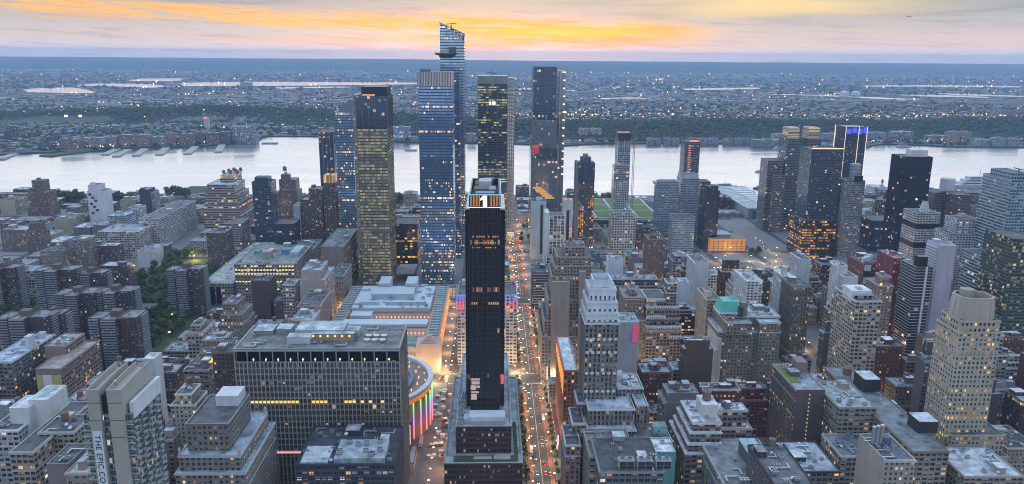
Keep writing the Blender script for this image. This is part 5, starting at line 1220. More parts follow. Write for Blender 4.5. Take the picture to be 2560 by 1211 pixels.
text('THE EPIC.COM', 4.0, (bx0+.75,Y-2.0,zb-2.2), rotd, TEXTM, bn); text('212 5', 4.0, (bx0+.75,Y-2.0,zb-36.5), rotd, TEXTM, bn)
special(root, 207, 415, 920, 1211, Y, 'the twin-finned tower'); FOOT.append((x0,x1,Y,Y+34))
# stone block with penthouse and turrets
hero('hotel','grey-brown stone hotel with a set-back block, white ledges and corner finials, bottom left of centre','stone',(.235,.22,.21),[(437,612,1182,424,66),(446,600,1138,428,58)],1211,ref='the finialled stone hotel',cat='hotel',coping=(.45,.48,.52),roof=(.34,.42,.52),windows=70,bulk=0,clutter=.2)
r = HERO[-1][0]; c = px_box(464,570,1060,434,42); b = px_box(446,600,1138,428,58)
mw, mp, mr, mc = MB(), MB(), MB(), MB(); st_ = STY['stone']
relief(mw,mp,(c[0],434),(c[1],434),b[5]-1,c[5],st_); relief(mw,mp,(c[1],434),(c[1],476),b[5]-1,c[5],st_); relief(mw,mp,(c[0],476),(c[0],434),b[5]-1,c[5],st_); mw.quad((c[1],476,b[5]-1),(c[0],476,b[5]-1),(c[0],476,c[5]),(c[1],476,c[5]))
deck(mr,mc,c[0]-.3,c[1]+.3,433.7,476.3,c[5]+.02); mw.build('upper_wall', WALL, r, (.20,.19,.18)); mp.build('upper_windows', PANE['mas'], r, (.2,.19,.18))['kind'] = 'stuff'; mr.build('upper_roof', ROOF, r, (.09,.10,.12)); mc.build('upper_parapet', WALL, r, (.33,.33,.33))
rbox('cooling_plant', r, c[1]-16, c[1]-2, 460, 475, c[5]-.9, 7, (.52,.56,.62))
mb = MB()
for (xx,yy_) in ((b[0]+.6,428.6),(b[1]-.6,428.6),(b[1]-.6,455),(b[1]-.6,484)):
    mb.tube((xx,yy_,b[5]),(xx,yy_,b[5]+3.2),1.1,8,r2=.8); mb.tube((xx,yy_,b[5]+3.2),(xx,yy_,b[5]+5.4),1.0,8,r2=.1)
each(mb, 'finial', WALL, r, (.40,.39,.38))
# 2-block glass office slab
c = px_box(584,998,871,520,48); root = empty('office_building', ((c[0]+c[1])/2,520,0), 'broad glass office slab with a pale mullion grid and a dark colonnaded top storey', 'office building'); x0,x1 = c[0],c[1]; zt = c[5]
zb1 = aty(790,906,520).z; zlow = aty(790,1112,520).z
mb = MB(); mb.prism([(x0,520.6),(x1,520.6),(x1-.6,568),(x0,568)], 0, zb1, cap=False, bay=((x1-x0)/40,(zb1-zlow)/14)); mb.build('windows', GL_PEN, root)['kind'] = 'stuff'
mb = MB(); n = 40; w_ = (x1-x0)/n
for k in range(41):
    x = x0+(x1-x0)*k/40; mb.box(x-.30,x+.30,519.9,520.5,0,zb1)
mb.build('vertical_mullions', METAL, root, (.58,.55,.50))
mb = MB(); z = zlow; hf = (zb1-zlow)/14
for k in range(15): mb.box(x0-.3,x1+.3,520.1,520.55,zlow+k*hf-.7,zlow+k*hf+.5,nobot=False); mb.box(x1-.3,x1+.25,520.56,568,zlow+k*hf-.45,zlow+k*hf+.45,nobot=False)
z = 4
while z < zlow-4: mb.box(x0-.3,x1+.3,520.15,520.5,z-.3,z+.3,nobot=False); z += 7
mb.build('floor_bands', METAL, root, (.32,.32,.31))
mb = MB()
for k in range(13): y = 520.6+k*3.9; mb.box(x1-.2,x1+.45,y-.2,y+.2,0,zt-2)
mb.build('side_mullions', METAL, root, (.30,.32,.33))
mb = MB(); mb.box(x0+1.2,x1-1.2,522.5,566,zb1,zt-2.2); mb.build('top_storey', METAL, root, (.012,.012,.02))
mb = MB()
for k in range(14): x = x0+(x1-x0)*k/13; mb.box(x-.35,x+.35,520,520.7,zb1,zt-2.3); mb.tube((x,520.3,zb1-4),(x,520.3,zb1),.75,4,r2=.35)
each(mb, 'colonnade_pier', METAL, root, (.42,.43,.45))
mb = MB(); mb.box(x0-.4,x1+.4,519.6,568.4,zt-2.3,zt-.9,nobot=False); mb.build('roof_fascia', WALL, root, (.34,.37,.38))
mr, mc = MB(), MB(); deck(mr,mc,x0-.4,x1+.4,519.6,568.4,zt,par=.8,t=1.0); mr.build('roof', ROOF, root, (.17,.195,.195)); mc.build('parapet', WALL, root, (.33,.37,.38))
for (fx,fw,yv,d,h,colr) in ((.33,.30,541,20,6.5,(.42,.47,.5)),(.30,.14,530,9,5,(.45,.5,.54)),(.44,.26,536,4.5,5.5,(.30,.27,.22)),(.05,.12,548,14,3.5,(.2,.24,.24)),(.19,.09,550,12,4,(.25,.3,.3)),(.62,.1,546,9,4.5,(.4,.44,.46))):
    rbox('plant_room', root, x0+(x1-x0)*fx, x0+(x1-x0)*(fx+fw), yv, yv+d, zt-.8, h, colr); rbox('plant_roof', root, x0+(x1-x0)*fx-.2, x0+(x1-x0)*(fx+fw)+.2, yv-.2, yv+d+.2, zt-.8+h, .3, (.45,.52,.58), ROOF)
mb = MB()
for k in range(3):
    for j in range(2): mb.tube((x1-14-k*5.6,540+j*9-6+2,zt-.8),(x1-14-k*5.6,540+j*9-4,zt+.6),2.5,16); 
each(mb, 'cooling_fan', M_GALV, root)
mb = MB()
for k in range(6): x = x0+(x1-x0)*(.45+k*.045); mb.box(x-.5,x+.5,535.5,535.95,zt+2.6,zt+3.6,nobot=False)
each(mb, 'roof_lamp', E_WARM, root)
for k in range(26): small(root, random.choice(['air_conditioner','duct']), random.uniform(x0+4,x1-22), random.uniform(523,562), zt-.8, 1.0, random.choice([0,1.57]))
zL = aty(790,1030,520)   # bright office floor
zz0, zz1 = aty(650,1013,520).z, aty(650,1004,520).z
me_w = None
for k in range(40):
    pk = 1.0 if k < 13 else (.55 if k < 22 else .12)
    if k >= 25 and k < 33: pk = .45
    if random.random() < pk:
        x = x0+w_*k
        def wmm():
            mb = MB(); mb.quad((-1.05,0,-1.6),(1.05,0,-1.6),(1.05,0,1.6),(-1.05,0,1.6)); return mb, emis('gold_office_window', S(255,205,90), 1.15)
        inst(shared('gold_window', wmm), 'window', root, (x+w_/2, 520.45, (zz0+zz1)/2))
def wdm():
    mb = MB(); mb.quad((-.6,0,-.8),(.6,0,-.8),(.6,0,.8),(-.6,0,.8)); return mb, emis('dim_office_window', S(240,190,110), .6)
for k in range(16):
    i = random.randrange(40); j = random.randrange(1,13); inst(shared('dim_window', wdm), 'window', root, (x0+w_*(i+.5), 520.47, zlow+hf*(j+.55)))
mb = MB()
for k in range(12): x = x0+(x1-x0)*(.11+k*.075); mb.tube((x,521.4,zb1+1),(x,521.4,zb1+2),.42,6)
each(mb, 'storey_lamp', E_WHITE, root)
mb = MB(); mb.box(x0,x1,519.3,520.0,zlow-6.5,zlow-5.4,nobot=False); mb.build('lobby_light_band', emis('lobby_pink', S(255,190,180), .8), root)
special(root, 584, 998, 822, 1120, 520, 'the glass office slab'); FOOT.append((x0,x1,520,568))
# dark netted roof below it
hero('office_building','dark scaffolded roof with skylights, just below the glass office slab','loft',(.07,.08,.10),[(738,985,1160,448,52)],1211,ref='the dark scaffolded roof',roof=(.05,.06,.08),coping=(.04,.05,.07),bulk=2,clutter=1.5,cat='building')
r = HERO[-1][0]; b = px_box(738,985,1160,448,52); rbox('patched_roof', r, b[0]+3,b[0]+20,449,470,b[5]-.85,1.5,(.5,.56,.62),ROOF); rbox('patched_roof', r, b[0]+24,b[1]-6,449,474,b[5]-.84,4,(.36,.42,.48),ROOF)
for k in range(10): small(r, 'air_conditioner', b[0]+26+random.random()*(b[1]-b[0]-36), 450+random.random()*22, b[5]+3.1, 1.1)
mb = MB()
for k in range(14): x = b[0]+(b[1]-b[0])*k/13; mb.box(x-.1,x+.1,496,496.3,b[5],b[5]+8)
mb.box(b[0],b[1],496,496.25,b[5]+7.8,b[5]+8.02,nobot=False); mb.box(b[0],b[1],496,496.26,b[5]+4,b[5]+4.2,nobot=False); mb.build('scaffold', M_STEEL, r)
# round arena
A0 = Vector((-118, 655)); Rr = 63; H_ = 43; root = empty('arena', (A0.x,A0.y,0), 'round arena with a white rim, orange-lit brick wall and rainbow lit columns', 'arena')
def ring(r_, z, n=72, ph=0): return [(A0.x+r_*math.cos(2*math.pi*k/n+ph), A0.y+r_*math.sin(2*math.pi*k/n+ph), z) for k in range(n)]
def band(mb, r0, z0, r1, z1, n=72):
    a, b = ring(r0,z0,n), ring(r1,z1,n)
    for k in range(n): mb.quad(a[k],a[(k+1)%n],b[(k+1)%n],b[k])
mb = MB(); band(mb,Rr,0,Rr,H_-4); mb.build('drum_wall', simple('arena_concrete', (.33,.22,.17), .8), root)
mb = MB(); band(mb,Rr+.3,H_-8,Rr+1.5,H_-3); mb.build('lit_cornice', emis('arena_cornice_light', S(255,130,70), .5), root)
mb = MB(); band(mb,Rr+2,H_-2.4,Rr+2,H_); band(mb,Rr+2,H_,Rr-2.4,H_+.2); band(mb,Rr-2.4,H_+.2,Rr-2.4,H_-4); mb.build('white_rim', simple('arena_rim', (.58,.63,.70), .6), root)
mb = MB(); band(mb,Rr-2.4,H_-3,Rr-16,H_-5.5); mb.build('terrace', simple('arena_terrace', (.24,.19,.17), .85), root)
mb = MB(); band(mb,Rr-16,H_-2,Rr-18,H_-1.9); band(mb,Rr-18,H_-1.9,Rr-18,H_-5); band(mb,Rr-16,H_-6,Rr-16,H_-2); mb.poly(ring(Rr-18,H_-5)); mb.build('centre_roof', simple('arena_roof', (.20,.23,.27), .7), root)
lm = MB()
for k in range(46):
    a_ = 2*math.pi*k/46; x_, y_ = A0.x+(Rr-5-(k%2)*6)*math.cos(a_), A0.y+(Rr-5-(k%2)*6)*math.sin(a_); lm.tube((x_,y_,H_-4.5),(x_,y_,H_-2.4),.5,6)
each(lm, 'terrace_lamp', emis('terrace_lamps', S(255,170,90), 2.2), root)
rbm, rnt, rp = newmat('rainbow_column_light'); tcn = rnt.nodes.new('ShaderNodeNewGeometry'); sz = rnt.nodes.new('ShaderNodeSeparateXYZ'); rnt.links.new(tcn.outputs['Position'], sz.inputs[0])
rr_ = rnt.nodes.new('ShaderNodeValToRGB'); rnt.links.new((E(rnt, sz.outputs[2])*(1/36.0)).sat().k, rr_.inputs[0])
els = [(0,(1,.12,.04)),(.2,(1,.12,.12)),(.38,(.8,.12,.6)),(.55,(.25,.2,1)),(.72,(.1,.6,.7)),(.86,(.15,.9,.1)),(1,(.6,1,.1))]
cr_ = rr_.color_ramp; cr_.elements[0].color = els[0][1]+(1,); cr_.elements[1].color = els[-1][1]+(1,)
for p_, c_ in els[1:-1]: e_ = cr_.elements.new(p_); e_.color = c_+(1,)
rnt.links.new(rr_.outputs[0], rp.inputs['Emission Color']); rp.inputs['Emission Strength'].default_value = .85
for k in range(22):
    a_ = math.radians(-100 + k*9.0); x_, y_ = A0.x+(Rr+1.0)*math.cos(a_), A0.y+(Rr+1.0)*math.sin(a_)
    mb = MB(); mb.box(x_-.55,x_+.55,y_-.55,y_+.55,2,H_-8); mb.build('lit_column', rbm, root)
mb = MB(); a_ = math.radians(-48); 
c_ = px_box(1000,1026,1118,572,14); rbox('entrance_block', root, aty(985,1040,585).x, aty(1025,1040,585).x, 585, 600, 0, 26, (.05,.04,.04)); p0, p1_ = aty(998,1112,584), aty(1026,1072,584)
mb = MB(); mb.box(p0.x,p1_.x,583.8,584.6,max(1,p0.z),p1_.z+3,nobot=False); mb.build('white_billboard', emis('billboard_white', S(255,235,225), .55, (.6,.6,.6)), root)
mb = MB(); 
for j in range(4): mb.box(aty(988,1040,584.7).x,aty(1022,1040,584.7).x,584.75,584.95,13+j*3.2,14.6+j*3.2)
each(mb, 'lit_window', emis('arena_gold', S(240,170,60), .6), root)
special(root, 960, 1068, 890, 1110, 592, 'the round arena'); FOOT.append((A0.x-Rr,A0.x+Rr,A0.y-Rr,A0.y+Rr))
# post office with courts (8th to 9th avenue)
x0 = -184; x1 = -57; y0 = 770; y1 = 992; h = 27
root = empty('post_office', (-120,770,0), 'huge white-roofed classical post office with courtyards and warm lit walls', 'post office')
PO = simple('post_office_stone', (.42,.33,.29), .85)
mb = MB(); mb.box(x0,x1,y0,y0+34,0,h); mb.box(x0,x0+15,y0+34,y1,0,h-.2); mb.box(x1-15,x1,y0+34,y1,0,h-.2); mb.box(x0+15,x1-15,y0+60,y0+78,0,h-1); mb.box(x0+15,x1-15,y0+115,y1,0,h-2)
mb.build('wall', PO, root)
mb = MB(); mb.box(x0+2,x1-2,y0+2,y0+32,h+.02,h+.5); mb.box(x0+2,x0+13,y0+34,y1-2,h-.15,h+.3); mb.box(x1-13,x1-2,y0+34,y1-2,h-.15,h+.3); mb.build('roof_edge', ROOF, root, (.22,.27,.25))
mb = MB(); mb.box(x0+16,x1-16,y0+62,y0+80,h,h+3); mb.box(x0+17,x1-17,y0+118,y1-14,h-1,h+4); mb.build('white_roof', simple('white_roof', (.50,.57,.64), .6, var=.15), root)
mb = MB(); mb.box(x0+36,x1-40,y0+150,y0+180,h+4,h+11); mb.box(x0+40,x0+54,y0+182,y0+215,h+4,h+15); mb.box(x0+74,x0+88,y0+182,y0+215,h+4,h+15); mb.box(x0+24,x0+48,y0+128,y0+134,h+4,h+8); mb.box(x0+56,x1-24,y0+128,y0+134,h+4,h+8); mb.build('roof_plant', simple('roof_plant_grey', (.42,.49,.56), .6), root)
mb = MB(); mb.box(x0+20,x0+44,y0+92,y0+108,2,h+3); mb.build('court_skylight', simple('skylight', (.50,.58,.66), .4), root)
mb = MB()
for (yy_,a_,b_) in ((y0+59.6,x0+18,x1-18),(y0+114.6,x0+46,x1-18)):
    k = a_
    while k < b_: mb.box(k,k+1.5,yy_-.1,yy_+.2,h-8,h-5.6); mb.box(k,k+1.5,yy_-.1,yy_+.2,h-14,h-11.5) if yy_ < y0+80 else None; k += 4.4
each(mb, 'court_window', emis('court_windows', S(255,225,180), .85), root)
mb = MB(); mb.box(x0+15.2,x1-15.2,y0+59.75,y0+59.95,6,h-1.5); mb.build('court_wall_glow', emis('court_wall', S(255,190,170), .22, (.4,.33,.3)), root)  # warm light on both court walls, put in as faintly glowing sheets
mb = MB(); mb.box(x0+15.2,x1-15.2,y0+114.75,y0+114.95,6,h-2.5); mb.build('court_wall', emis('court_glow_sheet_b', S(255,170,150), .16, (.4,.33,.3)), root)
mb = MB()   # corner pavilion with stepped pyramid roof, colonnade
cx0,cx1,cy0,cy1 = x1-22,x1+3,y0-5,y0+20; mb.box(cx0,cx1,cy0,cy1,0,h+4)
for k in range(6): mb.box(cx0+4+k*1.4,cx1-4-k*1.4,cy0+4+k*1.4,cy1-4-k*1.4,h+4+k*1.0,h+5+k*1.0)
mb.build('corner_pavilion', simple('pavilion_stone', (.55,.40,.34), .8), root)
mb = MB(); k = x0+8
while k < x1-24: mb.tube((k,y0-3,4),(k,y0-3,h-4),1.1,10); k += 6
mb.box(x0+4,x1-22.1,y0-5,y0-.02,h-4,h,nobot=False); mb.box(x0+4,x1-22.1,y0-9,y0-.03,0,4); mb.build('colonnade', simple('colonnade_stone', (.52,.40,.34), .8), root)
mb = MB(); k = y0+24
while k < y1: mb.box(x1+.05,x1+.5,k,k+.8,3,h-2); k += 5
each(mb, 'flank_uplight', emis('flank_uplights', S(255,150,90), .9), root)
mb = MB(); k = y0+24
while k < y1: mb.box(x1-13,x1-3,k,k+3,h+.3,h+1.2); mb.box(x0+3,x0+13,k,k+3,h+.3,h+1.2); k += 9
each(mb, 'skylight_box', simple('skylight_boxes', (.34,.40,.42), .6), root)
for k in range(34): small(root, random.choice(['duct','air_conditioner','duct']), random.uniform(x0+20,x1-20), random.uniform(y0+120,y1-16), h+4, 1.3, random.choice([0,1.57]))
special(root, 850, 1110, 715, 900, 770, 'the post office'); FOOT.append((x0-4,x1+6,y0-9,y1))
# white building with violet and red crown behind the black tower
b = px_box(1143,1293,737,786,50)
hero('office_building','white gridded block with blue and red lit top corners behind the numeral tower','loft',(.46,.46,.50),[(1143,1293,737,786,50)],960,ref='the red and blue lit block',cat='office building',coping=(.5,.5,.55),roof=R_TAR,windows=60,tank=1)
r = HERO[-1][0]
for (a,b_) in ((b[0]-.2,b[0]+12.5),(b[1]-16,b[1]+.2)):
    mb = MB(); n = 4
    for k in range(n+1): x = a+(b_-a)*k/n; mb.box(x-.8,x+.8,785.2,785.9,b[5]-17,b[5]-7,nobot=False)
    each(mb, 'red_lit_pier', MATS.get('red_pier_light') or emis('red_pier_light', (1,.10,.16), .85), r)
    mb = MB()
    for k in range(n+1): x = a+(b_-a)*k/n; mb.box(x-.8,x+.8,785.2,785.9,b[5]-6.6,b[5]-1,nobot=False)
    each(mb, 'blue_lit_pier', MATS.get('blue_pier_light') or emis('blue_pier_light', (.12,.16,1), .9), r)
# ================================================================== left, middle distance
hero('mail_facility','massive tan mail building with rows of bright yellow windows and a cluttered teal roof','loft',(.28,.26,.235),[(585,735,660,985,105)],740,ref='the massive mail building',cat='mail building',far=False,coping=(.33,.32,.29),roof=(.20,.24,.26),bulk=3,clutter=2)
r = HERO[-1][0]; b = px_box(585,735,660,985,105); me_n = 0
def mlw():
    mb = MB(); mb.quad((-1.35,0,-.9),(1.35,0,-.9),(1.35,0,.9),(-1.35,0,.9)); return mb, emis('mail_window', S(255,228,150), .95)
for j,pk in enumerate((.6,1,.9,0,.75,0,.3)):
    for i in range(19):
        if random.random() < pk: inst(shared('mail_window', mlw), 'window', r, (b[0]+(b[1]-b[0])*(i+.5)/19, 984.9, b[5]-3.2-j*5.2))
for (fx,yv,w_,d_,h_,c_) in ((.35,1015,12,14,9,(.33,.31,.26)),(.12,1040,8,10,4,(.1,.35,.3)),(.6,1040,14,14,6,(.12,.25,.40)),(.78,1030,12,40,5,(.35,.45,.5))): rbox('plant_room', r, b[0]+(b[1]-b[0])*fx, b[0]+(b[1]-b[0])*fx+w_, yv, yv+d_, b[5]-.9, h_, c_)
hero('warehouse','long tan mail annex with a teal-clad roof, right behind the mail building','loft',(.26,.23,.21),[(700,757,650,1094,130)],690,ref='the teal-roofed annex',far=False,roof=(.22,.33,.33),clutter=6,bulk=5,coping=(.33,.31,.28))
hero('warehouse','low flat grey-roofed warehouse with tall dark bays, left of the mail building','loft',(.34,.33,.30),[(503,582,708,990,230)],755,ref='the flat grey warehouse',far=False,roof=(.36,.40,.40),clutter=1.2,bulk=3,coping=(.42,.42,.40))
r = HERO[-1][0]; b = px_box(503,582,708,990,230); mb = MB()
for k in range(3): x = b[0]+3+k*8; mb.box(x,x+5.8,989.2,989.8,3,b[5]-5)
each(mb, 'tall_dark_bay', METAL, r, (.02,.025,.04))
hero('loft_building','pinkish white loft block with stepped terraces and rooftop tanks','loft',(.38,.335,.32),[(749,810,700,880,60),(752,800,676,884,44)],800,ref='the pinkish stepped loft',cat='loft building',blankfront=True,coping=(.45,.46,.48),roof=R_SIL,tank=1,bulk=2)
hero('loft_building','small pale loft left of the pinkish stepped loft','loft',(.42,.40,.40),[(706,735,712,900,26)],770,ref='the small pale loft',cat='loft building')
hero('brick_building','plain dark brick party-wall building in front of the mail building','blank',(.10,.065,.065),[(627,672,703,930,30)],752,ref='the dark party wall',roof=R_TAR,cat='building')
hero('warehouse','long grey-brown loft block along 31st street left of the olive-lit tower','loft',(.20,.18,.175),[(801,858,617,1030,115)],700,ref='the long street loft',far=False,cat='loft building',blankfront=True,roof=(.16,.19,.23))
hero('bank_building','round-cornered grey building with a green roof along 31st street','stone',(.26,.25,.23),[(826,858,690,960,60)],740,ref='the green-roofed bank',roof=(.09,.16,.15),cat='building',bulk=0)
hero('brick_building','stepped pinkish apartment block right beside the street cars','brick',(.30,.22,.21),[(742,800,765,815,60)],830,ref='the street-side brick block',roof=R_TAR,cat='building')
hero('office_building','pale-roofed corner building with a steel frame on top, above the glass slab','stone',(.30,.30,.30),[(730,782,800,750,34)],826,ref='the framed-roof corner building',roof=R_SIL,cat='building')
hero('loft_building','tan stepped building with set-back floors beside the park','stone',(.24,.215,.20),[(545,606,812,800,44),(552,604,786,803,38),(556,592,758,808,26)],826,ref='the tan stepped loft by the park',cat='loft building',coping=(.3,.28,.27))
hero('apartment_building','grey apartment block with wide window bands right of the park','loft',(.27,.27,.27),[(467,505,830,722,36),(478,500,812,728,18)],880,ref='the grey banded block',roof=R_TAR,cat='building')
hero('apartment_building','low ornate apartment block in front of the banded block','brick',(.24,.20,.18),[(505,560,850,690,24)],880,ref='the low ornate block',cat='building')
hero('office_building','dark brick building with a few gold windows left of the glass slab','brick',(.11,.085,.08),[(530,583,880,560,30)],1000,ref='the dark brick neighbour',cat='building',windows=20)
hero('loft_building','grey building with a yellow-lit terrace and gold flank windows','loft',(.19,.175,.165),[(458,520,925,600,52)],1000,ref='the terrace-lit loft',cat='loft building',tank=1,windows=30)
r = HERO[-1][0]; b = px_box(458,520,925,600,52); rbox('terrace_awning', r, b[1]-9, b[1]-1, 612, 622, b[5]+1, .6, (.8,.6,.2), emis('awning_glow', S(255,205,80), .9))
hero('brick_building','cream stepped-gable building with small square windows right of the twin-finned tower','brick',(.50,.49,.42),[(426,488,1012,560,26),(437,478,985,563,20)],1050,ref='the cream stepped building',cat='building',tank=1,windows=40)
hero('brick_building','white rooftop box behind the twin-finned tower','blank',(.5,.55,.62),[(356,385,898,640,16)],920,ref='the white rooftop box',cat='building',bulk=0,clutter=0)
hero('school_building','slab with yellow-green and pale panels on its end wall and a windowed brown flank','loft',(.22,.18,.17),[(88,150,922,655,70),(110,162,866,690,36)],1000,ref='the yellow-panelled slab',cat='building',blankfront=True,roof=(.36,.30,.30),coping=(.30,.20,.18),bulk=0)
r = HERO[-1][0]; b = px_box(88,150,922,655,70); w_ = b[1]-b[0]; YG = simple('yellow_green_panels', (.42,.43,.16), .6, var=.06); mb = MB(); mb.box(b[0]+.2,b[0]+w_*.28,654.4,654.9,0,b[5]-6); mb.box(b[0]+w_*.62,b[1],654.4,654.9,0,b[5]-6); mb.build('yellow_panels', YG, r)
mb = MB(); mb.box(b[0]+w_*.28+.02,b[0]+w_*.62-.02,654.4,654.89,0,b[5]-6); mb.build('pale_panels', WHITEP, r); c = px_box(122,164,858,700,14); rbox('white_plant_box', r, c[0],c[1],700,714,c[5]-8,8,(.52,.58,.64))
hero('school_building','matching slab cut by the left edge with a tall white pylon beside it','loft',(.20,.18,.18),[(-40,28,905,665,72)],1000,ref='the left-edge slab',cat='building',roof=R_SIL,coping=(.45,.48,.52),bulk=2)
r = HERO[-1][0]; c = px_box(60,74,842,700,8); rbox('white_pylon', r, c[0],c[1],700,708,0,c[5],(.50,.55,.62))
hero('apartment_building','white modern house with a small rooftop pool, left of the twin-finned tower','blank',(.58,.61,.64),[(22,70,1020,480,20),(70,118,1000,486,24)],1035,ref='the white pool house',cat='building',roof=(.55,.60,.66),bulk=0,clutter=.2)
r = HERO[-1][0]; b = px_box(70,118,1000,486,24); rbox('pool', r, b[0]+3,b[0]+7,492,508,b[5]-.85,.3,(.05,.3,.35), simple('pool_water', (.04,.26,.30), .1))
hero('loft_building','L-shaped tan building with floodlit yellow corner, lower left','loft',(.31,.28,.23),[(23,82,1130,430,70),(96,184,1080,452,24)],1180,ref='the floodlit corner building',cat='loft building',roof=(.09,.10,.12),coping=(.42,.42,.40),windows=40,tank=1)
hero('brick_building','mauve blank-walled block left of the twin-finned tower','blank',(.20,.17,.18),[(115,170,1160,405,24)],1211,ref='the mauve blank block',roof=(.08,.11,.11),bulk=0,cat='building')
hero('brick_building','tan block with a snowy roof against the twin-finned tower','brick',(.30,.26,.23),[(163,218,1182,392,30)],1211,ref='the snowy-roofed tan block',roof=R_SIL,cat='building')
hero('loft_building','white-walled building with black tanks, at the far lower left','loft',(.44,.47,.50),[(-30,44,1075,470,30)],1140,ref='the black-tanked building',roof=R_TAR,tank=2,cat='building')
hero('apartment_building','brown-grey apartment house behind the white pool house','brick',(.21,.185,.18),[(142,206,1018,520,30)],1070,ref='the brown-grey house',roof=R_SIL,tank=1,cat='building',windows=24)
hero('hotel','blank tan wall with dark stair windows at the bottom right edge','brick',(.34,.31,.27),[(2520,2600,1120,560,40)],1150,ref='the right-edge low block',cat='building')
# ------------------------------------------------------------------ slab-and-balcony housing towers
def housing(label, xl, xr, yt, Y, D, yb, ref, notch=True):
    b = px_box(xl, xr, yt, Y, D); root = empty('housing_tower', ((b[0]+b[1])/2, Y, 0), label, 'apartment tower', 'brick balcony towers in the park'); x0,x1,z = b[0],b[1],b[5]; w = x1-x0
    FOOT.append((x0-2,x1+2,Y-2,Y+D+2)); BR = (.085,.062,.064); mp = MB(); mr, mc = MB(), MB()
    vol = [(x0,x0+w*.30,Y,Y+D*.75),(x0+w*.30+.02,x0+w*.62,Y-4,Y+D*.8),(x0+w*.62+.02,x1,Y+2,Y+D)]
    for v in vol:
        for (p_,q_) in (((v[0],v[2]),(v[1],v[2])),((v[1],v[2]),(v[1],v[3])),((v[1],v[3]),(v[0],v[3])),((v[0],v[3]),(v[0],v[2]))): farwall(mp, p_, q_, 0, z, (3.6,2.9))
        deck(mr, mc, *v, z+.02)
    mp.build('wall', HOUSING, root, BR); mr.build('roof', ROOF, root, (.22,.23,.26)); mc.build('parapet', WALL, root, (.17,.13,.13))
    mb, mb2, mb3 = MB(), MB(), MB(); zz = 2.9
    v = vol[1]
    while zz < z-1:
        mb.box(v[0]+.4,v[1]-.4,v[2]-1.6,v[2]-.03,zz,zz+1.0,nobot=False)
        if x1 < 0: mb2.box(x1+.03,x1+1.6,Y+D*.35,Y+D*.9,zz,zz+1.0,nobot=False)
        mb3.box(x0+.6,x0+w*.22,Y-1.4,Y-.03,zz,zz+1.0,nobot=False) if notch else None
        zz += 2.9
    for m_ in (mb, mb2, mb3): m_.build('balcony_stack', WALL, root, (.25,.28,.33))
    rbox('bulkhead', root, x0+w*.4, x0+w*.6, Y+D*.25, Y+D*.6, z-.9, 6, (.13,.10,.10)); small(root, 'dish', x0+w*.8, Y+8, z-.9, 1.3); small(root, 'dish', x0+w*.15, Y+8, z-.9, 1.3)
    special(root, xl, xr, yt, yb, Y, ref)
HOUSING = panemat('housing_brick', wx=.5, wy=.42, lit=.025, blind=.3, cluster=False)
housing('lone brick balcony tower beside the warehouse at the park edge',416,500,674,946,26,775,'the lone balcony tower')
housing('wide brick balcony tower, rearmost of the left cluster',85,180,676,942,26,790,'the rear balcony tower')
housing('brick balcony slab joined to the right of the rearmost tower',181,256,684,950,24,790,'the rear balcony slab')
housing('wide brick balcony tower in the middle of the cluster',136,232,735,862,28,840,'the middle balcony tower')
housing('brick balcony slab right of the middle tower, beside the trees',233,325,730,870,26,830,'the slab beside the trees')
housing('nearest full brick balcony tower, in front of the park trees',219,338,796,766,30,900,'the nearest balcony tower')
housing('low-lying brick balcony tower at the left edge, nearer side',-10,112,795,770,28,850,'the left-edge balcony tower')
housing('brick balcony tower right of the left-edge one, mostly behind it',92,150,788,790,24,850,'the half-hidden balcony tower')
housing('brick balcony tower cut off by the left edge of the photo, farther side',-40,30,672,948,26,765,'the far left balcony tower')
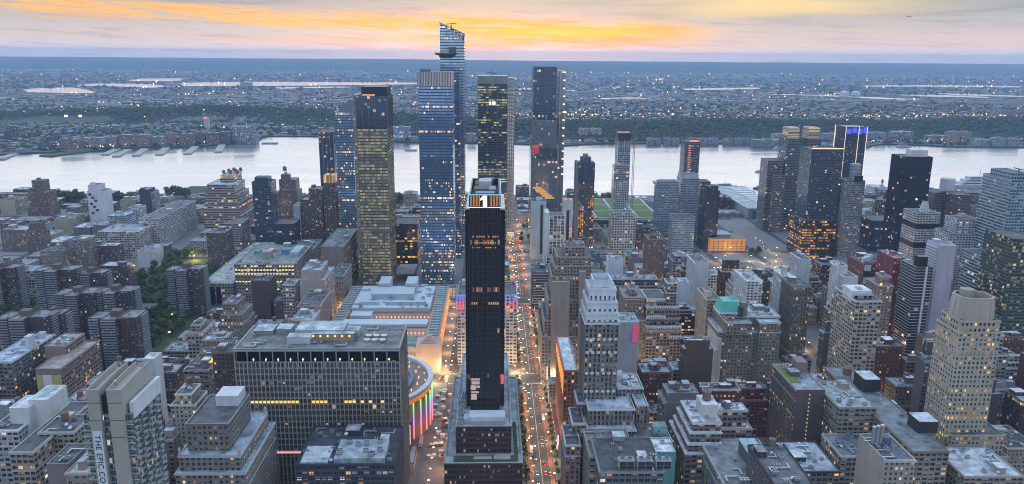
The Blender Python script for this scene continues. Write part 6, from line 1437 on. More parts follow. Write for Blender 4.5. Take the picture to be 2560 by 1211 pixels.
# ------------------------------------------------------------------ Chelsea and the river edge, left
far_list = [
 ('brick_tower','brown stepped brick tower at the river edge, far left','brick',(.17,.12,.11),[(68,122,520,1560,40),(72,118,480,1570,34),(78,106,452,1578,24)],540,'the brown stepped tower'),
 ('apartment_tower','slim white tower with scattered dark openings standing before the river','blank',(.55,.60,.68),[(217,257,478,1480,34),(219,246,463,1484,26)],535,'the slim white tower'),
 ('apartment_tower','narrow dark blank slab tower before the river','blank',(.05,.06,.09),[(347,371,474,1500,30)],530,'the narrow dark slab'),
 ('apartment_tower','grey glazed tower attached to the narrow dark slab','apt',(.22,.25,.30),[(372,384,481,1505,26)],528,'the glazed slab'),
 ('office_tower','dark blue glass apartment tower in Chelsea with an open framed roof','grid',(.06,.10,.15),[(629,677,455,1240,30),(636,670,444,1244,20)],590,'the dark blue tower'),
 ('brick_tower','brown stepped tower with a peaked rooftop tank before the river','brick',(.19,.14,.14),[(690,742,480,1430,40),(697,738,450,1436,30),(702,722,437,1440,14)],560,'the tank-topped brown tower'),
 ('brick_tower','plain brown tower left of the gold-crowned one','brick',(.16,.12,.125),[(752,806,500,1290,32),(771,806,472,1292,28)],600,'the plain brown tower'),
 ('apartment_tower','brown tower with a gold lit crown, beside the dark ribbed tower','brick',(.15,.12,.12),[(807,838,458,1290,28)],600,'the gold-crowned tower'),
 ('loft_building','long white warehouse with many windows in Chelsea','loft',(.47,.50,.53),[(345,395,548,1290,170)],600,'the long white warehouse'),
 ('loft_building','cream office block with yellow-lit windows left of the long white warehouse','loft',(.42,.41,.38),[(243,345,580,1235,60)],655,'the cream office block'),
 ('apartment_tower','white and glass apartment tower above the park with a small flame-lit roof','blank',(.46,.48,.52),[(341,388,628,1180,30)],668,'the white and glass tower'),
 ('apartment_building','dark brick housing slab left of the white and glass tower','brick',(.10,.08,.085),[(215,290,615,1180,24)],660,'the dark housing slab'),
 ('apartment_building','dark brick housing block under the cream office block','brick',(.09,.075,.085),[(250,318,665,1040,24)],700,'the dark housing block'),
 ('apartment_building','long terraced brick apartment block with flat roof, left','brick',(.24,.21,.19),[(100,158,628,1130,30)],680,'the long terraced block'),
 ('apartment_building','taller terraced brick apartment block beside the dark housing slab','brick',(.20,.17,.16),[(160,215,603,1150,30)],670,'the taller terraced block'),
 ('apartment_building','rounded brown apartment block on the left edge','brick',(.20,.16,.16),[(0,66,575,1290,36)],640,'the rounded brown block'),
 ('loft_building','tan institutional building with two floodlit pilasters between the balcony towers','loft',(.30,.28,.26),[(28,82,678,1005,30)],740,'the floodlit institutional building'),
 ('office_building','striped glass office block with stepped white floors in Chelsea','grid',(.30,.34,.38),[(566,602,560,1220,44)],600,'the striped Chelsea block'),
 ('apartment_building','brown brick block with lit windows behind the warehouse','brick',(.13,.10,.10),[(515,562,583,1150,34)],625,'the brown lit block'),
 ('office_building','black angular office block right of the dark blue tower','grid',(.03,.035,.05),[(684,735,560,1210,40)],590,'the black angular block'),
 ('apartment_building','white slab beside black office block','blank',(.45,.50,.58),[(733,750,515,1290,30)],560,'the thin white slab'),
 ('office_building','wide brown lit tower rows in the distance at the left river edge','brick',(.15,.11,.11),[(0,40,560,1400,30)],590,'the small brown rows'),
 ('loft_building','blue-white stepped office roofs before the river park','loft',(.35,.40,.48),[(270,312,540,1380,40)],562,'the blue-white office'),
 ('loft_building','small white industrial block left of the narrow dark slab','loft',(.52,.54,.56),[(320,348,520,1440,30)],545,'the small white block'),
]
for nm, lab, st, col_, tr, yb, ref in far_list:
    if st == 'grid': glasstower(nm, lab, GL_DRKAPT, tr, yb, wallc=col_, bay=4, fl=3.8, ref=ref, cat='building')
    else: hero(nm, lab, st, col_, tr, yb, ref=ref, cat='tower' if 'tower' in nm else 'building', far=True)
    rr__ = HERO[-1][0]
    if ref == 'the gold-crowned tower':
        c = px_box(808,836,438,1291,24); mb = MB(); mb.prism([(c[0],1291),(c[1],1291),(c[1],1312),(c[0],1312)], px_box(807,838,458,1290,1)[5], c[5], bay=(2.2,40)); mb.build('lit_crown', panemat('gold_crown', glass=(.2,.18,.15), wx=.6, wy=1, lit=1.0, cluster=False, ls=.9, blind=0, warm=(S(255,190,110),S(255,210,140))), rr__, (.2,.18,.16))
    if ref == 'the tank-topped brown tower':
        c = px_box(706,716,434,1445,8); water_tank(rr__, (c[0]+c[1])/2, 1449, c[5], 1.5)
    if ref == 'the slim white tower':
        c = px_box(219,246,478,1484,1); mb = MB()
        for k in range(7): mb.box(c[0]+3+(k*5)%14, c[0]+8+(k*5)%14, 1479.3,1479.9, c[5]-8-k*6, c[5]-4-k*6)
        each(mb, 'dark_opening', M_DARKM, rr__)
# stepped terraced building with tanks near the river
root = empty('terraced_building', (aty(560,500,1400).x,1400,0), 'terraced building widening downward in lit orange bands with tanks on top, before the river', 'office building')
TB = panemat('terrace_bands', glass=(.05,.06,.08), wx=1, wy=.45, lit=.15, ls=1.0, rowp=.18, blind=.1, cl=(.05,.9), warm=(S(255,180,80),S(255,205,120)))
for k,(a,b_,yt_,Yv) in enumerate(((509,604,540,1395),(508,596,510,1400),(512,592,487,1404),(517,585,462,1408),(550,582,440,1440))):
    c = px_box(a,b_,yt_,Yv,95-k*11); mb = MB(); mb.prism([(c[0],c[2]),(c[1],c[2]),(c[1],c[3]),(c[0],c[3])], 0, c[5], cap=False, bay=(4,4.6)); mb.build('terrace_storeys', TB, root, (.36,.31,.30)); mr, mc = MB(), MB(); deck(mr, mc, c[0]-.5,c[1]+.5,c[2]-.5,c[3]+.5,c[5]+.05); mr.build('roof', ROOF, root, R_SIL); mc.build('parapet', WALL, root, (.4,.38,.38))
for k in range(7): water_tank(root, c[0]+4+k*4.2, 1450+(k%3)*16, c[5]-1, 1.25)
special(root, 508, 622, 428, 545, 1395, 'the orange-banded terraced building'); FOOT.append((aty(508,540,1395).x, aty(604,540,1395).x,1395,1490))
# green-roofed convention hall
c = px_box(1440,1650,548,1478,215); root = empty('convention_hall', ((c[0]+c[1])/2,1478,0), 'long low glass convention hall with a grass-green roof by the river', 'convention centre')
z = c[5]; mb = MB(); mb.prism([(c[0],1478),(c[1],1478),(c[1],1690),(c[0],1690)],0,z,cap=False,bay=(6,5)); mb.build('glass_wall', panemat('hall_glass', glass=(.06,.07,.06), wx=.9, wy=.8, lit=.3, ls=.45, warm=(S(220,200,120),S(230,215,150))), root, (.18,.2,.2))
n = 4; w_ = (c[1]-c[0])/n
for i in range(n):
    for j in range(3):
        rbox('green_roof', root, c[0]+w_*i+3, c[0]+w_*(i+1)-3, 1484+j*70, 1484+j*70+62, z-.4, 1.2, (.1,.15,.03), GREENROOF)
rbox('white_roof_edge', root, c[0]-2,c[1]+2,1476,1692,z-2.2,1.7,(.52,.56,.6))
mb = MB()
for i in range(n+1): mb.box(c[0]+w_*i-1.2,c[0]+w_*i+1.2,1480,1688,z-.5,z+2.2)
for j in range(4): mb.box(c[0],c[1],1480+j*69.5,1482+j*69.5,z-.49,z+2.1)
mb.build('roof_walkways', simple('walkway_white', (.5,.52,.55), .6), root)
special(root, 1487, 1645, 498, 560, 1478, 'the green-roofed hall'); FOOT.append((c[0],c[1],1478,1690))
# amber garage
c = px_box(1774,1866,597,1290,46); root = empty('bus_garage', ((c[0]+c[1])/2,1290,0), 'squat garage glowing orange from every deck, beside the highway', 'parking garage')
z = c[5]; mb = MB(); mb.box(c[0]+.6,c[1]-.6,1290.8,1335,0,z-1); mb.build('lit_decks', emis('garage_glow', S(255,160,60), .55), root)
mb = MB()
for k in range(6): zk = z*k/5; mb.box(c[0],c[1],1290,1336,max(0,zk-.9),zk,nobot=False)
for k in range(9): x = c[0]+(c[1]-c[0])*k/8; mb.box(x-.6,x+.6,1289.6,1289.98,0,z)
mb.build('frame', WALL, root, (.28,.22,.16)); rbox('roof_block', root, c[0]+4,c[1]-25,1300,1325,z+.02,5,(.2,.2,.22)); rbox('roof_block_top', root, c[0]+3.5,c[1]-24.5,1299.5,1325.5,z+5,.5,(.5,.58,.66),ROOF)
special(root, 1768, 1866, 580, 638, 1290, 'the glowing orange garage'); FOOT.append((c[0],c[1],1290,1336))
# pier sheds on the right
for k,(a,b_,yv,Yv,D_,h_,lab,col_) in enumerate(((1905,1960,560,1600,400,16,'long grey pier shed with a pale roof running out toward the river','pier shed'),)):
    p0, p1_ = aty(1862,553,Yv), aty(1962,553,Yv); root = empty('pier_shed', (p0.x,Yv,0), lab, 'pier shed'); x0_, x1_ = 525, 598
    rbox('wall', root, x0_, x1_, 1560, 1832, 0, 20, (.30,.33,.38)); rbox('roof', root, x0_-2, x1_+2, 1558, 1834, 20, 2.5, (.40,.46,.50), ROOF)
    mb = MB()
    for q_ in range(9): mb.box(x0_+34,x0_+68,1600+q_*24,1612+q_*24,22.5,24.5)
    each(mb, 'skylight', simple('skylight_white', (.6,.64,.68), .5), root)
    mb = MB()
    for q_ in range(4): mb.box(x0_+8+q_*16,x0_+18+q_*16,1559.4,1559.95,2,16)
    each(mb, 'bay_door', simple('bay_door', (.10,.15,.22), .5), root)
    special(root, 1845, 1965, 488, 565, 1560, 'the pier shed'); FOOT.append((x0_,x1_,1558,1834))
FOOT += [(470,760,1330,1560), (505,640,1180,1400), (640,760,1560,1840), (-120,-64,1075,1500)]
HLOG = HL

NCLEAR = len(CLEAR)
CLEAR += [(335,452,690,890,765),(452,500,790,850,765),(1290,1345,560,960,1500)]
# ------------------------------------------------------------------ ordinary blocks between the landmarks
rng = random.Random(11); random.seed(5)
FOOT += [(-720,-365,752,1010), (-575,-378,1015,1250), (335,500,1120,1275), (-75,60,490,640), (-210,-40,500,760), (560,640,1050,1160)]
NF = 0
def hits(x0,x1,y0,y1,m=1.2):
    for f in FOOT:
        if x0 < f[1]+m and x1 > f[0]-m and y0 < f[3]+m and y1 > f[2]-m: return True
    return False
def limit(x0,x1,y0,y1,h):
    """lower a building until it does not stand in front of a landmark the photograph shows"""
    cs = []
    for hh in range(int(h), 6, -2):
        ps = [proj(x,y,hh) for x in (x0,x1) for y in (y0,y1)]
        if any(p is None for p in ps): return 0
        a, b, t = min(p[0] for p in ps), max(p[0] for p in ps), min(p[1] for p in ps)
        ok = True
        for (xl,xr,yt,yb,Y) in CLEAR:
            if Y > y0+3 and min(b,xr)-max(a,xl) > 4 and t < yb-2: ok = False; break
        if ok: return hh
    return 0
PAL = [(TAN,3),((.22,.19,.17),3),(BRN,3),(RED,2),(DRED,1),(GRY,3),((.18,.18,.19),2),(LGR,2),(WHT,1.3),(CRM,1),((.30,.26,.24),2),((.13,.12,.12),2),(PNK,1)]
def pal(): return rng.choices([p[0] for p in PAL],[p[1] for p in PAL])[0]
def cname(c):
    r_,g_,b_ = c; m_ = max(c)
    if m_ < .06: return 'near-black'
    if r_ > g_*1.8: return 'red brick'
    if r_ > g_*1.35 and m_ < .15: return 'dark red-brown'
    if m_ > .5: return 'white'
    if abs(r_-b_) < .04: return 'pale grey' if m_ > .35 else ('grey' if m_ > .22 else 'dark grey')
    return 'cream' if m_ > .42 else ('pinkish' if m_ > .36 else ('tan' if m_ > .24 else ('grey-brown' if m_ > .17 else 'dark brown')))
FILL = []
def zone(x, y):
    r_ = rng.random()
    if -385 < x < -270 and 745 < y < 1005: return rng.uniform(10,17)
    if x > 0:
        if y < 500: return rng.uniform(45,72)
        if y < 745: return rng.uniform(30,60) if r_ < .65 else rng.uniform(58,86)
        if y < 1005: return rng.uniform(16,26) if r_ < .5 else (rng.uniform(30,58) if r_ < .93 else 72)
        if y < 1280: return rng.uniform(13,24) if r_ < .72 else rng.uniform(26,55)
        if y < 1560: return rng.uniform(11,20) if r_ < .75 else rng.uniform(22,48)
        return rng.uniform(8,20) if r_ < .8 else rng.uniform(22,40)
    if y < 500: return rng.uniform(45,78)
    if y < 745: return rng.uniform(34,66)
    if y < 1005: return rng.uniform(16,30) if r_ < .5 else rng.uniform(28,50)
    if y < 1280: return rng.uniform(12,24) if r_ < .65 else rng.uniform(24,42)
    return rng.uniform(9,18) if r_ < .68 else rng.uniform(18,34)
def filler(x0,x1,y0,y1):
    global NF
    if x1-x0 < 7 or y1-y0 < 7 or hits(x0,x1,y0,y1): return
    pc = proj((x0+x1)/2,(y0+y1)/2,15)
    if not pc or not (-90 < pc[0] < 2650): return
    if pc[1] > 1211+560: return
    h = limit(x0,x1,y0,y1,zone((x0+x1)/2,y0))
    if h < 8: return
    pt_ = proj((x0+x1)/2,y0,h)
    if pt_[1] > 1214: return
    c = pal(); far = y0 > 1005
    st = rng.choices(['brick','loft','stone','apt','office'],[3.4,4,2,2.4,.5 if h < 30 else 1.5])[0]
    if h < 30 and y0 > 760: st = 'brick' if rng.random() < .7 else 'loft'
    k_ = rng.uniform(.5,1.08); jit = tuple(min(.7, max(.02, v*k_*rng.uniform(.95,1.05))) for v in c)
    bx = [(x0,x1,y0,y1,0,h)]
    if h > 34 and (x1-x0) > 14 and rng.random() < .6:
        k = rng.uniform(2,4); h2 = limit(x0+k,x1-k,y0+k,y1-k,min(h+rng.uniform(5,20), 88)); bx = [(x0,x1,y0,y1,0,h)]
        if h2 > h+4: bx.append((x0+k,x1-k,y0+k,y1-k,h-1,h2))
        if h2 > h+10 and rng.random() < .5 and (x1-x0) > 22: bx[-1] = (x0+k,x1-k,y0+k,y1-k,h-1,h+5); bx.append((x0+2*k,x1-2*k,y0+2*k,y1-2*k,h+4,h2))
    nm = {'brick':'brick_building','loft':'loft_building','stone':'stone_building','apt':'apartment_building','office':'office_building'}[st]
    if h < 22 and st == 'brick': nm = 'row_house'
    hh = bx[-1][5]; tk = 1 if (rng.random() < (.7 if hh > 28 else .12) and y0 < 1300) else 0
    rf = pick_roof()
    r = bld(nm, bx, st, jit, roof=rf, far=far, tank=tk, clutter=.8 if not far else .3, bulk=rng.choice([1,2,3]) if hh > 24 else rng.choice([0,1]),
            cat='building', blankside=rng.random() < .35, blankfront=rng.random() < .14, coping=None if rng.random() < .6 else (.45,.48,.52))
    NF += 1; FILL.append((r, jit, rf, hh, tk, len(bx), nm, ((x0+x1)/2, y0, hh)))
for (x0, x1, y0, y1) in blocks:
    w = x1-x0; m_ = (x0+x1)/2
    if w > 90: continue
    y = y0
    while y < y1-8:
        near = y < 1010
        L = rng.uniform(12,27) if near else (rng.uniform(15,36) if y < 1300 else rng.uniform(20,50))
        if y+L > y1-9: L = y1-y
        q = rng.random()
        if q < .16 or (y > 1300 and q < .3): filler(x0, x1, y, y+L-.3)
        else:
            g_ = rng.uniform(.5,5); 
            filler(x0, m_-g_, y, y+L-.3)
            L2 = L
            if near and L > 22 and rng.random() < .5:
                filler(m_+g_, x1, y, y+L/2-.3); filler(m_+g_, x1, y+L/2, y+L-.3)
            else: filler(m_+g_, x1, y, y+L-.3)
        y += L
# the wide special block strips left of 34th, west of Ninth, keep small service buildings only
print('fillers', NF)
# ------------------------------------------------------------------ trees
m, nt, p = newmat('leaves'); oc_n, rn_ = objcol(nt); tcl = nt.nodes.new('ShaderNodeTexCoord')
ln_ = noise(nt, tcl.outputs['Object'], .5, 4.0)
nt.links.new(mix(nt, rn_, mix(nt, ln_.ss(.3,.7), (.022,.045,.020), (.065,.115,.035)), mix(nt, ln_.ss(.3,.7), (.035,.055,.018), (.11,.13,.04))), p.inputs['Base Color']); p.inputs['Roughness'].default_value = .85; LEAF = m; BARK = simple('bark', (.06,.045,.035), .95)
def crown_mesh(seed, conif=False):
    r_ = random.Random(seed); mb = MB()
    for k in range(11):
        a = r_.uniform(0,6.28); q = r_.uniform(0,3.1); c = Vector((q*math.cos(a), q*math.sin(a), 7.2+r_.uniform(-2.2,2.6)-q*.35)); s = r_.uniform(1.3,2.2)
        for j in range(30):
            d = Vector((r_.gauss(0,1),r_.gauss(0,1),r_.gauss(0,1)+.25)).normalized(); p_ = c + d*s*r_.uniform(.7,1.15)
            t = d.orthogonal().normalized(); t.rotate(Matrix.Rotation(r_.uniform(0,6.28),3,d)); b_ = (d.cross(t)+d*r_.uniform(-.6,.6)).normalized(); e = r_.uniform(.45,.85)
            mb.quad(p_-t*e-b_*e*.6, p_+t*e-b_*e*.6, p_+t*e*.8+b_*e*.7, p_-t*e*.8+b_*e*.7)
    return mb, LEAF
def trunk_mesh():
    mb = MB(); mb.tube((0,0,0),(0,0,4),.32,6,r2=.2)
    for k in range(4): a = k*1.57+.4; mb.tube((0,0,3.4),(1.9*math.cos(a),1.9*math.sin(a),6.4),.15,4,r2=.06)
    return mb, BARK
TREES = []
def tree(x, y, s, z=0, group='trees'):
    k = random.randrange(5); r = empty('tree', (x,y,z)); 
    cr_ = inst(shared('crown_%d'%k, lambda: crown_mesh(k+40)), 'crown', r, (x,y,z), rz=random.uniform(0,6.28), scale=(s*random.uniform(.9,1.15),s,s*random.uniform(.85,1.15)))
    inst(shared('trunk', trunk_mesh), 'trunk', r, (x,y,z), scale=s); tag(r, None, 'tree', group); TREES.append(r); return r
random.seed(21)
def scatter(x0,x1,y0,y1,step,group,label,z=0,s=(.9,1.35),avoid=None,keep=1.0):
    x = x0
    while x < x1:
        y = y0
        while y < y1:
            xx, yy_ = x+random.uniform(-.4,.4)*step, y+random.uniform(-.4,.4)*step
            p_ = proj(xx,yy_,8)
            if p_ and -20 < p_[0] < 2580 and p_[1] < 1230 and random.random() < keep and not any(f[0]-3 < xx < f[1]+3 and f[2]-3 < yy_ < f[3]+3 for f in avoid or []):
                t = tree(xx,yy_,random.uniform(*s),z,group); t['label'] = label
            y += step
        x += step
hf = [f for f in FOOT if f[1]-f[0] < 60 and f[3]-f[2] < 60]
pth = [(atz(398,760,0).x-4, atz(398,760,0).x+4, 770, 905)]
# only what the photograph shows: crowns hidden behind the towers are left out
def open_px(x, y):
    p_ = proj(x,y,8)
    return not any(c[0]+2 < p_[0] < c[1]-2 and c[2] < p_[1] < c[3]-8 and c[4] < y for c in CLEAR[:NCLEAR])
_tree = tree
def tree(x, y, s, z=0, group='trees'):
    return _tree(x,y,s,z,group)
def park(x0,x1,y0,y1,step,avoid,group,label,s=(1.2,1.7)):
    x = x0
    while x < x1:
        y = y0
        while y < y1:
            xx, yy_ = x+random.uniform(-.4,.4)*step, y+random.uniform(-.4,.4)*step; p_ = proj(xx,yy_,8)
            if p_ and -20 < p_[0] < 2580 and open_px(xx,yy_) and not any(f[0]-4 < xx < f[1]+4 and f[2]-4 < yy_ < f[3]+4 for f in avoid): tree(xx,yy_,random.uniform(*s),0,group)['label'] = label
            y += step
        x += step
park(-640,-368,762,1004,13,hf+pth,'trees of the park among the brick towers','leafy green tree in the park among the brick balcony towers')
park(-570,-380,1022,1150,16,hf,'trees of the far park behind the brick towers','leafy tree in the far park below the white and glass tower')
park(-515,-400,1155,1240,16,hf+[(-480,-440,1170,1215)],'trees around the lit ball field','leafy tree round the floodlit field behind the park')
lw = MB(); lw.box(-716,-366,756,1008,0.16,.2); o = struct('park_lawn', lw, LAWN)
lw = MB(); lw.box(-574,-379,1016,1150,0.16,.2); struct('far_park_lawn', lw, LAWN)
lw = MB(); lw.box(-516,-398,1152,1243,0.16,.2); struct('field_lawn', lw, LAWN)
pp = MB(); pp.box(pth[0][0],pth[0][1],770,905,.2,.24); pp.box(pth[0][0]-18,pth[0][1]+24,905,912,.2,.24); struct('park_path', pp, simple('path_grey', (.22,.22,.23), .9))
# street trees
def row(x, y0, y1, step, s, group, label):
    y = y0
    while y < y1:
        if proj(x,y,5) and proj(x,y,5)[1] < 1225: tree(x+random.uniform(-.5,.5), y+random.uniform(-1,1), random.uniform(*s), .15, group)['label'] = label
        y += step*random.uniform(.8,1.3)
row(27.5, 525, 735, 9, (.55,.8), 'street trees left of 34th street', 'small street tree along the left kerb of 34th street')
row(29, 775, 1000, 13, (.5,.75), 'street trees farther up 34th street', 'small street tree on the left kerb farther up 34th street')
row(52.5, 530, 730, 13, (.45,.7), 'street trees right of 34th street', 'small street tree along the right kerb of 34th street')
row(52, 770, 980, 16, (.45,.7), 'street trees on the far right kerb', 'small street tree on the right kerb beside the stepped hotel')
for (a,b_,yy0,yy1,lab,grp,n) in ((135,215,492,500,'rounded riverside tree left of the slim white tower','riverside park trees',22),(262,330,500,512,'riverside tree beside the slim white tower','riverside trees',20),
      (418,472,478,492,'tree on the green pier left of the orange-banded building','pier park trees',22),(990,1040,496,500,'riverside tree between the olive and blue towers','river edge trees',14),(1300,1325,520,600,'street tree beside the terraced grey tower','boulevard trees',14),
      (1870,1900,622,650,'tree beside the glowing orange garage','garage trees',7),(2010,2090,585,600,'planting beside the gold-lit podium','podium trees',0),(1765,1790,700,715,'x','x',0)):
    for k in range(n):
        q = atz(random.uniform(a,b_), random.uniform(yy0+9,yy1+9), 0)
        if q.y > SHORE+150: q.y = SHORE-10
        tree(q.x, q.y, random.uniform(1.5,2.3) if yy0 < 520 else 1.0, 0, grp)['label'] = lab
pk = MB(); a_, b_ = atz(405,500,0), atz(480,492,0); pk.box(a_.x-6,b_.x+8,SHORE,a_.y+60 if a_.y > SHORE else SHORE+110,-6,.05); struct('green_pier', pk, LAWN)
# ------------------------------------------------------------------ New Jersey
random.seed(33)
HB = panemat('far_bank_brick', wx=.5, wy=.45, lit=.10, cluster=False)
def njb(xl, xr, yb, yt, label, col, name='apartment_block', D=40, mat=None, ref=None, n=1, roof=(.30,.34,.4)):
    if n > 1:
        names_ = {2:['left','right'],3:['left','middle','right'],4:['leftmost','second','third','rightmost']}[n]; w_ = (xr-xl)/n
        for k in range(n): njb(xl+w_*k, xl+w_*(k+1)-w_*.10, yb, yt+(k%2)*1.2, names_[k]+' block of: '+label, col, name, D, mat, names_[k]+' block of it' if not ref else ref if k == 0 else 'x', 1, roof)
        return
    g0 = atz((xl+xr)/2, yb, 3); Yv = g0.y; a, b_ = aty(xl,yb,Yv), aty(xr,yb,Yv); z = aty((xl+xr)/2, yt, Yv).z; zg = nj_h((a.x+b_.x)/2, Yv+D/2)-4
    root = empty(name, ((a.x+b_.x)/2,Yv,0), label, 'building'); w = (b_.x-a.x)
    for k in range(n):
        xa = a.x+w*k/n; xb = a.x+w*(k+1)/n-(4 if n > 1 else 0); zz = z*(1 if k % 2 == 0 else .93)
        mb = MB()
        for P,Q in (((xa,Yv),(xb,Yv)),((xb,Yv),(xb,Yv+D)),((xb,Yv+D),(xa,Yv+D)),((xa,Yv+D),(xa,Yv))): farwall(mb,P,Q,zg,zz,(6,3.6))
        mb.build('wall', mat or HB, root, col); mr, mc = MB(), MB(); deck(mr,mc,xa,xb,Yv,Yv+D,zz+.03); mr.build('roof', ROOF, root, roof); mc.build('parapet', WALL, root, tuple(min(.6,c*1.3) for c in col))
        if zz > 14: rbox('bulkhead', root, xa+(xb-xa)*.4, xa+(xb-xa)*.6, Yv+D*.3, Yv+D*.6, zz-.9, 5, col)
    HERO.append((root,(xl+xr)/2,(yt+yb)/2,ref or label)); ALLB.append(root); FOOT.append((a.x,b_.x,Yv,Yv+D)); return root
BR2=(.20,.15,.15); GR2=(.25,.27,.31)
for args in ((150,196,374,347,'brown waterfront block with lit base across the river, leftmost',BR2),(203,255,370,345,'grey waterfront block across the river beside the lawn',GR2),(258,292,366,342,'second grey waterfront block across the river',GR2),
    (300,372,366,338,'wide brick waterfront block behind the first piers',(.22,.16,.15)),(376,410,364,343,'low grey waterfront block between brick ones',GR2),(412,430,362,334,'narrow brick waterfront tower behind a pier',(.24,.18,.17)),
    (452,480,362,335,'brick waterfront block beside the lit street end',BR2),(487,512,360,331,'taller brown waterfront block right of the lit street end',(.19,.14,.14)),(516,545,360,333,'brown waterfront block right of the taller one',BR2),
    (550,575,358,330,'dark waterfront office block',(.12,.12,.15))):
    njb(*args)
njb(582,627,357,317,'pale glass waterfront block at the end of the row',(.34,.40,.46),mat=FAR['grid'])
njb(628,640,357,338,'low blue waterfront block by the cove',(.20,.24,.30))
njb(246,303,290,257,'row of pale slab towers on the ridge, seen as four fins',(.50,.54,.60),name='slab_tower',n=4,D=25,ref='the pale ridge slabs')
njb(10,52,300,278,'pale housing slab near the left edge on the far side',(.36,.36,.40),n=2)
njb(78,158,303,290,'grey housing rows on the far side below the ridge slabs',(.26,.27,.32),n=3)
njb(800,835,358,344,'low riverside shed behind the dark ribbed tower',(.25,.28,.32))
njb(980,1026,350,318,'blue glass riverside building between the olive and blue towers',(.14,.22,.34),mat=FAR['glass'])
njb(1448,1474,346,322,'left pinkish housing tower under the cliff',(.34,.27,.27),n=2); njb(1476,1506,346,322,'right pinkish housing tower under the cliff',(.34,.27,.27),n=2)
njb(1168,1190,354,335,'small riverside house block beside the tallest tower',(.25,.24,.25))
for k,(a,b_) in enumerate(((1618,1655),(1660,1700),(1716,1800),(1810,1885))): njb(a,b_,360,346,['short','second short','first long','second long'][k]+' terrace of riverside houses under the dark cliff',(.20,.23,.28),name='house_terrace',D=20,n=3 if k > 1 else 2)
njb(1885,1960,366,350,'riverside marina building right of the long terraces',(.18,.21,.26)); njb(1935,1965,352,336,'pale hillside block behind the silver towers',(.25,.28,.34))
njb(2060,2100,352,335,'hillside office behind the bright-edged tower',(.24,.28,.34)); njb(2170,2215,352,332,'hillside block right of the blue-crowned tower',(.2,.25,.32))
njb(2232,2282,350,330,'pale glass office on the bank right of the blue-crowned tower',(.32,.38,.44),mat=FAR['grid']); njb(2320,2366,354,340,'grey waterfront office left of the brick one',(.28,.33,.38),mat=FAR['grid'])
njb(2372,2430,358,330,'brick waterfront apartment building on the right',(.26,.22,.22),n=2); njb(2440,2480,364,350,'low waterfront block near the right edge',(.26,.30,.34)); njb(2486,2550,366,346,'waterfront block at the right edge',(.25,.27,.31),n=2)
njb(2492,2532,318,277,'tall brown slab on the ridge near the right edge',(.24,.19,.22),D=30); njb(2542,2570,318,280,'brown slab on the ridge cut by the right edge',(.23,.19,.21),D=30)
njb(2208,2224,304,278,'left brown tower among the ridge houses',(.22,.20,.24),D=25); njb(2254,2270,305,280,'right brown tower among the ridge houses',(.22,.20,.24),D=25)
njb(2312,2334,272,246,'pair of grey towers beyond the ridge',(.26,.27,.32),n=2,D=30); njb(2350,2390,268,253,'long low grey block beyond the ridge',(.24,.26,.31),D=30); njb(1466,1494,290,268,'brown block among the houses right of the terraced tower',(.2,.17,.19),D=30)
njb(600,628,214,207,'far grey block beside the marsh water',(.3,.28,.32),D=60)
for k,(x_,lab) in enumerate(((2110,'left white storage tank beyond the marsh'),(2139,'right white storage tank beyond the marsh'))):
    g0 = atz(x_,240,3); r = empty('storage_tank', (g0.x,g0.y,3), lab, 'storage tank'); mb = MB(); mb.tube((g0.x,g0.y,0),(g0.x,g0.y,34),38,20); mb.build('shell', simple('tank_white%d'%k,(.6,.63,.68),.5,var=.05), r); mb = MB(); mb.tube((g0.x,g0.y,34.02),(g0.x,g0.y,44),37.5,20,r2=4); mb.build('dome', simple('tank_dome%d'%k,(.6,.63,.68),.5,var=.05), r)
# leaning lit hill road / viaduct ramp with red lights
q = atz(515,324,3); r = empty('ramp_tower', (q.x,q.y,3), 'slanting pale tower block with red lights on top across the river', 'tower'); top = aty(520,293,q.y)
mb = MB(); mb.prism([(q.x-8,q.y),(q.x+10,q.y),(q.x+10,q.y+25),(q.x-8,q.y+25)],0,top.z-6); mb.build('wall', WALL, r, (.50,.46,.44)); mb = MB(); mb.box(q.x-7,q.x+9,q.y-.5,q.y+2,top.z-6,top.z,nobot=False); mb.build('red_lights', emis('ramp_red',(1,.15,.12),1.4), r)
for k in range(2):
    g0 = atz((167,203)[k],308,6); r = empty('floodlight_mast', (g0.x,g0.y,0), ('left','right')[k]+' of two brilliant stadium floodlights across the river', 'floodlight'); mb = MB(); mb.tube((g0.x,g0.y,0),(g0.x,g0.y,36),.8,5); mb.build('mast', M_STEEL, r); mb = MB(); mb.tube((g0.x,g0.y-1,34),(g0.x,g0.y-1,42),6,8); mb.build('lamp_head', emis('flood%d'%k,S(255,225,160),6), r)
# piers with their deck
random.seed(8)
for k,(xa,ya,xb,yb_) in enumerate(((0,398,38,384),(262,387,292,372),(290,391,320,374),(340,389,362,372),(398,387,415,370),(468,385,488,367),(545,380,555,362))):
    A_, B_ = atz(xa,ya,0), atz(xb,yb_,0); d = (B_-A_).normalized(); n_ = Vector((-d.y,d.x,0))*12
    mb = MB(); mb.prism([(A_-n_)[:2],(B_-n_)[:2],(B_+n_)[:2],(A_+n_)[:2]][::1],-6,1.2); o = mb.build('pier', CONC, None); tag(o, ['leftmost pier of the far bank cut by the photo edge','first pier right of the far-bank lawn','second pier right of the far-bank lawn','third pier right of the far-bank lawn','pier with lights at the far bank, fourth from the lawn','fifth pier right of the far-bank lawn','last short pier before the cove'][k], 'pier')
A_, B_ = atz(98,389,0), atz(195,383,0); mb = MB(); mb.prism([(A_.x,A_.y),(B_.x-40,A_.y-20),(B_.x+60,B_.y+160),(A_.x+60,A_.y+180)],-6,1); struct('pier_lawn', mb, LAWN)
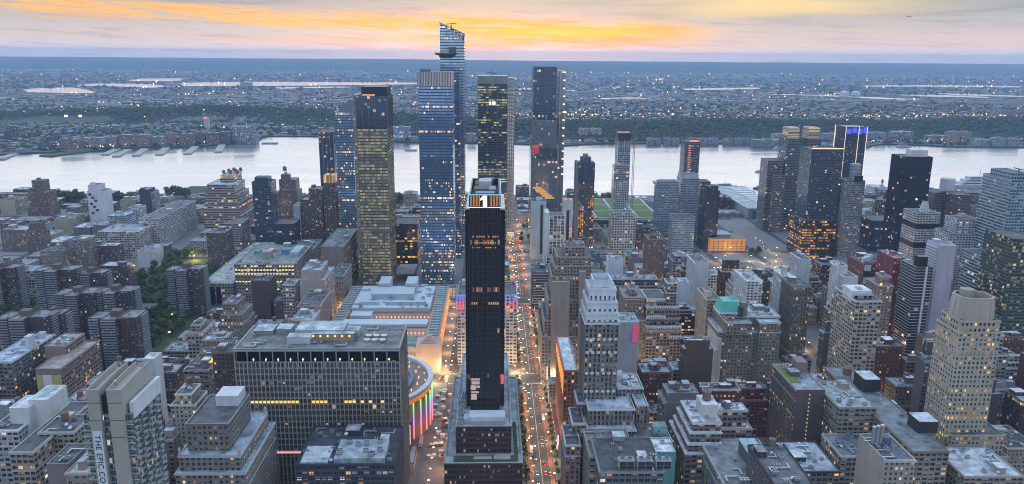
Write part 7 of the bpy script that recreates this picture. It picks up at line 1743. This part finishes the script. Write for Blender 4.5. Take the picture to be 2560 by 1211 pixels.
A_, B_ = atz(655,358,0), atz(694,358,0); mb = MB(); mb.prism([(A_.x,A_.y-8),(B_.x,B_.y-4),(B_.x,B_.y+8),(A_.x,A_.y+14)],-6,1.5); tag(mb.build('breakwater', CONC, None), 'low breakwater reaching right from the far cove', 'breakwater')
A_, B_ = atz(1012,375,0), atz(1042,375,0); mb = MB(); mb.prism([(A_.x,A_.y-8),(B_.x,B_.y-8),(B_.x,B_.y+6),(A_.x,A_.y+6)],-6,1.5); tag(mb.build('jetty', CONC, None), 'thin jetty in the river left of the pale-crowned tower', 'jetty')
# near-side piers right
for (x0_,x1_,y0_,y1_,lab) in ((430,462,1836,2060,'long pier running into the river beyond the near-black tower'),(610,640,1836,1960,'short pier behind the pier shed'),(800,840,1836,2120,'pier beside the warship')):
    mb = MB(); mb.box(x0_,x1_,y0_,y1_,-6,.6); r = tag(empty('pier',((x0_+x1_)/2,y0_,0)), lab, 'pier'); mb.build('deck', CONC, r); mb = MB(); mb.box(x0_+5,x1_-5,y0_+10,y1_-30,.6,8); mb.build('shed', WALL, r, (.45,.48,.52))
# boats
def boat(name, px, py, L, label, rz=0, hull=(.5,.53,.56), cat='boat', tiers=2, dark=(.05,.06,.08)):
    q = atz(px,py,-3); r = tag(empty(name,(q.x,q.y,-3)), label, cat); r.rotation_euler = (0,0,rz); w = L*.24; h = L*.07
    def bb(n_, mb, mat, col): o = bpy.data.objects.new(n_, mb.mesh(n_, mat)); COL.objects.link(o); o.parent = r; o.color = (*col,1); return o
    mb = MB(); pl = [(-L/2,-w*.4),(L*.25,-w*.5),(L/2,0),(L*.25,w*.5),(-L/2,w*.4)]; mb.prism([(a*.94,b*.8) for a,b in pl],-.6,h,pts2=pl); bb('hull', mb, WALL, dark if tiers > 2 else hull)
    for k in range(tiers):
        mb = MB(); l2 = L*(.36-.07*k); mb.prism([(-l2*1.1,-w*(.34-.06*k)),(l2*.7,-w*(.34-.06*k)),(l2*.85,0),(l2*.7,w*(.34-.06*k)),(-l2*1.1,w*(.34-.06*k))],h+k*L*.045,h+(k+1)*L*.045-.1); bb('deckhouse', mb, WALL, hull)
        mb = MB(); mb.box(-l2*1.0,l2*.6,-w*(.34-.06*k)-.05,-w*(.34-.06*k)-.01,h+k*L*.045+L*.012,h+k*L*.045+L*.03); bb('window_band', mb, M_DARKM, dark)
    mb = MB(); mb.tube((0,0,h+tiers*L*.045),(0,0,h+tiers*L*.045+L*.1),.15+L*.003,5); bb('mast', mb, M_STEEL, dark); return r
boat('ferry',1904,431,38,'small ferry under way in the river, left of the brown river tower',R(-8)); boat('ferry',1906,473,48,'dark-hulled boat moored left of the brown river tower',0,dark=(.05,.05,.06),tiers=3)
boat('ship',1812,470,70,'white ship at the pier end behind the near-black tower',R(15),tiers=2); boat('ship',2445,470,150,'large pale cruise ship moored left of the right-edge tower',R(8),tiers=3,hull=(.55,.58,.62),dark=(.5,.53,.56))
boat('ferry',48,503,42,'white excursion boat at the far left shore',R(60),tiers=3,hull=(.6,.63,.66),dark=(.5,.5,.5)); boat('ferry',1950,373,60,'far-bank ferry beside the marina building',R(10)); boat('ferry',2260,369,60,'far-bank ferry right of the blue-crowned tower',R(0))
boat('ferry',1868,492,40,'ferry moored beyond the pier shed',R(5),tiers=2)
r = boat('warship',2200,505,210,'grey warship museum with a radar tower behind the turreted tower',R(95),hull=(.40,.43,.47),cat='ship',tiers=2,dark=(.33,.36,.40)); mb = MB(); mb.tube((0,0,14),(0,0,48),3,6,r2=1); mb.box(-10,10,-1,1,38,39.5,nobot=False); mb.tube((0,0,46),(0,0,52),3.5,8,r2=2); o = bpy.data.objects.new('radar_mast', mb.mesh('radar_mast', M_STEEL)); COL.objects.link(o); o.parent = r
# ------------------------------------------------------------------ the far towns: one mass of small houses, one of trees
random.seed(4)
mb = MB(); TR = MB(); lights = []
cols = 4
def town(px0,px1,py0,py1,n,size,hmax):
    for _ in range(n):
        px_, py_ = random.uniform(px0,px1), random.uniform(py0,py1); q = atz(px_,py_,3)
        for _k in range(2): q = atz(px_,py_,nj_h(q.x,q.y))
        x,y = q.x,q.y
        if inwater(px_,py_): continue
        cy = cliffY(x)
        if y < shoreY(x)+25 or (cy-30 < y < cy+250): continue
        if any(f[0]-10 < x < f[1]+10 and f[2]-10 < y < f[3]+10 for f in FOOT[-90:]): continue
        w,d = random.uniform(.5,1.4)*size, random.uniform(.4,1.1)*size; h = random.choice([.5,.6,.7,1.0])*hmax*random.uniform(.6,1.2); z = nj_h(x,y)-1
        mb.box(x-w/2,x+w/2,y-d/2,y+d/2,z,z+h+1,m=random.randrange(4),top=4+random.randrange(3))
town(-20,2580,318,385,2600,22,11); town(-20,2580,250,322,6500,26,10); town(-20,2580,215,262,4200,48,11); town(-20,2580,185,216,1800,90,14); town(1400,2580,205,240,1200,70,13); town(-20,2580,172,187,900,130,16)
tm = [simple('town_wall_%d'%k, c, .9, var=.2, scale=.01) for k,c in enumerate(((.16,.14,.14),(.26,.25,.25),(.13,.10,.10),(.22,.24,.27)))] + [simple('town_roof_%d'%k, c, .8, var=.2, scale=.01) for k,c in enumerate(((.22,.25,.29),(.30,.34,.38),(.12,.14,.16)))]
o = mb.build('distant_town', tm, None); tag(o, 'mass of small houses and sheds filling the towns across the river', 'town', kind='stuff')
def blob(x,y,z,s):
    pts = [(x+s*random.uniform(.7,1.2)*math.cos(k*1.257),y+s*random.uniform(.7,1.2)*math.sin(k*1.257),z+s*random.uniform(.1,.5)) for k in range(5)]
    t = (x+random.uniform(-.3,.3)*s,y,z+s*random.uniform(.8,1.2)); b_ = [(p_[0]*.6+x*.4,p_[1]*.6+y*.4,z-s*.6) for p_ in pts]
    for k in range(5):
        TR.poly([pts[k],pts[(k+1)%5],t]); TR.poly([b_[k],b_[(k+1)%5],pts[(k+1)%5],pts[k]])
for _ in range(10500):
    px_ = random.uniform(-20,2580); py_ = random.uniform(176,378)**1; q = atz(px_,py_,3); 
    for _k in range(2): q = atz(px_,py_,nj_h(q.x,q.y))
    if q.y < shoreY(q.x)+15 or inwater(px_,py_): continue
    blob(q.x,q.y,nj_h(q.x,q.y)+3,random.uniform(6,13)*(1 if q.y < 7000 else 2))
for _ in range(9000):
    q_ = random.uniform(-.72,.72); y = 3600
    for _k in range(3): y = cliffY(q_*y)
    y += random.uniform(-40,270); x = q_*y
    if y < shoreY(x)+20: continue
    blob(x,y,nj_h(x,y)+2,random.uniform(6,12))
o = TR.build('distant_woods', simple('far_leaves', (.028,.045,.024), .95, var=.4, scale=.01), None); tag(o, 'dark woods on the cliff and among the houses across the river', 'woods', kind='stuff')
# lamps across the river: the brightest ones as things, the rest in one mass
L1 = emis('far_lamp_warm', S(255,190,110), 3.2); L2 = emis('far_lamp_white', S(255,225,180), 3.0); L3 = emis('far_lamp_red', S(255,70,50), 2.5)
def lp():
    r_ = random.random()
    if r_ < .36: return random.uniform(0,2560), random.uniform(174,250)
    if r_ < .62: return random.uniform(0,2560), random.uniform(250,325)
    if r_ < .74: return random.uniform(1250,2560), random.gauss(317,1.5)
    if r_ < .86: return random.uniform(140,640), random.gauss(364,5)
    if r_ < .92: return random.uniform(1300,2560), random.gauss(354,3)
    cx_,cy_,sx_,sy_ = random.choice([(1440,300,22,10),(1470,310,30,14),(345,262,40,8),(1650,200,12,8),(60,178,40,5),(1640,228,30,8),(2480,300,30,5),(1800,290,60,8),(2100,236,30,3),(2480,215,50,4),(640,235,70,3),(480,345,6,12),(575,345,5,8)])
    return random.gauss(cx_,sx_), random.gauss(cy_,sy_)
def lampmesh(mat, r_):
    mb = MB(); mb.tube((0,0,-9),(0,0,0),.25,4); 
    n=6; A=[(r_*math.cos(k*6.283/n),r_*math.sin(k*6.283/n),0) for k in range(n)]
    for k in range(n): mb.poly([A[k],A[(k+1)%n],(0,0,r_*.9)],m=1); mb.poly([A[(k+1)%n],A[k],(0,0,-r_*.9)],m=1)
    return mb, [M_STEEL, mat]
LB = MB(); nl = 0
for _ in range(2000):
    px_, py_ = lp()
    if py_ > 372 or py_ < 172: continue
    q = atz(px_,py_,4)
    for _k in range(2): q = atz(px_,py_,nj_h(q.x,q.y)+9)
    x,y = q.x,q.y
    if y < shoreY(x)+4: continue
    z = nj_h(x,y)+10; dist = y; s = dist/4200.0*random.choice([.35,.45,.55,.7,.9,1.5])
    mt = random.choices([L1,L2,L3],[5,5,.4])[0]
    if dist < 5200 and nl < 110:
        o = inst(shared('lamp_'+mt.name, lambda: lampmesh(mt,2.4)), 'street_lamp', None, (x,y,z), scale=s*1.2); nl += 1
        tag(o, 'tiny bright street lamp in the town across the river', 'street lamp', 'street lamps across the river')
    else:
        r_ = 2.6*s; A=[(x+r_*math.cos(k*1.5708),y+r_*math.sin(k*1.5708),z) for k in range(4)]; mi_ = {L1:0,L2:1,L3:2}[mt]
        for k in range(4): LB.poly([A[k],A[(k+1)%4],(x,y,z+r_)],m=mi_); LB.poly([A[(k+1)%4],A[k],(x,y,z-r_)],m=mi_)
o = LB.build('distant_lamps', [L1,L2,L3], None); tag(o, 'countless far street lamps sprinkled over the plain', 'lights', kind='stuff')
# ------------------------------------------------------------------ street life
def wheel_mesh():
    mb = MB(); mb.tube((-.12,0,.33),(.12,0,.33),.33,10); return mb, simple('tyre', (.02,.02,.02), .9)
def carbody(L=4.6, W=1.85, H=1.45, van=False):
    mb = MB(); pr_ = [(-L/2,.35),(-L/2,.8),(-L*.18 if not van else -L*.36,.92),(L/2-.1,.9),(L/2,.35)] if not van else [(-L/2,.35),(-L/2,1.0),(-L/2+.7,1.2),(L/2,1.2),(L/2,.35)]
    n = len(pr_)
    for k in range(n): (y0_,z0_),(y1_,z1_) = pr_[k],pr_[(k+1)%n]; mb.quad((W/2,y0_,z0_),(W/2,y1_,z1_),(-W/2,y1_,z1_),(-W/2,y0_,z0_))
    mb.poly([(W/2,y_,z_) for y_,z_ in pr_][::-1]); mb.poly([(-W/2,y_,z_) for y_,z_ in pr_]); return mb
CARP = {}
m, nt, p = newmat('car_paint'); oc_n, _r = objcol(nt); nt.links.new(oc_n, p.inputs['Base Color']); p.inputs['Roughness'].default_value = .25; p.inputs['Metallic'].default_value = .2; CARPAINT = m
CARGLASS = simple('car_glass', (.02,.03,.04), .1, var=0)
def cab_mesh():
    mb = MB(); mb.prism([(-.85,-1.2),(.85,-1.2),(.85,1.7),(-.85,1.7)],.9,1.45,pts2=[(-.7,-.6),(.7,-.6),(.7,1.3),(-.7,1.3)]); return mb, CARGLASS
def hl_mesh():
    mb = MB(); mb.box(-.2,.2,-.12,.05,-.12,.12,nobot=False); return mb, emis('headlight', S(255,235,200), 14)
def tl_mesh():
    mb = MB(); mb.box(-.2,.2,-.05,.12,-.12,.12,nobot=False); return mb, emis('taillight', (1,.05,.02), 9)
CARC = [('white',(.6,.6,.6)),('black',(.02,.02,.02)),('silver',(.35,.37,.4)),('dark blue',(.03,.05,.12)),('yellow',(.62,.40,.03)),('grey',(.15,.15,.16)),('red',(.3,.03,.02))]
CARS = []
def car(x, y, rz, where, cidx=None, van=False):
    p_ = proj(x,y,1)
    if not p_ or p_[1] > 1216 or not (0 < p_[0] < 2560): return
    cn, cc = CARC[cidx if cidx is not None else random.choices(range(7),[4,5,4,2,3,4,1])[0]]
    r = empty('taxi' if cn == 'yellow' else 'car', (x,y,.02), None, 'taxi' if cn == 'yellow' else 'car', 'cars on the streets'); r.rotation_euler = (0,0,rz)
    def ch(nm, me, loc, col=None):
        o = bpy.data.objects.new(nm, me); COL.objects.link(o); o.parent = r; o.location = loc
        if col: o.color = (*col,1)
    ch('body', shared('car_body', lambda: (carbody(), CARPAINT)), (0,0,0), cc); ch('cabin', shared('car_cabin', cab_mesh), (0,0,0))
    for sx_ in (-.85,.85):
        for sy_ in (-1.45,1.4): ch('wheel', shared('car_wheel', wheel_mesh), (sx_,sy_,0))
        ch('headlight', shared('headlight', hl_mesh), (sx_*.75,-2.32,.65)); ch('tail_light', shared('tail_light', tl_mesh), (sx_*.75,2.32,.7))
    CARS.append((r, cn, p_, where)); return r
random.seed(77)
# 34th street: oncoming (headlights to us) on the left, leaving on the right
for (xs, rz, a, b_, st_, wh) in ((36.5,0,530,1500,21,'34th street, coming toward us'),(33.6,0,540,1300,34,'34th street, coming toward us'),(43.4,math.pi,530,1500,22,'34th street, driving away'),(46.6,math.pi,560,1400,36,'34th street, driving away')):
    y = a
    while y < b_:
        if all(abs(y-v) > 13 for v in AVE): car(xs+random.uniform(-.3,.3), y, rz, wh)
        y += st_*random.uniform(.5,1.6)
for (s_,a,b_,wh) in ((-201,765,1000,'the street left of the post office'),(-197.5,790,1000,'the street left of the post office')):
    y = a
    while y < b_: car(s_, y, math.pi, wh, 6 if random.random() < .15 else None); y += random.uniform(8,20)
y = 770
while y < 1000: car(-43.5,y,0 if random.random()<.5 else math.pi,'33rd street beside the numeral tower'); y += random.uniform(10,26)
for av in (750,1012,1285):
    for off in (-5,-1.6,1.8,5.2):
        x = -190
        while x < 330:
            if all(abs(x-s) > 9 for s in ST): car(x, av+off, R(90) if random.random() < .9 else R(-90), 'the cross avenue at %s' % {750:'the bright crossing',1012:'the second crossing',1285:'the far crossing'}[av])
            x += random.uniform(16,52)
for k in range(18):
    car(350+(k%8)*6+random.uniform(-1,1), 1165+(k//8)*9, 0, 'the parking lot right of the garage')
# parking-lot ground and highway ramps
lot = MB(); lot.box(338,420,1155,1215,.16,.19); struct('parking_lot', lot, AM)
hw_ = MB()
def ribbon(mb, pts, w, z):
    for (a,b_) in zip(pts,pts[1:]):
        A_,B_ = Vector(a),Vector(b_); n_ = Vector((-(B_-A_).y,(B_-A_).x)).normalized()*w/2; mb.quad((A_.x-n_.x,A_.y-n_.y,z),(B_.x-n_.x,B_.y-n_.y,z),(B_.x+n_.x,B_.y+n_.y,z),(A_.x+n_.x,A_.y+n_.y,z))
P_ = lambda *a: [tuple(atz(x_,y_,0)[:2]) for x_,y_ in a]
ribbon(hw_, P_((2010,720),(1960,670),(1905,620),(1865,570),(1835,540)), 22, .22); ribbon(hw_, P_((1870,690),(1930,665),(1990,650)), 14, .2)
struct('highway', hw_, simple('highway_concrete', (.20,.20,.195), .85, var=.2, scale=.05))
for k in range(26):
    t = random.random(); A_ = P_((2010,720))[0]; B_ = P_((1865,570))[0]; car(A_[0]+(B_[0]-A_[0])*t+random.uniform(-7,7), A_[1]+(B_[1]-A_[1])*t, R(18) if k % 2 else R(198), 'the highway ramp right of the garage')
# street lamps with their light
def pole_mesh():
    mb = MB(); mb.tube((0,0,0),(0,0,9),.12,5,r2=.08); mb.tube((0,0,8.9),(1.8,0,9.3),.07,4); return mb, M_STEEL
def head_mesh():
    mb = MB(); mb.box(1.3,2.4,-.3,.3,9.1,9.4,nobot=False); return mb, emis('lamp_head', S(255,205,130), 16)
def slamp(x, y, rz, power, label, colr=(1,.68,.36)):
    p_ = proj(x,y,8)
    if not p_ or p_[1] > 1250: return
    r = tag(empty('street_lamp',(x,y,.15)), label, 'street lamp', 'street lamps'); r.rotation_euler = (0,0,rz)
    for nm, fn in (('pole',pole_mesh),('lamp_head',head_mesh)):
        o = bpy.data.objects.new(nm, shared('street_'+nm, fn)); COL.objects.link(o); o.parent = r
    if power:
        l = bpy.data.lights.new('lamp_light','POINT'); l.energy = power; l.color = colr; l.shadow_soft_size = .5; o = bpy.data.objects.new('lamp_light', l); COL.objects.link(o); o.parent = r; o.location = (2,0,8.7)
# street lamps of the side streets and avenues in the garment district and beyond
for s_ in ST:
    for (a_, b2_) in ((515,735),(765,1000),(1030,1270)):
        if abs(s_) < 60 or abs(s_) > 560 or (s_ < 0 and s_ > -215): continue
        if s_ < -280 and a_ < 1030 and a_ > 700: continue
        slamp(s_-6, (a_+b2_)/2-55, 0, 9000, 'street lamp in a side street between the blocks', (1,.62,.28)); slamp(s_-6, (a_+b2_)/2+60, 0, 9000, 'street lamp in a side street between the blocks', (1,.62,.28))
for av in (500,750,1012,1285):
    for x_ in (95,165,245,325,405,485):
        slamp(x_, av-9, R(90), 9000, 'street lamp along a cross avenue', (1,.62,.28))
for k_, (xx_, yy__) in enumerate(((46.9,650),(33.3,820),(46.9,905),(33.3,590))):
    r = tag(empty('bus',(xx_,yy__,.02)), ['white and blue city bus nearest on the right lane of 34th street','white and blue city bus beyond the crossing, oncoming','white and blue city bus beyond the crossing, leaving','white and blue city bus nearest on the left lane'][k_], 'bus')
    rbox('body', r, xx_-1.25, xx_+1.25, yy__, yy__+12, .45, 2.6, (.55,.58,.62)); rbox('window_band', r, xx_-1.29, xx_+1.29, yy__-.04, yy__+12.04, 1.5, .9, (.03,.04,.05), METAL); rbox('roof_unit', r, xx_-.9, xx_+.9, yy__+3, yy__+6, 3.05, .3, (.5,.52,.55))
    for wx__ in (-1.1,1.1):
        for wy__ in (2,9.5): mb = MB(); mb.tube((xx_+wx__-.15,yy__+wy__,.5),(xx_+wx__+.15,yy__+wy__,.5),.48,10); mb.build('wheel', MATS['tyre'], r)
# delivery truck and site things in the pedestrian street left of the podium
q = atz(1050,1125,0); r = tag(empty('truck',(q.x,q.y,.2)), 'long white box truck with a turquoise cab in the closed street below the arena', 'truck')
rbox('cargo_box', r, q.x-1.4,q.x+1.4,q.y+3,q.y+17,1.1,3.2,(.6,.45,.48)); rbox('cab', r, q.x-1.2,q.x+1.2,q.y-.2,q.y+2.6,.6,2.4,(.15,.55,.50))
for k,(a,b_) in enumerate(((-1,.6),(1,.6),(-1,6),(1,6),(-1,14),(1,14))): mb = MB(); mb.tube((q.x+a*1.2-.2,q.y+b_,.7),(q.x+a*1.2+.2,q.y+b_,.7),.5,10); mb.build('wheel', MATS['tyre'], r)
mb = MB(); mb.box(q.x-1.0,q.x+1.0,q.y-.25,q.y-.21,1.9,2.8); mb.build('windscreen', CARGLASS, r)
sq_ = MB(); sq_.box(-60,-33.5,505,640,.17,.2); struct('plaza', sq_, simple('plaza_paving', (.15,.145,.15), .85, var=.45, scale=.25))
q = atz(1002,1170,0); r = tag(empty('site_office',(q.x,q.y,0)), 'flat site office with a red roof edge beside the closed street', 'site hut'); rbox('wall', r, q.x-2,q.x+11,q.y-6,q.y+22,0,7,(.4,.42,.45)); rbox('roof_rim', r, q.x-2.4,q.x+11.4,q.y-6.4,q.y+22.4,7,.5,(.45,.08,.07)); rbox('roof', r, q.x-1.6,q.x+10.6,q.y-5.6,q.y+21.6,7.5,.15,(.5,.53,.58))
for k in range(34):
    q = atz(random.uniform(1072,1128), random.uniform(975,1150), 0); r = tag(empty('cabin',(q.x,q.y,0)), 'small grey construction cabin in the works yard left of the numeral tower', 'site cabin', 'construction cabins in the yard'); rbox('wall', r, q.x-2,q.x+2,q.y-1.5,q.y+1.5,.2,2.6,random.choice([(.4,.42,.45),(.3,.15,.1),(.2,.22,.25)])); rbox('roof', r, q.x-2.2,q.x+2.2,q.y-1.7,q.y+1.7,2.8,.2,(.5,.55,.6))
y = 535
while y < 1500:
    if all(abs(y-v) > 12 for v in AVE):
        slamp(29.5,y,0,5500 if y < 1100 else 9000,'street lamp on the left kerb of 34th street'); slamp(50.5,y+11,math.pi,5500 if y < 1100 else 9000,'street lamp on the right kerb of 34th street')
    y += 34 if y < 1000 else 60
for s_,a,b_,lb in ((-192.5,775,1000,'street lamp along the post office flank'),(-47,775,1000,'street lamp along 33rd street'),(-32,520,740,'street lamp beside the numeral tower')):
    y = a
    while y < b_: slamp(s_,y,0 if s_ < -100 else math.pi,9000,lb,(1,.5,.2)); y += 45
for x_ in (-150,-95,-60,-20,12,66,90,130): slamp(x_,738,R(90),16000,'street lamp at the bright crossing',(1,.7,.3)); slamp(x_+12,763,R(-90),16000,'street lamp at the bright crossing',(1,.7,.3))
for x_ in (-150,-60,10,70,150,250): slamp(x_,1000,R(90),12000,'street lamp at the second crossing')
for k in range(9): slamp(350+k*14, 1150+(k%3)*36, 0, 6000, 'street lamp over the parking lot',(1,.72,.42))
for k in range(5): slamp(-500+k*22,1160+(k%2)*60,0,30000,'floodlight lamp at the ball field',(1,.62,.2))
for k in range(6): slamp(-420+(k%3)*22, 800+k*32, 0, 1500, 'path lamp under the park trees')
for k in range(7): slamp(-50, 520+k*17, 0, 1500, 'work lamp in the closed street', (1,.6,.5))
# shop awnings and signs glowing at the crossing and along 34th
random.seed(3)
for (x_,ya,yb_,n,lab,side) in ((55.3,600,735,16,'glowing shop front on the right side of 34th street',-1),(24.7,775,1000,9,'glowing shop front on the far left side of 34th street',1),(55.3,775,990,10,'glowing shop front under the stepped hotel',-1)):
    for k in range(n):
        y = ya+(yb_-ya)*k/n; c_ = random.choice([S(255,190,100),S(255,230,170),S(255,210,130),S(255,90,60)]); key = 'shop_glow_%d'%int(c_[1]*100)
        mt = MATS.get(key) or emis(key, c_, 1.6); r = tag(empty('storefront',(x_,y,0)), lab, 'shop front', 'glowing shop fronts'); mb = MB(); mb.box(x_-.25,x_+.25,y,y+random.uniform(3,6.5),.6,4.2); mb.build('lit_window', mt, r); rbox('awning', r, min(x_,x_+side*1.6),max(x_,x_+side*1.6),y-.2,y+6.2,4.3,.3,(.1,.08,.07))
for (x_,y_,h_,mt_,lab) in ((63,736,14,L2,'white lit sign at the foot of the stepped hotel'),(60,600,9,E_WHITE,'white lit sign on the rose-red building')):
    r = tag(empty('lit_sign',(x_,y_,0)), lab, 'sign'); mb = MB(); mb.box(55.2,56.2,y_-3,y_-2.4,6,6+h_,nobot=False); mb.build('panel', emis('sign_%d'%h_, S(255,200,210), 1.4), r); rbox('bracket', r, 56.2,57.4,y_-2.8,y_-2.6,8,.3,(.1,.1,.1))
# green spired church in the park
q = atz(345,800,0); r = tag(empty('church',(q.x,q.y,0)), 'dark church with a slim green spire in the park', 'church'); zt = aty(344,725,q.y).z
rbox('nave', r, q.x-7,q.x+16,q.y+2,q.y+26,0,13,(.10,.10,.12)); mb = MB(); mb.box(q.x-3,q.x+3,q.y-2,q.y+2-.02,0,22); mb.build('tower', WALL, r, (.12,.12,.14)); mb = MB(); mb.prism([(q.x-3.2,q.y-2.2),(q.x+3.2,q.y-2.2),(q.x+3.2,q.y+2.2),(q.x-3.2,q.y+2.2)],22,max(zt,36),pts2=[(q.x-.1,q.y-.1),(q.x+.1,q.y-.1),(q.x+.1,q.y+.1),(q.x-.1,q.y+.1)]); mb.build('spire', simple('spire_copper',(.10,.16,.15),.7), r)
# aeroplane, far off on the right
q = cam.matrix_world @ Vector(((2274-1280)/F*2600, -(42-605.5)/F*2600, -2600)); r = tag(empty('aeroplane', q), 'tiny dark aeroplane in the sky at the upper right', 'aeroplane')
mb = MB(); mb.tube((q.x-8,q.y,q.z),(q.x+8,q.y,q.z),.9,8,r2=.4); mb.build('fuselage', M_DARKM, r); mb = MB(); mb.quad((q.x-1,q.y-8,q.z),(q.x+1.5,q.y-8,q.z),(q.x+3,q.y+8,q.z+.1),(q.x,q.y+8,q.z+.1)); mb.build('wing', M_DARKM, r); mb = MB(); mb.box(q.x-8,q.x-6,q.y-.1,q.y+.1,q.z,q.z+2.4); mb.build('tail_fin', M_DARKM, r)
# ------------------------------------------------------------------ labels of the ordinary buildings, by look and by neighbour
def rname(c):
    m_ = max(c); return 'white' if m_ > .6 else ('pale grey' if m_ > .45 else ('grey' if m_ > .3 else ('dark grey' if m_ > .17 else 'black')))
used = set(o.get('label') for o in COL.objects if o.get('label'))
hs = [(p[1], p[2], p[3]) for p in HERO if p[3].startswith('the ')]
def mklabel(r, adj, pc, extra=()):
    near = sorted(hs, key=lambda h: (h[0]-pc[0])**2 + ((h[1]-pc[1])*1.4)**2)
    cands = []
    for (hx,hy,ref) in near[:14]:
        dxx, dyy = pc[0]-hx, pc[1]-hy
        if abs(dxx) > abs(dyy)*1.2: d = 'right of' if dxx > 0 else 'left of'
        elif dyy > 0: d = 'in front of'
        else: d = 'behind'
        cands.append(d+' '+ref)
    for base in adj:
        for c in cands:
            s = base+' '+c
            if len(s.replace('-',' ').split()) <= 16 and s not in used: used.add(s); r['label'] = s; return
    for h in sorted(hs, key=lambda h: (h[0]-pc[0])**2 + (h[1]-pc[1])**2)[14:60]:
        s = adj[0]+' far '+('right of ' if pc[0] > h[0] else 'left of ')+h[2]
        if s not in used and len(s.replace('-',' ').split()) <= 16: used.add(s); r['label'] = s; return
    for base in adj:
        for c, c2 in zip(cands, cands[1:]):
            s = base+' '+c+', '+c2
            if len(s.replace('-',' ').split()) <= 16 and s not in used: used.add(s); r['label'] = s; return
FB = []
for (r, c, rf, hh, tk, nt_, nm, pos) in FILL:
    pc = proj(*pos); kind = {'brick_building':'block','loft_building':'loft','stone_building':'stone block','apartment_building':'apartment block','office_building':'office block','row_house':'low house'}[nm]
    size = 'low' if hh < 22 else ('mid-rise' if hh < 45 else 'tall'); cn = cname(c); 
    if kind == 'stone block' and cn == 'red brick': cn = 'reddish'
    w1 = '%s %s %s' % (size if kind != 'low house' else 'small', cn, kind)
    ft = ' with a water tank' if tk else ''
    st_ = ' stepped' if nt_ > 1 else ''
    mklabel(r, ['%s%s %s %s%s, %s roof,' % (size, st_, cn, kind.replace('low house','house'), ft, rname(rf)), '%s %s %s%s' % (size, cn, kind.replace('low house','house'), ft), '%s %s %s%s, %s roof,' % (size, cn, kind.replace('low house','house'), ' of %d floors' % round(hh/3.6), rname(rf))], pc)
for (r, c, rf, hh, tk, nt_, nm, pos) in FILL:
    if r.get('label'): continue
    pc = proj(*pos)
    for h in sorted(hs, key=lambda h: (h[0]-pc[0])**2 + (h[1]-pc[1])**2):
        s = 'plain %s building of %d floors off %s' % (cname(c), round(hh/3.6), h[2])
        if s not in used: used.add(s); r['label'] = s; break
for (r, cn, p_, wh) in CARS: r['label'] = '%s car on %s' % (cn, wh) if cn != 'yellow' else 'yellow taxi on %s' % wh
# ------------------------------------------------------------------ the air
hz = MB(); hz.box(-21500, 21500, -2500, 22600, -8, 404, nobot=False)
m = bpy.data.materials.new('haze'); m.use_nodes = True; m.node_tree.nodes.clear()
o_ = m.node_tree.nodes.new('ShaderNodeOutputMaterial'); v_ = m.node_tree.nodes.new('ShaderNodeVolumePrincipled')
v_.inputs['Color'].default_value = (.43,.64,.97,1); v_.inputs['Density'].default_value = 5.0e-5; v_.inputs['Anisotropy'].default_value = 0
m.node_tree.links.new(v_.outputs[0], o_.inputs['Volume'])
h_ = hz.build('haze', m); h_['kind'] = 'stuff'
